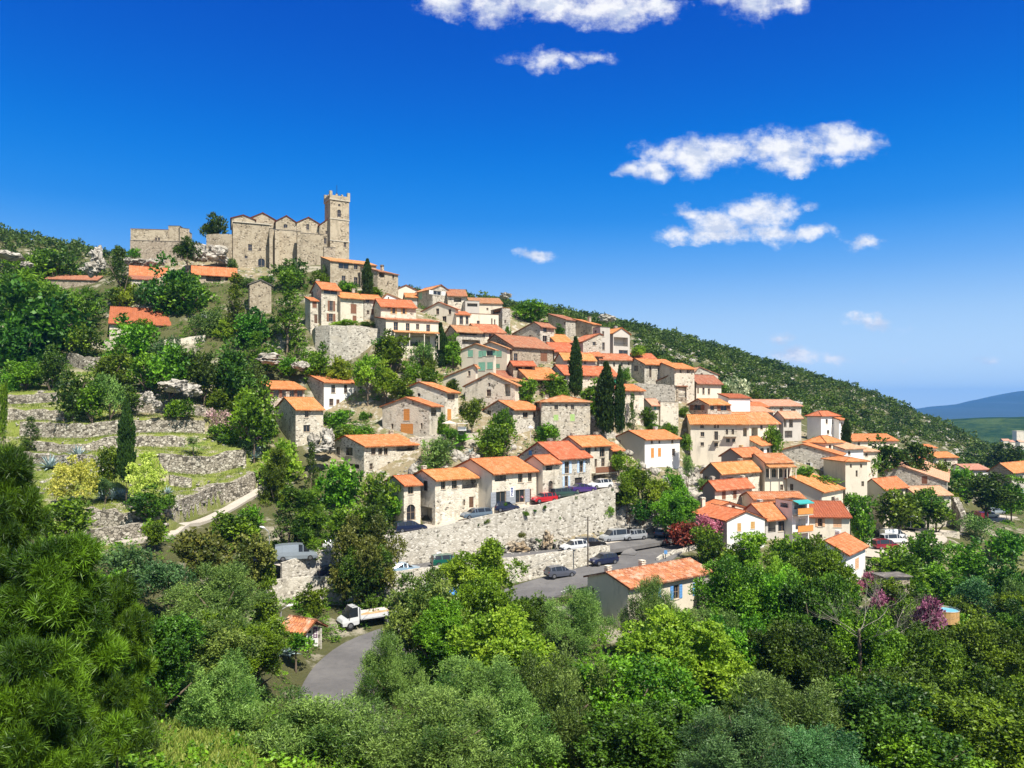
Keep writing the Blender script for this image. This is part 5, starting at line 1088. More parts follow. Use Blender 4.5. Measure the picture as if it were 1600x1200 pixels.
# code, crown box in the photograph (x0 y0 x1 y1), distance (0: where that ray meets the slope)
TREES = '''
P 0 430 128 545 135;d 0 395 60 450 180;b 55 388 120 440 195;k 158 385 214 475 170;b 0 400 45 470 150;l 178 442 214 480 158;d 228 412 302 488 150;b 262 430 330 490 148;o 210 440 240 475 155;s 272 465 302 482 146
K 338 428 400 525 145;K 406 422 492 565 140;d -10 440 118 565 133;d 372 470 420 540 142;o 370 430 396 450 176;d 432 402 480 442 176;b 486 422 518 446 172;s 404 428 430 442 174;o 505 412 522 440 172;b 528 440 560 460 162;s 560 446 600 462 160
d 318 333 357 372 196;d 276 370 312 402 182;s 200 385 220 400 190;t 355 398 372 425 180;s 345 395 372 415 182
b 113 505 157 552 152;b 171 500 247 565 150;b 205 500 240 530 153;o 300 478 345 530 148;l 340 500 372 528 150;b 232 540 300 605 135;d 290 545 345 605 135;b 205 555 260 600 138;d 330 540 395 605 138;o 362 562 412 612 134;g 235 525 280 570 142;b 150 545 205 600 138
K 372 515 428 575 142;s 395 545 440 575 146;b 430 560 470 585 144;d 0 500 70 575 130;b 15 560 70 595 138;d 60 545 105 590 138;b 0 570 25 615 125;d 82 580 150 652 124;b 125 585 165 650 123;o 150 584 192 645 124;d 180 600 226 640 128
s 262 618 306 646 128;b 322 600 366 642 128;d 340 575 372 608 130;b 362 596 432 682 124;b 392 640 436 686 122;f 320 632 366 672 122;f 358 652 402 682 121;b 330 655 382 692 120;l 365 600 395 650 125;g 372 680 398 706 119
k 28 650 68 700 106;t 35 685 60 705 105;y 82 704 156 782 96;y 197 696 257 775 98;b 150 700 192 752 102;d 205 765 262 806 94;g 150 745 178 775 99;s 250 768 275 790 98
b 60 780 142 848 74;b 222 815 260 850 86;s 225 808 258 840 88;b 0 590 12 690 70
c 187 625 208 748 99;c 891 527 908 615 148;c 934 567 960 672 139;c 962 572 975 672 138;c 679 505 697 575 146;c 567 405 581 460 170;c 1316 655 1328 700 168
k 976 614 1000 676 137;b 692 520 724 580 147;l 700 535 722 570 146;b 470 540 520 592 144;l 508 560 552 600 143;l 548 556 600 612 142;l 585 560 622 625 141;b 578 520 645 575 147;d 580 525 632 562 149;o 640 530 682 580 147;b 618 515 650 545 148;b 600 585 652 628 140
b 645 575 690 610 143;s 690 590 722 612 144;b 655 555 685 590 145;o 665 550 680 590 146;b 625 560 660 600 144
b 504 640 548 666 132;s 506 664 560 686 128;b 528 660 582 686 125;s 560 640 580 655 133;o 648 680 716 742 122;b 652 725 680 745 118;b 742 664 812 722 118;l 745 680 790 720 117;b 765 640 812 692 124;b 832 662 876 694 126;b 715 622 758 668 131;s 680 640 700 682 126;b 692 668 720 690 126
b 795 592 842 640 139;b 840 585 892 622 143;b 858 600 892 640 141;b 905 590 948 650 142;b 922 610 945 655 140;b 800 470 860 508 188;d 866 505 882 530 178;l 985 540 1010 560 182;b 966 575 988 603 152;b 785 506 800 525 168;l 520 500 560 512 154;b 560 502 590 513 153
b 992 636 1032 668 137;s 1064 672 1082 700 141;b 1005 662 1035 674 143;b 1020 612 1045 622 153;b 1060 632 1076 654 146;b 1186 668 1226 716 145;s 1000 650 1020 664 136;s 1030 655 1050 672 136;w 1124 580 1168 628 160;b 1115 600 1140 622 162;b 1170 612 1190 625 175
l 964 712 1006 785 122;b 985 730 1022 770 121;l 1000 750 1050 795 120;b 1030 735 1078 790 124;b 954 700 980 742 127;o 1064 708 1086 745 130;B 1020 768 1092 832 116;r 1047 808 1096 845 112;v 1088 802 1124 830 113;b 1084 822 1136 880 105;l 1150 826 1196 892 101;l 1122 842 1162 900 102;b 1192 836 1262 905 101
b 960 740 1000 800 119;d 980 780 1030 815 119;l 940 790 960 812 118;b 1185 860 1240 950 92;B 1100 880 1200 990 80
k 1308 722 1332 785 138;b 1238 728 1272 756 142;b 1256 744 1312 768 140;s 1300 720 1318 742 140;b 1345 705 1376 746 150;d 1345 690 1412 742 178;d 1398 684 1452 745 175;b 1446 720 1482 760 178;b 1328 800 1352 845 130;l 1315 758 1348 802 138;b 1366 768 1432 822 150;b 1418 765 1482 812 154;l 1350 770 1378 815 148;s 1408 800 1440 826 148
d 1502 738 1582 792 168;b 1480 730 1520 780 172;o 1500 802 1546 842 140;b 1440 788 1486 818 152;l 1470 770 1500 785 168;b 1560 740 1600 800 172;s 1545 770 1580 800 165;b 1570 700 1600 735 240;d 1540 690 1600 730 270
b 1355 858 1442 922 112;b 1420 832 1482 892 124;b 1480 846 1545 902 122;b 1540 828 1600 880 130;d 1542 870 1602 940 108;b 1440 880 1502 935 112;g 1492 900 1552 962 104;b 1555 920 1602 990 96;w 1440 868 1470 892 120;l 1552 855 1582 880 124;s 1480 930 1530 970 102;b 1400 900 1460 945 112;o 1570 900 1600 960 100;s 1380 890 1425 912 116
v 1348 888 1382 918 99;v 1434 893 1466 922 104;b 1372 904 1432 950 96;v 1388 900 1412 922 95.5;v 1328 902 1356 922 98;v 1424 925 1474 975 89;v 1362 918 1402 960 95;b 1300 890 1345 950 92;b 1380 930 1430 990 92;b 1270 900 1320 960 90;b 1480 960 1520 1010 94
B 1148 890 1262 1010 78;B 1238 852 1322 960 95;b 1322 765 1362 850 129;b 1130 742 1165 775 143;o 1085 745 1115 780 140;s 1150 735 1180 752 146;s 1040 660 1060 680 136;s 1075 765 1100 790 132;D 1222 900 1332 1050 70;B 1290 960 1400 1080 66;L 1190 880 1240 940 86;B 1372 990 1490 1100 68;B 1470 975 1600 1090 72;D 1330 1040 1450 1150 56;B 1500 1060 1620 1180 58;D 1560 940 1640 1060 74;D 1180 980 1290 1100 60
k 408 760 500 866 95;p 404 700 460 790 98;l 410 690 470 762 106;k 470 690 505 790 92;b 495 720 560 800 98;b 552 745 628 835 94;b 500 790 575 850 90;d 560 790 610 850 89;p 440 765 520 868 96;b 590 760 630 820 97
N 522 815 616 930 88;D 528 850 612 935 87;L 700 848 802 932 80;N 610 905 725 1025 68;B 690 900 800 1020 72;L 718 960 850 1085 60;O 852 930 945 1005 76;D 770 930 860 1010 78;B 650 930 730 1040 64
O 575 1005 650 1115 52;O 288 1035 402 1150 42;O 405 1082 580 1215 38;O 598 1090 765 1215 36;O 815 1020 945 1185 46;O 975 915 1050 1015 76;O 1062 952 1155 1030 76;L 995 965 1135 1085 60;B 900 1035 1065 1185 48;B 1095 980 1205 1100 62;O 1150 1060 1300 1190 46;D 1280 1080 1455 1210 46;B 1420 1080 1602 1210 48
G 1090 1120 1240 1230 36;O 740 1080 860 1200 42;G 1200 1140 1340 1240 37;D 930 1100 1080 1210 40;B 1340 1130 1500 1240 44;O 690 1030 800 1110 50
Q -110 690 110 960 22;Q -60 830 220 1130 19;Q -90 980 190 1310 16;Q 90 890 275 1130 24;Q -140 640 40 860 24;D 180 958 302 1065 40;N 290 975 385 1055 50;O 275 895 405 985 66;g 150 850 240 930 70;g 220 870 302 940 68;n 280 828 370 905 80;n 360 838 425 905 82;b 310 955 372 1040 56;B 360 970 445 1045 58;b 395 905 438 985 72;b 462 915 512 962 84;b 396 860 430 925 84;D 60 1050 210 1200 30
l 470 960 492 985 84;b 330 800 400 850 92;b 370 790 412 840 92;s 440 985 485 1010 70;O 0 860 120 960 60;b 120 900 200 990 58;B 210 1060 300 1160 44;O 150 1080 240 1200 32
'''
ANCH = [(x, y, n) for n, x, y in []]
ANCHORS = [('the umbrella of dark pines at the left edge',60,480),('the red-roofed farmhouse',225,495),('the fortress ruin',250,385),('the church front',420,420),('the tall rock',150,410),('the ruined chapel gable',408,460),
('the stone bastion wall',545,535),('the agaves on the terraces',110,720),('the tall terrace cypress',197,690),('the small palm',300,690),('the footpath',300,810),('the timber-windowed house',440,615),('the stone tower house',470,665),('the whitewashed house',510,610),
('the long corner-loggia house',580,710),('the orange-doored house',640,650),('the lime-shuttered square house',885,655),('the banana plant',722,645),('the wide orange roof',840,590),('the single tall cypress',900,570),('the twin cypresses',958,620),
('the skyline houses',700,470),('the balcony house at the village edge',975,540),('the walled garden',1020,620),('the big cream house',1125,700),('the white orange-doored house',1030,700),('the roadside row',780,750),('the retaining wall',800,820),
('the hairpin junction',1030,850),('the blue-shuttered house',1010,930),('the grey-roofed outbuilding',1140,920),('the brown-shuttered white gable',1160,830),('the teal awning',1235,785),('the peach-shuttered house',1300,830),('the low white house',1330,885),
('the slim tower house',1340,745),('the big grey gable house',1270,725),('the car park',1390,840),('the gable house by the car park',1430,760),('the stone pillar wall',1500,790),('the blue-doored house',1580,760),('the swimming pool',1478,945),('the bare dead tree',1345,960),
('the flatbed truck',568,980),('the tiled bus shelter',462,980),('the asphalt bend',550,1040),('the grey van',462,895),('the street lamp by the pines',415,835),('the tall utility pole',918,850),('the lower left corner',100,1100),('the bottom edge of the slope',700,1150),('the lower right slope',1450,1120),('the meadow patch',380,1170),('the green-shuttered gables',750,560),('the square white house',1290,665),('the wooded hill foot',1440,700)]
rt = random.Random(5)
items = []
for ln in TREES.replace('\n', ';').split(';'):
    q_ = ln.split()
    if len(q_) != 6: continue
    code = q_[0]; x0, y0, x1, y1, Y = map(float, q_[1:])
    Yh = hit((x0+x1)/2, y1 - (y1-y0)*.08, ymin=12)
    if Y == 0: Y = Yh
    if Yh and Y > 45: Y = min(Y, Yh + 1.0) if Yh > Y * .8 else Y     # never bury a crown in the slope
    if Yh and Y > 90 and not (950 < x0 < 1095 and y1 > 690) and (HY-y1)/F*Y - ground(((x0+x1)/2-CX)/F*Y, Y) > max(2.2, .5*(y1-y0)/F*Y): Y = Yh
    items.append((code, x0, y0, x1, y1, Y))
lbl = {}
for it in items:
    code, x0, y0, x1, y1, Y = it; cx, cy = (x0+x1)/2, (y0+y1)/2
    best = min(ANCHORS, key=lambda a: (a[1]-cx)**2 + ((a[2]-cy)*1.2)**2); dx, dy = cx-best[1], cy-best[2]
    if abs(dx) < 22 and abs(dy) < 22: rel = 'right beside'
    elif abs(dx) > abs(dy)*1.1: rel = 'to the right of' if dx > 0 else 'to the left of'
    else: rel = 'below' if dy > 0 else 'above'
    w_ = KIND[code][3]; noun = KIND[code][2].replace('_', ' ')
    noun = {'umbrella pine':'tree','pine tree':'tree' if 'pine' in w_ else 'pine','cypress tree':'tree','conifer tree':'tree','olive tree':'tree','round shrub':'shrub','shrub tree':'shrub','oleander bush':'oleander','smoke bush':'smoke bush','flowering bush':'bush','flowering tree':'tree','broadleaf tree':'tree','evergreen tree':'evergreen'}.get(noun, noun)
    lbl.setdefault((w_, noun, rel, best[0]), []).append(it)
ORD = ['largest', 'second largest', 'third largest', 'fourth largest', 'fifth largest', 'sixth largest', 'seventh largest']
for (w_, noun, rel, an), L in lbl.items():
    L.sort(key=lambda i: -(i[3]-i[1])*(i[4]-i[2]))
    for n, (code, x0, y0, x1, y1, Y) in enumerate(L):
        text = f'{w_} {noun} {rel} {an}' if len(L) == 1 else ((f'smallest {w_} {noun} {rel} {an}') if n == len(L)-1 else f'{ORD[n]} {w_} {noun} {rel} {an}')
        key, mt, name, _ = KIND[code]
        cx = (x0+x1)/2; X = (cx-CX)/F*Y; wd_ = (x1-x0)/F*Y; zt = (HY-y0)/F*Y; zb_ = (HY-y1)/F*Y
        gz = ground(X, Y)
        if gz > zb_ + (zt-zb_)*.35: zb_ = zb_
        shrub = key in ('s', 'y')
        if key not in ('c', 'k', 'y', 's', 'np'): k_ = .04 if (cx > 560 and y1 < 850 and cx < 1360) else (1.9 if (cx < 500 and y1 < 640) else 1); wd_ *= 1 + (.18 if Y > 62 else .34)*min(k_, 1.5); zb_ -= (zt-zb_)*.16*k_
        if key == 'c': wd_ *= 1.25
        if key == 'np': zb_ -= (zt-zb_)*.35
        if key in ('s',): wd_ *= 1.1; zb_ -= (zt-zb_)*.1
        hw_ = (zt-zb_)/(wd_/2)
        if hw_ > 2.7 and key in ('b', 'd', 'l'): key = 'b3'
        elif hw_ > 2.7 and key in ('nb', 'nl'): key = 'nb3'
        root = empty(name, (X, Y + (.0 if Y > 60 else 0), zb_), rt.uniform(0, 6.28), text, 'shrub' if ('shrub' in name or 'bush' in name) else 'tree', 'trees and shrubs of the slope')
        root.scale = (wd_/2*1.04, wd_/2*1.04, (zt-zb_)*1.03)
        me_ = rt.choice(CR[key]); o = bpy.data.objects.new('crown', me_); COL.objects.link(o); o.parent = root
        if not me_.materials: me_.materials.append(M[mt])
        o.material_slots[0].link = 'OBJECT'; o.material_slots[0].material = M[mt]
        gap = (zb_ - gz) / max(zt-zb_, .1)
        tm_ = rt.choice(TRS if shrub or key in ('c', 'np') else TR)
        o2 = bpy.data.objects.new('trunk', tm_); COL.objects.link(o2); o2.parent = root
        if not tm_.materials: tm_.materials.append(M['bark'])
        if key == 'np': o2.scale = (.5, .5, 1)
        if gap > 1.1: o2.scale = (1, 1, gap / 1.1)
        elif shrub: o2.scale = (.6, .6, .5)
# ---- masses nobody could count: scrub on the hill, undergrowth and grass
def scatter(name, mt, seed, regions, label, tmpl_kw, size, flat=.7, ntmpl=6, sink=.15):
    """regions: (polygon in the photograph, Y0, Y1, plants per square metre)"""
    g = np.random.default_rng(seed)
    TM_ = [crown_arrays(seed=seed*10+i, **tmpl_kw) for i in range(ntmpl)]
    ax = np.diff(GX, axis=1)[:-1, :] ; ay = np.diff(GY, axis=0)[:, :-1]; area = ax * ay
    VV_, TT = [], []
    for poly, Y0, Y1, dn in regions:
        mk = poly_mask(poly, PXg, PYg)[:-1, :-1] & (GY[:-1, :-1] > Y0) & (GY[:-1, :-1] < Y1)
        w_ = (area * mk).ravel(); tot = w_.sum(); n = int(tot * dn)
        if n <= 0: continue
        idx = g.choice(len(w_), n, p=w_/tot); i, j = idx // (NU-1), idx % (NU-1)
        fy = g.random(n); fx = g.random(n)
        y = YS[i] + (YS[i+1]-YS[i])*fy; u = US[j] + (US[j+1]-US[j])*fx; x = u*y; z = bil(GZ, x, y)
        ok = np.ones(n, bool)
        P_ = np.stack([x, y], 1)
        for k_, (L_, wd_) in RD.items():
            d, _, _ = seg_dist(L_, x, y); ok &= d > wd_/2 + size[1]*.45
        d, _, _ = seg_dist(PL, x, y); ok &= d > 1.3
        for r_ in FOOT:
            (X0, Y0_, th_, a_, b_) = r_; c_, s_ = math.cos(th_), math.sin(th_); lx = (x-X0)*c_ + (y-Y0_)*s_; ly = -(x-X0)*s_ + (y-Y0_)*c_
            ok &= ~((lx > -.6) & (lx < a_+.3) & (ly > -.6) & (ly < b_+.3))
        if name.startswith('hill'): pp = CX + F*x/y; ok &= ~((pp > 185) & (pp < 650) & (y < 222))
        x, y, z = x[ok], y[ok], z[ok]
        for a_, b_, c_ in zip(x, y, z):
            q_, t_ = TM_[g.integers(ntmpl)]; s_ = g.uniform(*size); an = g.uniform(0, 6.28); ca, sa = math.cos(an)*s_/2, math.sin(an)*s_/2
            v_ = q_.reshape(-1, 3); o = np.empty_like(v_); o[:, 0] = v_[:, 0]*ca - v_[:, 1]*sa + a_; o[:, 1] = v_[:, 0]*sa + v_[:, 1]*ca + b_; o[:, 2] = (v_[:, 2]-sink)*s_*flat*g.uniform(.7, 1.2) + c_
            VV_.append(o); TT.append(np.clip(t_*.7 + g.uniform(-.15, .45), 0, 1))
    V_ = np.concatenate(VV_); T_ = np.concatenate(TT); n = len(V_)//4
    o = link(name, np_mesh(name, V_, np.arange(n*4).reshape(-1, 4), T_), M[mt]); setp(o, label, None, None, 'stuff'); return o
FOOT = []
for h in HS:
    (nm, lb, xl, xc, xr, yb, ye, yr, Y, th, typ, wl, rf, wins, op) = h; th = R(th); p = pt(xc, yb, Y); u = (xr-CX)/F
    a = (u*p.y - p.x)/(math.cos(th) - u*math.sin(th))
    b_ = op.get('b') or min(max((p.x - (xl-CX)/F*p.y)/(math.sin(th) + (xl-CX)/F*math.cos(th)), 2.5), 16)
    FOOT.append((p.x, p.y, th, a, b_))
HILL = [(-200,300),(200,380),(420,400),(640,430),(1600,520),(1750,900),(1500,760),(1420,715),(1330,700),(1250,655),(1130,605),(1000,572),(985,520),(870,505),(780,480),(640,460),(360,440),(200,430),(-200,470)]
DOME = dict(shape='dome', K=8, S=16, L=5, slen=.3, ll=.34, lw=.22, rc=(.35, .55))
scatter('hill_scrub', 'l_s', 3, [(HILL, 184, 470, .05)], 'dense dark green scrub and holm oaks covering the hill behind the village', dict(shape='dome', K=10, S=40, L=5, slen=.2, ll=.22, lw=.16, rc=(.3, .45), asp=1.5), (2.4, 8.0), .62, 8)
scatter('hill_brush', 'l_n', 4, [(HILL, 184, 470, .06)], 'paler low brush between the dark scrub of the hill', DOME, (1.2, 3.0), .6)
MID = [(-300,380),(200,430),(700,470),(1000,560),(1330,700),(1700,780),(1800,1400),(-300,1400)]
scatter('undergrowth', 'l_b', 5, [(MID, 22, 60, .5), ([(420,900),(1700,880),(1700,1300),(420,1300)], 56, 135, .55), ([(-200,800),(430,860),(430,1300),(-200,1300)], 45, 95, .35), ([(-200,470),(480,440),(480,560),(420,600),(200,590),(-200,590)], 125, 205, .55),
    ([(440,520),(640,520),(720,560),(700,640),(560,640),(500,590)], 125, 165, .22), ([(640,860),(960,860),(960,960),(640,960)], 60, 97, .4), ([(460,590),(700,560),(1000,590),(1330,690),(1360,790),(1100,850),(1060,760),(860,700),(560,740)], 115, 178, .13), ([(560,440),(900,480),(1000,600),(700,560)], 140, 200, .06), ([(960,680),(1100,760),(1080,840),(960,840)], 108, 132, .16), ([(1340,690),(1700,720),(1700,880),(1500,840),(1480,790),(1340,770)], 150, 260, .12),
    ([(430,700),(640,740),(640,840),(430,900)], 88, 120, .35)], 'low green undergrowth filling the gaps between the trees', dict(shape='dome', K=8, S=30, L=6, slen=.26, ll=.2, lw=.11, rc=(.32, .5)), (.9, 2.6), .7, 8)
scatter('garden_weeds', 'l_o', 6, [([(460,560),(1000,560),(1200,640),(1330,800),(1100,850),(560,800)], 100, 180, .14), ([(0,580),(420,600),(420,760),(180,850),(0,850)], 88, 160, .3), ([(640,800),(960,790),(960,850),(640,890)], 100, 118, .3), ([(190,390),(420,390),(420,440),(190,440)], 172, 215, .1)],
    'small weeds and tufts on the terraces and between the houses', dict(shape='dome', K=6, S=18, L=5, slen=.3, ll=.24, lw=.1, rc=(.3, .5)), (.4, 1.5), .6)
# short grass on the lawns and the meadow patch
def grass(name, regions, label, seed, n_per, hgt):
    g = np.random.default_rng(seed); VV_ = []
    for poly, Y0, Y1, dn in regions:
        ax = np.diff(GX, axis=1)[:-1, :]; ay = np.diff(GY, axis=0)[:, :-1]; mk = poly_mask(poly, PXg, PYg)[:-1, :-1] & (GY[:-1, :-1] > Y0) & (GY[:-1, :-1] < Y1)
        w_ = (ax*ay*mk).ravel(); tot = w_.sum(); n = int(tot*dn); idx = g.choice(len(w_), n, p=w_/tot); i, j = idx//(NU-1), idx % (NU-1)
        y = YS[i] + (YS[i+1]-YS[i])*g.random(n); u = US[j] + (US[j+1]-US[j])*g.random(n); x = u*y; z = bil(GZ, x, y)
        b_ = np.stack([x, y, z], 1); d = unit(g.normal(size=(n, 3)) * [.5, .5, 0] + [0, 0, 1]); s = g.uniform(.5, 1.2, n)[:, None]*hgt; an = g.uniform(0, 6.28, n); w2 = np.stack([np.cos(an), np.sin(an), 0*an], 1)*hgt*.12
        VV_.append(np.stack([b_-w2, b_+w2, b_+d*s+w2*.3, b_+d*s-w2*.3], 1).reshape(-1, 3))
    V_ = np.concatenate(VV_); n = len(V_)//4
    setp(link(name, np_mesh(name, V_, np.arange(n*4).reshape(-1, 4), g.uniform(0, 1, n)), M['l_gr']), label, None, None, 'stuff')
M['l_gr'] = leaf('grass_blades', (.1, .2, .012), (.34, .4, .08), .3)
grass('meadow_grass', [([(180,1120),(500,1120),(520,1260),(180,1260)], 22, 60, 60), ([(-50,1150),(400,1150),(400,1300),(-50,1300)], 15, 40, 40)], 'yellow-green long grass at the bottom of the slope', 11, 0, .38)
grass('terrace_grass', [([(0,580),(420,600),(420,760),(180,850),(0,850)], 88, 160, 16), ([(1480,860),(1600,860),(1600,1020),(1480,1020)], 80, 150, 8)], 'short bright grass on the stone terraces', 12, 0, .3)

# ---- agaves, palm, banana, dead tree
def agave_mesh(seed, n=34):
    g = random.Random(seed); mb = MB()
    for k in range(n):
        an = k*2.4 + g.uniform(-.2, .2); el = .15 + 1.15*(k/n) + g.uniform(-.1, .1); l = g.uniform(.8, 1.1); P_ = []
        for i in range(5):
            t_ = i/4; e2 = el - .35*t_*(1-k/n) - .1*t_; r_ = l*t_; P_.append((r_*math.cos(el)*math.cos(an), r_*math.cos(el)*math.sin(an), r_*math.sin(el) - .28*t_*t_*(1-k/n)))
        w_ = [.07, .085, .075, .045, .004]; sx, sy = -math.sin(an), math.cos(an)
        for i in range(4):
            a, b_ = P_[i], P_[i+1]
            for s_ in (-1, 1): mb.face([(a[0], a[1], a[2]-.02), (b_[0], b_[1], b_[2]-.02*(i < 3)), (b_[0]+sx*w_[i+1]*s_, b_[1]+sy*w_[i+1]*s_, b_[2]+.02), (a[0]+sx*w_[i]*s_, a[1]+sy*w_[i]*s_, a[2]+.02)])
    return mb.mesh('agave')
AG = [agave_mesh(i) for i in range(3)]
for i, (px, py, s_, lb) in enumerate([(78,732,2.3,'big pale agave at the left end of the upper terraces'),(122,716,2.2,'pale agave leaning over the yellow rounded shrub'),(108,722,1.4,'small agave tucked between the two big pale ones'),(160,781,1.5,'leftmost blue agave of the row above the low wall'),(176,780,1.6,'second blue agave of the row above the low wall'),
    (190,778,1.7,'tallest blue agave in the middle of the low-wall row'),(200,781,1.4,'rightmost blue agave of the row above the low wall'),(347,690,1.7,'blue agave beside the pink oleander'),(398,716,1.7,'agave at the top end of the footpath'),(262,772,1.2,'agave right of the yellow cone shrub'),(115,786,1.3,'agave in the shade of the yellow shrub'),(228,842,1.5,'agave at the lower end of the footpath'),
    (402,705,1.3,'small agave near the tower house wall'),(736,710,1.2,'agave above the big orange roadside roof'),(452,1022,1.4,'agave in front of the tiled bus shelter'),(437,1024,1.2,'small agave left of the tiled bus shelter'),(245,487,1.4,'agave behind the farmhouse roof'),(425,440,1.3,'agave below the church door')]):
    Y = hit(px, py, ymin=60) or 100
    o = link('agave', AG[i % 3], M['agave']); o.location = (((px-CX)/F*Y), Y, ground((px-CX)/F*Y, Y)); o.scale = (s_*.95,)*3; o.rotation_euler = (0, 0, i*1.1); setp(o, lb, 'agave', 'blue-grey agaves')
def palm(name, label, px, py, Y, h_, fl, n, mt, wide=.06, droop=.8):
    g = random.Random(len(label)); X = (px-CX)/F*Y; z = ground(X, Y)
    e = empty(name, (X, Y, z), 0, label, 'palm' if 'palm' in name else 'plant'); mb = MB(); mb.tube([(0,0,-.3),(0.02,0,h_*.5),(0,0,h_)], [.14,.12,.1], 7); mb.obj('trunk', M['bark'], e)
    mb = MB()
    for k in range(n):
        an = k*2.4; el = g.uniform(-.1, 1.3); pr = None
        for i in range(7):
            t_ = i/6; c = (fl*t_*math.cos(el)*math.cos(an), fl*t_*math.cos(el)*math.sin(an), h_ + fl*t_*math.sin(el) - droop*t_*t_*fl*.5)
            if pr:
                sx, sy = -math.sin(an), math.cos(an); w_ = fl*wide*(1.5 if wide > .1 else 3)*(math.sin(math.pi*min(t_+.1, 1))+.15)
                for s_ in (-1, 1): mb.face([pr, c, (c[0]+sx*w_*s_, c[1]+sy*w_*s_, c[2]-w_*.5), (pr[0]+sx*w_*s_*.8, pr[1]+sy*w_*s_*.8, pr[2]-w_*.5)] if wide > .1 else [pr, ((pr[0]+c[0])/2, (pr[1]+c[1])/2, (pr[2]+c[2])/2), (c[0]+sx*w_*s_, c[1]+sy*w_*s_, c[2]-w_*.3)])
            pr = c
    mb.obj('fronds', mt, e)
M['palm'] = plain('palm_frond', (.12, .2, .03), .5, var=.3); M['ban'] = plain('banana_leaf', (.14, .32, .03), .4, var=.2)
palm('palm_tree', 'small feathery palm on the broad left terrace', 302, 706, 118, 1.7, 2.7, 44, M['palm'])
palm('banana_plant', 'banana plant with big torn leaves beside the orange-doored house', 722, 655, 127, 1.6, 2.6, 12, M['ban'], .14)
def dead_tree(label, px, py, Y, H_, seed):
    g = random.Random(seed); X = (px-CX)/F*Y; z = ground(X, Y); zt = (HY-py)/F*Y
    e = empty('bare_tree', (X, Y, zt), 0, label, 'tree'); mb = MB(); mb.tube([(0,0,z-zt-.3),(.1,0,(z-zt)*.4),(0,0,0)], [.2,.16,.12], 7); mb.obj('trunk', M['bark'], e); mb = MB()
    def br(p, d, l, r, dep):
        P_ = [p]; q = Vector(p)
        for i in range(4): d = (d + Vector((g.uniform(-.3,.3), g.uniform(-.3,.3), g.uniform(-.15,.2)))).normalized(); q = q + d*l/4; P_.append(tuple(q))
        mb.tube(P_, [r, r*.85, r*.7, r*.5, r*.3], 5)
        if dep > 0:
            for k in range(3): br(P_[g.randint(1, 4)], (d + Vector((g.uniform(-1,1), g.uniform(-1,1), g.uniform(-.2,.6)))).normalized(), l*.62, r*.5, dep-1)
    mb.tube([(0,0,-1.4),(0,0,.15)], [.1,.06], 6)
    for k in range(6): an = k*1.05; br((0,0,-.2*k), Vector((math.cos(an), math.sin(an)*.7, .55)), H_*.5, .032, 3)
    mb.obj('branches', M['palebark'], e)
dead_tree('bare dead tree with pale tangled branches left of the swimming pool', 1342, 985, 64, 7.5, 3)
dead_tree('pale leafless branches rising from the bushes right of the tall dead tree', 1405, 990, 70, 7, 8)
# ------------------------------------------------------------------ rocks
def rock(label, px, py, w_, h_, Y, seed, cat='rock', rough=.35, dy=.8, mt='rock'):
    if 'cream house' in label: Y = (hit(px, py, ymin=100) or Y) - 1.5
    g = random.Random(seed); bm = bmesh.new(); bmesh.ops.create_icosphere(bm, subdivisions=5 if mt == 'brk' else 4, radius=1)
    import mathutils
    off = Vector((g.uniform(0,50), g.uniform(0,50), g.uniform(0,50)))
    for v in bm.verts:
        n = v.co.normalized(); d = 1 + rough*mathutils.noise.noise(n*1.3+off) + rough*.6*mathutils.noise.noise(n*3+off) + rough*.25*mathutils.noise.noise(n*8+off)
        c = mathutils.noise.cell(n*2.2+off)
        v.co = n*d*(1+.22*(c-.5)); 
    me = bpy.data.meshes.new('rock'); bm.to_mesh(me); bm.free(); o = link('rock', me, M[mt])
    o.location = pt(px, py, Y); o.scale = (w_/F*Y/2, w_/F*Y/2*dy, h_/F*Y/2); o.rotation_euler = (0, 0, g.uniform(0, 3)) if abs(w_-h_) < .3*w_ else (0, g.uniform(-.1, .1), 0)
    return setp(o, label, cat, 'pale limestone rocks')
for i, a in enumerate([('tall pale pointed rock between trees on the upper left',151,402,22,34,176),('block of white rock under the tall pointed rock',144,420,26,22,175),('small rock right of the tall pointed rock',158,412,14,20,175.5),
    ('white boulder at the foot of the fortress',212,410,32,12,188),('low rock group centre of the fortress foot',235,411,26,13,187),('pale rock by the left corner of the orange long roof',200,408,16,12,187),('white rock under the right fortress wall',250,410,18,12,188),
    ('grey boulder below the stone block wall',310,400,28,18,186),('rounded boulder beneath the church tree',296,398,16,14,187),('dark rock face left of the church front',340,398,36,26,188),
    ('pale rocks at the far left above the pines',12,400,44,14,170),('small pale outcrop in the green slope at far left',42,414,20,10,170),
    ('large grey boulder on the upper terrace',231,622,22,20,127),('grey boulder right of the large terrace boulder',246,632,16,14,125),('pale boulder under the dark thicket',298,610,30,20,129),
    ('rough grey rock outcrop under the thicket of evergreens',272,602,44,20,131),('grey rock under the pale pine',420,560,40,18,145),('rock face below the bastion wall',470,572,26,14,147),
    ('slanted boulder in front of the stone tower house',512,685,24,34,124),('rock slab right of the stone tower house',490,690,20,24,125),('pale rocks below the long corner house',500,702,40,14,121),
    ('rock ledge carrying the big cream house',1120,752,110,44,146),('jagged pale rock right of the ledge under the cream house',1145,735,50,30,145),('pale rock left foot of the cream house',1085,748,40,40,144),
    ('grey rocks below the dark green car wall',735,868,60,14,106.5),('broken rock slope at the right end of the retaining wall',970,815,40,50,120),('rock mass under the shaded tree by the parking bay',1010,822,60,26,121),
    ('grey rocks left of the parked white hatchback',720,868,70,14,105.5),('rock in the garden left of the white gable',790,462,20,10,270),('pale outcrop on the hill behind the flat-topped house',948,497,26,14,265)]): rock(*a, seed=i+3)
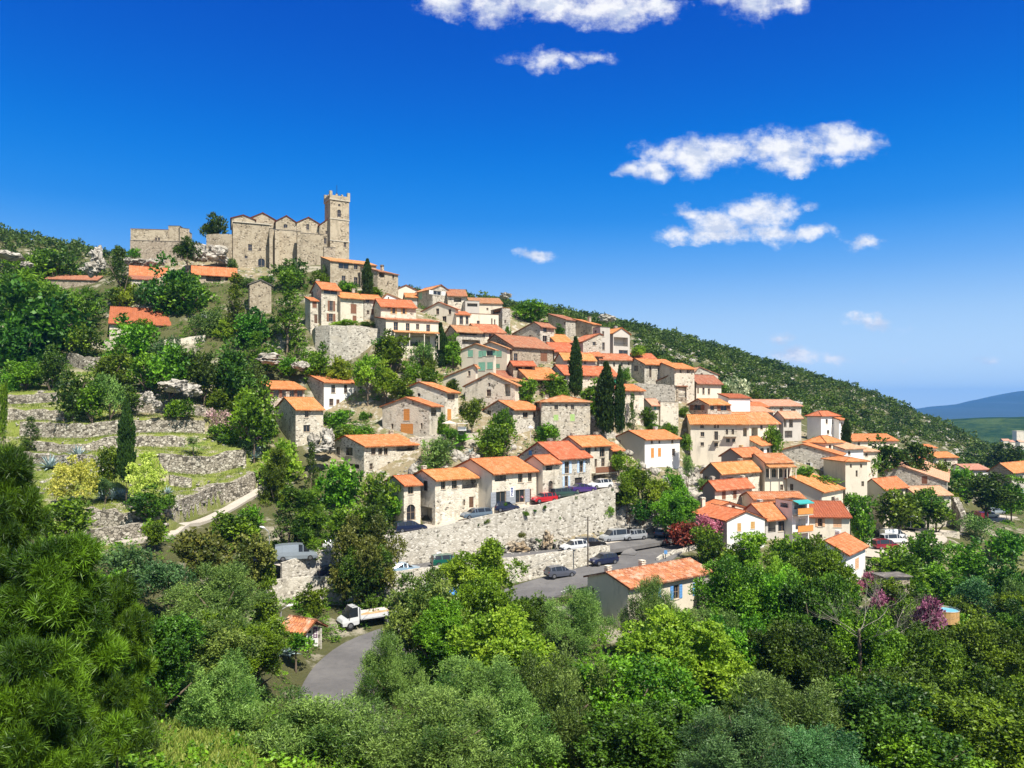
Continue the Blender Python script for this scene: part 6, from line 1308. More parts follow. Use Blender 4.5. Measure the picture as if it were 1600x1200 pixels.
for a_ in (('leftmost brown rock of the bank between the two walls',758,864,34,16,107,61,'brk'),('low grey rock second from the left on the bank',782,861,30,18,107.4,62,'rock'),('broad brown rock in the middle of the bank',808,856,38,20,108,63,'brk'),('pale rock right of the broad brown rock',832,851,28,22,108.4,64,'rock'),('tall brown rock at the right of the bank',856,846,30,30,109.2,65,'brk'),('small grey rock at the right foot of the bank',872,852,22,18,109.3,66,'rock')): rock(*a_[:7], dy=.6, mt=a_[7], rough=.55)
g_ = np.random.default_rng(77); bm_v, bm_f = [], []
ico = bmesh.new(); bmesh.ops.create_icosphere(ico, subdivisions=1, radius=1); iv = np.array([v.co[:] for v in ico.verts]); if_ = np.array([[v.index for v in f.verts] for f in ico.faces]); ico.free()
def rubble(name, label, regions, size, seed, mt='rock', flat=.7):
    g = np.random.default_rng(seed); V_, F_ = [], []; nb = 0
    for poly, Y0, Y1, cnt in regions:
        xs = [p[0] for p in poly]; ys = [p[1] for p in poly]; k = 0; tries = 0
        while k < cnt and tries < cnt*8:
            tries += 1; px, py = g.uniform(min(xs), max(xs)), g.uniform(min(ys), max(ys))
            if not poly_mask(poly, np.array([px]), np.array([py]))[0]: continue
            Y = hit(px, py, ymin=Y0*.8)
            if not Y or not (Y0 < Y < Y1): continue
            s = g.uniform(*size)*np.array([g.uniform(.6, 1.4), g.uniform(.6, 1.4), g.uniform(.5, 1.1)*flat]); v = iv*g.uniform(.72, 1.15, (len(iv), 1))*s
            an = g.uniform(0, 6.28); v = np.stack([v[:, 0]*math.cos(an)-v[:, 1]*math.sin(an), v[:, 0]*math.sin(an)+v[:, 1]*math.cos(an), v[:, 2]], 1)
            X = (px-CX)/F*Y; V_.append(v + [X, Y, ground(X, Y)]); F_.append(if_ + nb); nb += len(iv); k += 1
    o = link(name, np_mesh(name, np.concatenate(V_), np.concatenate(F_)), M[mt]); return setp(o, label, None, None, 'stuff')
rubble('scattered_stones', 'loose pale stones scattered over the left terraces and the bare ground', [([(0,590),(420,600),(420,760),(180,850),(0,850)], 85, 165, 380), ([(200,590),(340,590),(340,640),(200,640)], 120, 160, 200), ([(560,740),(1000,560),(1300,700),(1080,840),(960,820)], 105, 180, 500), ([(640,840),(960,820),(960,860),(660,880)], 100, 118, 500), ([(190,390),(430,390),(430,440),(190,440)], 165, 215, 250)], (.12, .5), 5)
rubble('ledge_stones', 'rough pale blocks strewn down the bank under the big cream house', [([(1062,735),(1190,730),(1190,770),(1100,800),(1066,790)], 110, 160, 260), ([(960,790),(1060,800),(1050,840),(960,835)], 105, 135, 90), ([(640,740),(720,700),(960,690),(1060,760),(960,760),(700,740)], 105, 150, 90)], (.3, 1.5), 8, flat=.9)
rubble('hill_outcrops', 'white limestone outcrops showing through the hill scrub', [([(880,495),(1150,550),(1400,625),(1540,700),(1560,740),(1400,690),(1200,620),(1000,545)], 205, 460, 330), ([(780,460),(900,490),(880,500),(780,475)], 205, 460, 70), ([(0,395),(140,410),(130,440),(0,440)], 165, 300, 60)], (.5, 2.0), 6)

# ------------------------------------------------------------------ vehicles
M['tyre'] = plain('tyre_rubber', (.015, .015, .016), .9); M['rim'] = plain('wheel_rim', (.35, .36, .38), .35, .8); M['lamp'] = plain('lamp_glass', (.6, .6, .6), .15, 0, .8); M['tail'] = plain('tail_glass', (.35, .01, .01), .25)
M['plastic'] = plain('dark_plastic', (.03, .03, .033), .6); M['plate'] = plain('number_plate', (.6, .6, .55), .5)
def paint(name, c, metal=.2): return plain(name, c, .28, metal, .5, .04, .7)
CC = {'navy': (.012, .02, .06), 'black': (.012, .013, .016), 'steel': (.13, .18, .24), 'red': (.5, .01, .02), 'dkgreen': (.03, .07, .06), 'purple': (.05, .02, .16), 'white': (.75, .76, .77), 'silver': (.38, .4, .42), 'teal': (.01, .12, .08), 'slate': (.09, .1, .13), 'ltblue': (.28, .42, .55), 'grey': (.3, .35, .4), 'maroon': (.25, .01, .03)}
CM = {k: paint('paint_' + k, v) for k, v in CC.items()}
# profiles: stations (x, sill z, bonnet/belt z, roof z, half width at belt, half width at roof); front is +x
PR = {'hatch': (4.0, [(-2.0,.42,.62,.62,.74,.6),(-1.93,.3,.95,.97,.8,.62),(-1.62,.25,.98,1.36,.84,.6),(-1.0,.22,.96,1.45,.86,.6),(-.1,.22,.93,1.46,.86,.6),(.35,.22,.92,1.38,.86,.6),(1.0,.22,.9,.92,.85,.66),(1.7,.25,.76,.78,.8,.66),(1.98,.34,.56,.57,.7,.6)]),
      'estate': (4.5, [(-2.25,.42,.7,.7,.76,.62),(-2.2,.3,.95,.98,.82,.64),(-2.0,.25,.98,1.4,.85,.62),(-1.0,.22,.96,1.46,.87,.62),(.1,.22,.93,1.46,.87,.62),(.5,.22,.92,1.38,.87,.62),(1.2,.22,.9,.92,.86,.66),(1.95,.25,.76,.78,.8,.66),(2.22,.34,.56,.57,.7,.6)]),
      'sedan': (4.5, [(-2.25,.42,.7,.7,.76,.62),(-2.15,.3,.98,1.0,.82,.64),(-1.55,.25,1.0,1.03,.85,.64),(-.95,.22,.98,1.38,.87,.58),(-.1,.22,.94,1.43,.87,.6),(.4,.22,.92,1.34,.87,.6),(1.1,.22,.9,.92,.86,.66),(1.95,.25,.76,.78,.8,.66),(2.22,.34,.56,.57,.7,.6)]),
      'van': (4.9, [(-2.45,.4,.9,.9,.84,.74),(-2.42,.3,1.1,1.82,.9,.78),(-1.6,.25,1.1,1.93,.93,.8),(.2,.22,1.08,1.95,.93,.8),(.75,.22,1.06,1.86,.93,.78),(1.5,.22,1.04,1.06,.92,.76),(2.2,.25,.86,.88,.86,.74),(2.43,.34,.6,.61,.76,.7)]),
      'minivan': (4.6, [(-2.3,.4,.85,.85,.82,.72),(-2.27,.3,1.02,1.6,.86,.72),(-1.6,.25,1.02,1.74,.9,.74),(.2,.22,1.0,1.76,.9,.74),(.7,.22,1.0,1.66,.9,.72),(1.45,.22,.98,1.0,.9,.74),(2.1,.25,.82,.84,.84,.72),(2.28,.34,.58,.59,.74,.68)])}
CARM = {}
def loft(kind):
    Ln, S = PR[kind]; bod, gls = MB(), MB(); panel = kind == 'van'
    rings = [[(x, -wb*.93, zl), (x, -wb, (zl+zb_)/2), (x, -wb*.98, zb_), (x, -wt, zr), (x, wt, zr), (x, wb*.98, zb_), (x, wb, (zl+zb_)/2), (x, wb*.93, zl)] for (x, zl, zb_, zr, wb, wt) in S]
    for i, (A, B) in enumerate(zip(rings, rings[1:])):
        ha, hb = S[i][3]-S[i][2], S[i+1][3]-S[i+1][2]
        for k in range(8):
            q = [A[k], A[(k+1) % 8], B[(k+1) % 8], B[k]]
            cab = ha > .2 or hb > .2
            if k in (2, 4) and cab and not (panel and i < 3): gls.face(q)
            elif k == 3 and cab and (ha < .2 or hb < .2) and not (panel and ha < .2): gls.face(q)
            else: bod.face(q)
    bod.face(rings[0][::-1]); bod.face(rings[-1])
    # roof pillars in body colour
    for i in range(1, len(S)-1):
        if S[i][3]-S[i][2] > .2:
            for s_ in (0, 1):
                a, b_ = (rings[i][2], rings[i][3]) if s_ == 0 else (rings[i][5], rings[i][4]); sg_ = -1 if s_ == 0 else 1
                bod.box((0,0,0),(1,1,1), lambda u, v_, w_2, a=a, b_=b_, sg_=sg_: (a[0]+(b_[0]-a[0])*w_2 + (u-.5)*.07, a[1]+(b_[1]-a[1])*w_2 + sg_*(v_*.03-.01), a[2]+(b_[2]-a[2])*w_2))
    # wheel arches and bumpers
    tr_ = MB(); tr_.box((Ln/2-.1, -.62, .3), (Ln/2+.02, .62, .42)); tr_.box((-Ln/2-.02, -.66, .34), (-Ln/2+.06, .66, .5))
    return bod.mesh('body'), gls.mesh('car_window'), tr_.mesh('bumper'), Ln
WH_ = MB(); WH_.tube([(0,-.1,0),(0,.1,0)], .31, 16); WHM = WH_.mesh('wheel'); WH_ = MB(); WH_.tube([(0,-.012,0),(0,.012,0)], .19, 10); RIM = WH_.mesh('rim')
def lmesh(sz): mb = MB(); mb.box((-.04, -sz/2, -.07), (.04, sz/2, .07)); return mb.mesh('lamp')
HL, TL = lmesh(.3), lmesh(.2)
def car(kind, colr, px, py, hd, label, name=None, Y=None, cat='car', group='cars and vans parked along the roads', sc=1.0):
    if kind not in CARM: CARM[kind] = loft(kind)
    bod, gls, bmp, Ln = CARM[kind]
    if Y is None: Y = hit(px, py, ymin=60)
    X = (px-CX)/F*Y; z = roadz(X, Y) + .02
    e = empty(name or 'parked_car', (X, Y, z), R(hd), label, cat, group); e.scale = (sc,)*3
    o = link('body', bod, None, e)
    if not bod.materials: bod.materials.append(CM[colr])
    o.material_slots[0].link = 'OBJECT'; o.material_slots[0].material = CM[colr]
    link('car_window', gls, M['glass'], e); link('bumper', bmp, M['plastic'], e)
    wx = Ln/2*.64; hw = .78 if kind not in ('van',) else .84
    for sx in (-1, 1):
        for sy in (-1, 1):
            w_ = link('wheel', WHM, M['tyre'], e); w_.location = (sx*wx, sy*hw, .31); r_ = link('rim', RIM, M['rim'], w_); r_.location = (0, sy*.1, 0)
    for sy in (-1, 1):
        h_ = link('headlight', HL, M['lamp'], e); h_.location = (Ln/2-.1, sy*.56, .62); h_.rotation_euler = (0, 0, sy*.5)
        t_ = link('tail_light', TL, M['tail'], e); t_.location = (-Ln/2+.06, sy*.68, .82)
    return e
car('estate','navy',641,830,28,'dark navy estate car at the left end of the upper road',Y=104.5)
car('estate','steel',744,806,208,'steel-blue hatchback parked below the covered terrace house',Y=109)
car('hatch','navy',790,795,28,'dark blue car in front of the blue-grey french windows',Y=111.5)
car('hatch','red',850,783,208,'bright red car on the upper road',Y=115)
car('estate','dkgreen',882,775,28,'dark green estate car behind the bright red car',Y=117)
car('sedan','purple',910,768,28,'deep purple-blue car near the end of the upper road',Y=119)
car('hatch','white',938,762,208,'white car at the end of the upper road',Y=120.8)
car('minivan','silver',960,841,205,'silver-green people carrier by the foot of the high wall',Y=114.5)
car('hatch','silver',990,840,205,'silver-lilac hatchback right of the people carrier',Y=115.5)
car('estate','black',922,853,12,'black saloon behind the low wall beside the pole',Y=109.8)
car('hatch','white',897,858,205,'small white hatchback behind the low wall',Y=107.5)
car('hatch','navy',943,884,208,'dark navy hatchback beside the hairpin road',Y=102.8)
car('hatch','slate',875,905,25,'slate-grey hatchback on the hairpin road near the trees',Y=98.5)
car('sedan','ltblue',630,892,20,'light blue saloon on the lower road',Y=96)
car('estate','teal',700,881,20,'dark green car half hidden behind the lime tree',Y=100)
car('van','grey',463,905,18,'pale silver-blue panel van on the lower road under the pines','parked_van',92.5,'van')
car('hatch','navy',524,900,18,'dark car in shade beside the pale panel van',Y=94.5)
car('hatch','white',528,852,20,'white car under trees at the start of the upper road',Y=97)
car('hatch','navy',1036,843,60,'dark blue car in deep tree shade by the junction',Y=118)
car('hatch','navy',400,862,70,'dark blue car behind the pines left of the upper road',Y=91)
car('estate','silver',1383,820,10,'silver car under the tree at the back of the car park',Y=157)
car('van','white',1397,838,8,'white panel van at the edge of the car park','parked_van',149,'van')
car('minivan','white',1396,846,8,'white people carrier in front of the white panel van',Y=145)
car('minivan','maroon',1384,856,8,'dark red people carrier in front of the white vans',Y=139)
car('van','maroon',1527,808,95,'red van in the far car park','parked_van',176,'van')
car('estate','silver',1545,806,10,'silver car right of the red van',Y=177)
car('hatch','grey',1556,803,10,'pale grey car behind the far silver car',Y=181)
car('hatch','white',330,489,10,'white car on the upper left slope beside the farmhouse',Y=165)
# flatbed truck
TY = 83.0; tx = (556-CX)/F*TY; tz_ = ground(tx, TY) + .22; te = empty('flatbed_truck', (tx+1.1, TY+1.2, tz_), R(212), 'white flatbed truck with a load of sand by the rough stone wall', 'truck')
mb = MB(); S = [(1.35,.45,1.3,2.15,.95,.85),(1.5,.4,1.25,2.25,.98,.86),(2.1,.35,1.22,2.22,.98,.84),(2.75,.35,1.18,1.22,.98,.84),(3.15,.35,.98,1.0,.94,.8),(3.3,.42,.7,.72,.86,.76)]; gl = MB()
rg = [[(x,-wb*.95,zl),(x,-wb,(zl+zb_)/2),(x,-wb*.98,zb_),(x,-wt,zr),(x,wt,zr),(x,wb*.98,zb_),(x,wb,(zl+zb_)/2),(x,wb*.95,zl)] for x,zl,zb_,zr,wb,wt in S]
for i, (A, B) in enumerate(zip(rg, rg[1:])):
    for k in range(8):
        q = [A[k], A[(k+1) % 8], B[(k+1) % 8], B[k]]; (gl if (k in (2,4) and i in (1,2)) or (k == 3 and i == 2) else mb).face(q)
mb.face(rg[0][::-1]); mb.face(rg[-1]); cab = mb.obj('cab', CM['white'], te); gl.obj('cab_window', M['glass'], te)
mb = MB(); mb.box((3.2,-.9,.38),(3.36,.9,.72)); mb.obj('bumper', M['plastic'], te)
mb = MB(); mb.box((-2.9,-.4,.5),(1.4,.4,.72)); mb.obj('chassis', M['plastic'], te)
mb = MB(); mb.box((-3.0,-1.02,.85),(1.2,1.02,.95)); mb.box((-3.0,-1.06,.952),(1.2,-1.0,1.35)); mb.box((-3.0,1.0,.952),(1.2,1.06,1.35)); mb.box((-3.06,-1.06,.85),(-3.002,1.06,1.35)); mb.box((1.202,-1.02,.95),(1.27,1.02,2.1)); mb.obj('flatbed', CM['white'], te)
sd_ = bpy.data.meshes.new('sand'); bm = bmesh.new(); bmesh.ops.create_grid(bm, x_segments=24, y_segments=14, size=1)
import mathutils
for v in bm.verts: v.co = (v.co.x*2.0-.9, v.co.y*.98, .96 + .3*(1-abs(v.co.y)**2)*(.8+.5*mathutils.noise.noise(v.co*2.5)))
bm.to_mesh(sd_); bm.free(); sdo = link('sand_load', sd_, M['sand'], te)
for x in (2.35, -2.0):
    for sy in (-1, 1):
        w_ = link('wheel', WHM, M['tyre'], te); w_.location = (x, sy*.86, .36); w_.scale = (1.18, 1.3, 1.18); r_ = link('rim', RIM, M['rim'], w_); r_.location = (0, sy*.1, 0)
for sy in (-1, 1):
    h_ = link('headlight', HL, M['lamp'], te); h_.location = (3.2, sy*.68, .85)
    mb = MB(); mb.box((2.45, sy*1.0-.05, 1.25), (2.55, sy*1.18, 1.6)); mb.obj('wing_mirror', M['plastic'], te)
# motorbikes by the parapet
for i, (px, py, cl, lb) in enumerate([(1064,862,'white','white motorbike left in the row by the parapet'),(1072,861,'black','black motorbike between the white and the red one'),(1081,862,'red','red motorbike at the right of the parapet row')]):
    Y = 115; X = (px-CX)/F*Y; z = roadz(X, Y) + .02; e = empty('motorbike', (X, Y, z), R(70+i*6), lb, 'motorbike', 'motorbikes at the junction')
    for x in (-.65, .65): mb = MB(); mb.tube([(x,-.06,.3),(x,.06,.3)], .3, 14); mb.obj('wheel', M['tyre'], e)
    mb = MB(); mb.box((-.35,-.13,.3),(.35,.13,.62)); mb.tube([(.65,0,.3),(.42,0,.95)], .04, 6); mb.tube([(-.65,0,.3),(-.2,0,.5)], .04, 6); mb.obj('engine_frame', M['plastic'], e)
    mb = MB(); mb.tube([(-.1,0,.75),(.4,0,.82)], [.12,.17], 8); mb.box((.38,-.16,.7),(.6,.16,1.05)); mb.obj('fairing', CM[cl], e)
    mb = MB(); mb.box((-.75,-.12,.72),(-.08,.12,.8)); mb.obj('saddle', M['plastic'], e); mb = MB(); mb.tube([(.4,-.35,1.02),(.44,0,.98),(.4,.35,1.02)], .02, 5); mb.obj('handlebar', M['iron'], e)

# ------------------------------------------------------------------ street furniture
M['polewood'] = plain('weathered_pole', (.1, .08, .06), .9); M['galv'] = plain('galvanised_steel', (.45, .46, .47), .5, .5)
def pole(label, px, py0, py1, Y, r_=.11, arm=True):
    p = pt(px, py1, Y); h_ = (py1-py0)/F*Y; e = empty('utility_pole', p, 0, label, 'pole', 'wooden utility poles'); mb = MB(); mb.tube([(0,0,-.5),(0,0,h_)], [r_, r_*.7], 8); mb.obj('post', M['polewood'], e)
    if arm:
        mb = MB(); mb.box((-.35,-.05,h_-.35),(.35,.05,h_-.27)); mb.obj('crossarm', M['polewood'], e)
        for x in (-.3, 0, .3): mb = MB(); mb.tube([(x,0,h_-.27),(x,0,h_-.1)], .05, 6); mb.obj('insulator', M['c_white'], e)
    return p + Vector((0, 0, h_-.15))
pa = pole('tall wooden pole standing at the hairpin road by the lower wall', 918.5, 809, 888, 102)
pb = pole('wooden pole behind the trees left of the blue tarpaulin', 675.5, 868, 935, 90); pole('shorter thin pole beside the left wooden pole', 673, 890, 935, 90.5, .08, False)
def lamp(label, px, py0, py1, Y, hd):
    p = pt(px, py1, Y); h_ = (py1-py0)/F*Y; e = empty('street_lamp', p, R(hd), label, 'street lamp', 'street lamps with curved arms'); mb = MB(); mb.tube([(0,0,-1),(0,0,h_*.8),(.15,0,h_*.93),(.6,0,h_)], [.07,.055,.045,.04], 8); mb.obj('post', M['galv'], e)
    mb = MB(); mb.tube([(.55,0,h_),(.8,0,h_+.05),(1.15,0,h_+.1)], [.07,.14,.08], 8); mb.obj('lamp_head', M['c_white'], e)
lamp('street lamp over the tiled bus shelter', 439, 948, 1000, 76, 20); lamp('street lamp in front of the pines below the path', 421, 825, 900, 86, 170); lamp('small street lamp at the roadside row beside the left pole', 676, 866, 930, 91, 40)
# road sign at the junction
e = empty('road_sign', pt(1040, 878, 105.2), 0, 'small blue road sign on a dark post at the hairpin bend', 'sign'); mb = MB(); mb.tube([(0,0,-.6),(0,0,1.5)], .05, 6); mb.obj('post', M['iron'], e)
mb = MB(); mb.box((-.22,-.09,1.1),(.22,-.06,1.6)); mb.obj('panel', M['c_sblue'], e)
# tiled bus shelter with posters
sp_ = pt(462, 1012, 76); e = empty('bus_shelter', sp_, R(-28), 'small open shelter with orange tiled roof at the asphalt bend', 'shelter')
for x in (-1.4, 1.4):
    for y in (0, 2): mb = MB(); mb.box((x-.08, y-.08, -.6), (x+.08, y+.08, 1.72)); mb.obj('post', M['c_white'], e)
mb = MB(); mb.box((-1.5,1.9,-.6),(1.5,2.1,1.7)); mb.obj('wall', M['sg'], e)
roof_profile([(-.5,1.7),(1,2.6),(2.5,1.7)], -1.5, 1.5, 'y', .2, .2, .3, .12, 'roof', M['hr'], e, Matrix.Identity(4))
e = empty('poster_panel', pt(488, 1012, 77), R(10), 'white poster board with purple and dark pictures beside the tiled shelter', 'sign'); mb = MB(); mb.box((-.55,-.05,.1),(.55,.05,2.2)); mb.obj('board', M['c_white'], e)
mb = MB(); mb.box((.1,-.07,1.5),(.5,-.052,2.05)); mb.box((.1,-.07,1.0),(.5,-.052,1.42)); mb.obj('purple_notice', plain('purple_print', (.12, .02, .1)), e); mb = MB(); mb.box((-.45,-.07,.4),(.25,-.052,.8)); mb.box((-.42,-.07,1.5),(-.1,-.052,1.75)); mb.obj('dark_picture', M['plastic'], e)
for i, z in enumerate((1.55, 1.1)):
    mb = MB(); mb.box((.2,-.09,z),(.4,-.072,z+.06)); mb.box((.2,-.09,z+.14),(.4,-.072,z+.2)); mb.box((.2,-.09,z+.28),(.4,-.072,z+.32)); mb.obj('white_mark', M['c_white'], e)
e = empty('direction_sign', pt(457, 1016, 74), R(0), 'red and white arrow sign on a post in front of the shelter', 'sign'); mb = MB(); mb.tube([(0,0,-.8),(0,0,1.2)], .05, 6); mb.obj('post', M['c_white'], e)
mb = MB(); mb.box((-.28,-.09,.7),(.28,-.05,1.15)); mb.obj('panel', plain('sign_red', (.5, .01, .02)), e); mb = MB(); mb.face([(-.2,-.1,.78),(.2,-.1,.78),(0,-.1,1.08)]); mb.obj('arrow', M['c_white'], e)
mb = MB(); p = pt(519, 985, 83); mb.box((-.9,-.06,0),(.9,.06,1.0)); o = mb.obj('green_board', M['c_green']); o.location = p; o.rotation_euler = (R(-25), 0, R(10)); setp(o, 'pale green board leaning against the bank left of the truck', 'board')
# swimming pool, tarpaulin, parasols, garden furniture
e = empty('swimming_pool', pt(1477, 966, 93), R(10), 'round above-ground pool with pale blue water and wooden sides', 'pool'); mb = MB(); mb.tube([(0,0,-.4),(0,0,1.1)], 1.5, 20, cap=False); mb.obj('pool_wall', plain('pool_wood', (.5, .3, .12)), e)
mb = MB(); mb.tube([(0,0,.9),(0,0,1.0)], 1.46, 20); mb.obj('water', plain('pool_water', (.2, .5, .62), .1, 0, .6), e); mb = MB(); mb.tube([(0,0,1.1),(0,0,1.16)], 1.56, 20, cap=False); mb.obj('rim', M['c_white'], e)
bm = bmesh.new(); bmesh.ops.create_icosphere(bm, subdivisions=3, radius=1)
for v in bm.verts: v.co = v.co * (1 + .25*mathutils.noise.noise(v.co*2)); v.co.z = max(v.co.z, -.3)
me_ = bpy.data.meshes.new('tarpaulin'); bm.to_mesh(me_); bm.free(); o = link('blue_tarpaulin', me_, plain('tarp_blue', (.05, .25, .75), .4)); o.location = pt(711, 926, 88); o.scale = (.75, .6, .6); setp(o, 'bright blue tarpaulin bundle showing through the trees', 'tarpaulin')
def parasol(label, px, py, Y, r_, c): 
    p = pt(px, py, Y); e = empty('parasol', p, .3, label, 'parasol'); mb = MB(); n = 8; mb.tube([(0,0,-2.3),(0,0,.1)], .03, 6); mb.obj('pole', M['c_white'], e); mb = MB()
    for k in range(n): a0, a1 = k*6.2832/n, (k+1)*6.2832/n; mb.face([(0,0,.4),(math.cos(a0)*r_, math.sin(a0)*r_, 0),(math.cos(a1)*r_, math.sin(a1)*r_, 0)]); mb.face([(math.cos(a0)*r_, math.sin(a0)*r_, 0),(math.cos(a1)*r_, math.sin(a1)*r_, 0),(math.cos(a1)*r_, math.sin(a1)*r_, -.12),(math.cos(a0)*r_, math.sin(a0)*r_, -.12)])
    mb.obj('canopy', M[c], e)
parasol('cream parasol on the terrace right of the orange-doored house', 702, 661, 127, 1.25, 'cr'); parasol('white parasol in the garden by the car park', 1423, 806, 150, 1.5, 'c_white'); parasol('folded-down white parasol left of the lime-shuttered house', 829, 668, 128, .5, 'c_white')
e = empty('garden_swing_seat', pt(722, 676, 127.5), R(8), 'white canopied swing seat beside the cream parasol', 'swing seat'); 
mb = MB(); mb.box((-.9,-.6,1.5),(.9,.6,1.56)); mb.obj('canopy', M['c_white'], e); mb = MB(); mb.box((-.7,-.3,.35),(.7,.3,.5)); mb.box((-.7,.25,.5),(.7,.32,1.0)); mb.obj('seat', M['c_white'], e)
for x in (-.85, .85): mb = MB(); mb.box((x-.03,-.5,0),(x+.03,-.44,1.5)); mb.box((x-.03,.44,0),(x+.03,.5,1.5)); mb.obj('side_frame', M['iron'], e)
def flathut(label, px, py, Y, w_, d_):
    e = empty('garden_shed', pt(px, py, Y), R(8), label, 'shed'); mb = MB(); mb.box((-w_/2,0,-1.5),(w_/2,d_,1.9)); mb.obj('wall', M['sd'], e); mb = MB(); mb.box((-w_/2-.3,-.3,1.91),(w_/2+.3,d_+.3,2.0)); mb.obj('roof', M['gy'], e)
flathut('mossy flat-roofed hut beside the purple bushes', 1402, 924, 102, 3.6, 2.4)
# bridge-like railing near the blue-shuttered house and roadside railing
def railing(label, A, B, h_, n):
    d = (B-A); e = empty('railing', A, 0, label, 'railing'); mb = MB()
    for k in range(n+1): q = d*k/n; mb.box((q.x-.015, q.y-.015, q.z), (q.x+.015, q.y+.015, q.z+h_))
    for zz in (.05, h_): mb.tube([(0,0,zz), (d.x, d.y, d.z+zz)], .025, 5)
    mb.obj('bars', M['iron'], e)
railing('grey iron railing left of the blue-shuttered house', pt(857,947,88), pt(917,945,87.5), .95, 28); railing('iron railing on the ledge below the big cream house', pt(1068,742,141), pt(1100,735,140), 1.0, 26)
p0 = pt(860, 950, 87.9); wall_strip('garden_wall', 'low concrete wall under the grey iron railing', [p0, pt(917,948,87.4)], [pt(857,947,88).z-.03]*2, [p0.z-4]*2, .3, M['gr'], rough=0)
# power cables
def cable(label, A, B, sag):
    mb = MB(); mb.tube([A.lerp(B, k/14) - A + Vector((0,0,-sag*4*(k/14)*(1-k/14))) for k in range(15)], .018, 4); o = mb.obj('power_cable', M['iron']); o.location = A; setp(o, label, 'cable', 'overhead cables')
cable('black cable running left from the tall pole past the truck', pb, pt(505, 962, 76), 1.0); cable('black cable from the tall pole to the left pole', pa, pb, .8); cable('black cable crossing the lower trees', pt(600,1000,74), pt(1120,1030,70), 2.2)
# plants rooted in the retaining walls
rw = random.Random(9)
for i, (px, py) in enumerate([(682,836),(715,830),(747,820),(760,815),(790,808),(807,804),(821,802),(836,798),(851,792),(873,808),(957,765),(790,788),(898,777)]):
    Yw = None
    for p in Lu:
        if CX + F*p.x/p.y >= px: Yw = p.y; break
    root = empty('wall_plant', pt(px, py, (Yw or 110) - .1), i, f'{["tiny","small","round","wispy","tufted","leaning","bushy"][i%7]} green plant rooted in the high retaining wall, number {i+1} from its left end' if False else ['lowest leafy plant near the left end of the high retaining wall','second leafy plant from the left in the high retaining wall','third leafy plant from the left in the high retaining wall','fourth plant in the high retaining wall, close to the third','plant in the high retaining wall below the dark blue car','first plant of the tuft row below the red car','second plant of the tuft row below the red car','third plant of the tuft row below the red car','plant at the wall top under the red car','lone plant halfway down the wall right of the rocky slope','plant at the right end of the wall top','trailing plant on the wall crest beside the dark blue car','small plant at the wall crest under the green estate car'][i], 'plant', 'plants growing from the retaining wall')
    s_ = rw.uniform(.3, .62); root.scale = (s_, s_*.7, s_*1.3); me_ = CR['s'][i % 4]; o = bpy.data.objects.new('foliage', me_); COL.objects.link(o); o.parent = root; o.location = (0, 0, -.4); o.material_slots[0].link = 'OBJECT'; o.material_slots[0].material = M['l_d' if i % 3 else 'l_b']
for i, (px, py, w_, h_, lb) in enumerate([(838,846,20,18,'round bush on the rocky slope between the two walls'),(866,854,24,26,'bright green bush at the foot of the high wall'),(848,864,12,16,'narrow bush left of the bright green bush'),(950,790,22,30,'dry golden bush at the right end of the high wall'),(815,835,14,10,'small dry shrub on the rocky slope')]):
    Y = 108.5 if i in (0,4) else (109.5 if i != 3 else 119); root = empty('slope_bush', pt(px, py+h_/2, Y), i, lb, 'shrub', 'bushes between the walls'); root.scale = (w_/F*Y/2, w_/F*Y/2, h_/F*Y); me_ = CR['s'][i % 4]; o = bpy.data.objects.new('foliage', me_); COL.objects.link(o); o.parent = root; o.material_slots[0].link = 'OBJECT'; o.material_slots[0].material = M[['l_d','l_b','l_d','l_n','l_n'][i]]

# ------------------------------------------------------------------ distant hills and the air
def ridge(name, prof, Y, depth, mt, label=None, base=-95, seed=1):
    g = np.random.default_rng(seed); n = 260; px = np.linspace(prof[0][0], prof[-1][0], n); py = np.interp(px, [p[0] for p in prof], [p[1] for p in prof]); m_ = 40
    V_ = []
    for j in range(m_+1):
        t_ = j/m_; y = Y - depth*.5 + depth*t_; k = math.sin(math.pi*min(t_*1.0, 1))**.8 if t_ < .5 else math.cos(math.pi*(t_-.5))**.8 if t_ < 1 else 0
        zt = (HY-py)/F*Y; x = (px-CX)/F*Y; wob = np.array([mathutils.noise.fractal(Vector((a/depth*3, t_*3, seed)), .8, 2, 5) for a in x])*depth*.012*k
        V_.append(np.stack([x*(1+0*t_), np.full(n, y), base + (zt-base)*k + wob*(1-.0*k)*(abs(t_-.5)*2)], 1))
    V_ = np.concatenate(V_); i = np.arange(m_)[:, None]*n + np.arange(n-1)[None]; q = np.stack([i, i+1, i+n+1, i+n], -1).reshape(-1, 4)
    me = np_mesh(name, V_, q); me.polygons.foreach_set('use_smooth', [True]*len(q)); setp(link(name, me, mt), kind='structure')
m, t, b, o = mat('distant_woods'); v = t.add('ShaderNodeTexCoord').outputs['Object']
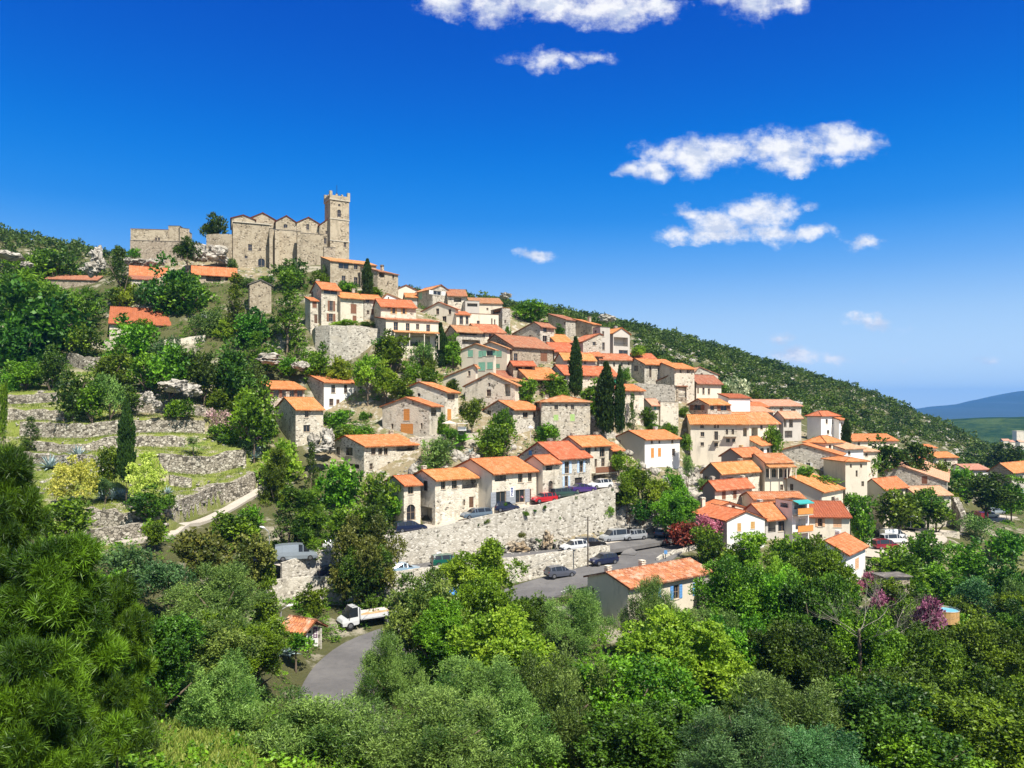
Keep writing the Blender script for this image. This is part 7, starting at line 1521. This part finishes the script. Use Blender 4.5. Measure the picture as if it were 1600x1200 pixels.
c = t.mix(t.ramp(t.noise(v, .012, 9, .75), (.4, .65, 0, 1)), (.02, .055, .012), (.09, .14, .03)); c = t.mix(t.ramp(t.noise(v, .03, 6, .8), (.66, .7, 0, .7)), c, (.4, .36, .28))
t.lk(c, b.inputs['Base Color']); b.inputs['Roughness'].default_value = 1; b.inputs['Specular IOR Level'].default_value = 0; bump(t, b, t.noise(v, .03, 8, .75), 1, 18)
M['dist'] = m
M['dist2'] = plain('far_mountain', (.03, .045, .035), 1, var=.3)
ridge('distant_green_hill', [(1200,700),(1400,668),(1480,658),(1520,654),(1560,652),(1600,652),(1700,646),(1900,640)], 1500, 800, M['dist'], seed=4)
ridge('blue_mountains', [(900,660),(1200,652),(1440,640),(1480,638),(1500,637),(1530,629),(1560,629),(1575,627),(1600,618),(1640,607),(1760,598),(2000,605)], 6500, 3500, M['dist2'], seed=7)
ridge('far_blue_mountains', [(-2200,640),(-800,625),(400,650),(1200,650),(1440,642),(1500,634),(1550,632),(1600,626),(1800,610),(2600,600)], 9500, 3000, M['dist2'], seed=9)
mh = bpy.data.materials.new('haze'); mh.use_nodes = True; t = NT(mh.node_tree); t.n.clear(); pv_ = t.add('ShaderNodeVolumePrincipled'); oo = t.add('ShaderNodeOutputMaterial'); t.lk(pv_.outputs[0], oo.inputs['Volume'])
pv_.inputs['Color'].default_value = (.1, .42, 1, 1); pv_.inputs['Density'].default_value = .00009; pv_.inputs['Anisotropy'].default_value = .0
mb = MB(); mb.box((-16000, -400, -93.5), (16000, 12500, 330)); hz = mb.obj('haze', mh); setp(hz, kind='stuff', label='pale blue air over the valley and the far mountains')

mb = MB(); q5 = [pt(970,864,108.2), pt(992,866,107.4), pt(996,860,109.2), pt(982,857,110)]
for p in q5: p.z = roadz(p.x, p.y) + .13
cc = sum(q5, Vector())/4; mb.face(q5[::-1] if (q5[1]-q5[0]).cross(q5[2]-q5[1]).z < 0 else q5)
for i in range(4): a_, b_ = q5[i], q5[(i+1)%4]; mb.face([a_, b_, b_-Vector((0,0,.3)), a_-Vector((0,0,.3))])
setp(mb.obj('traffic_island', M['asph']), kind='structure')
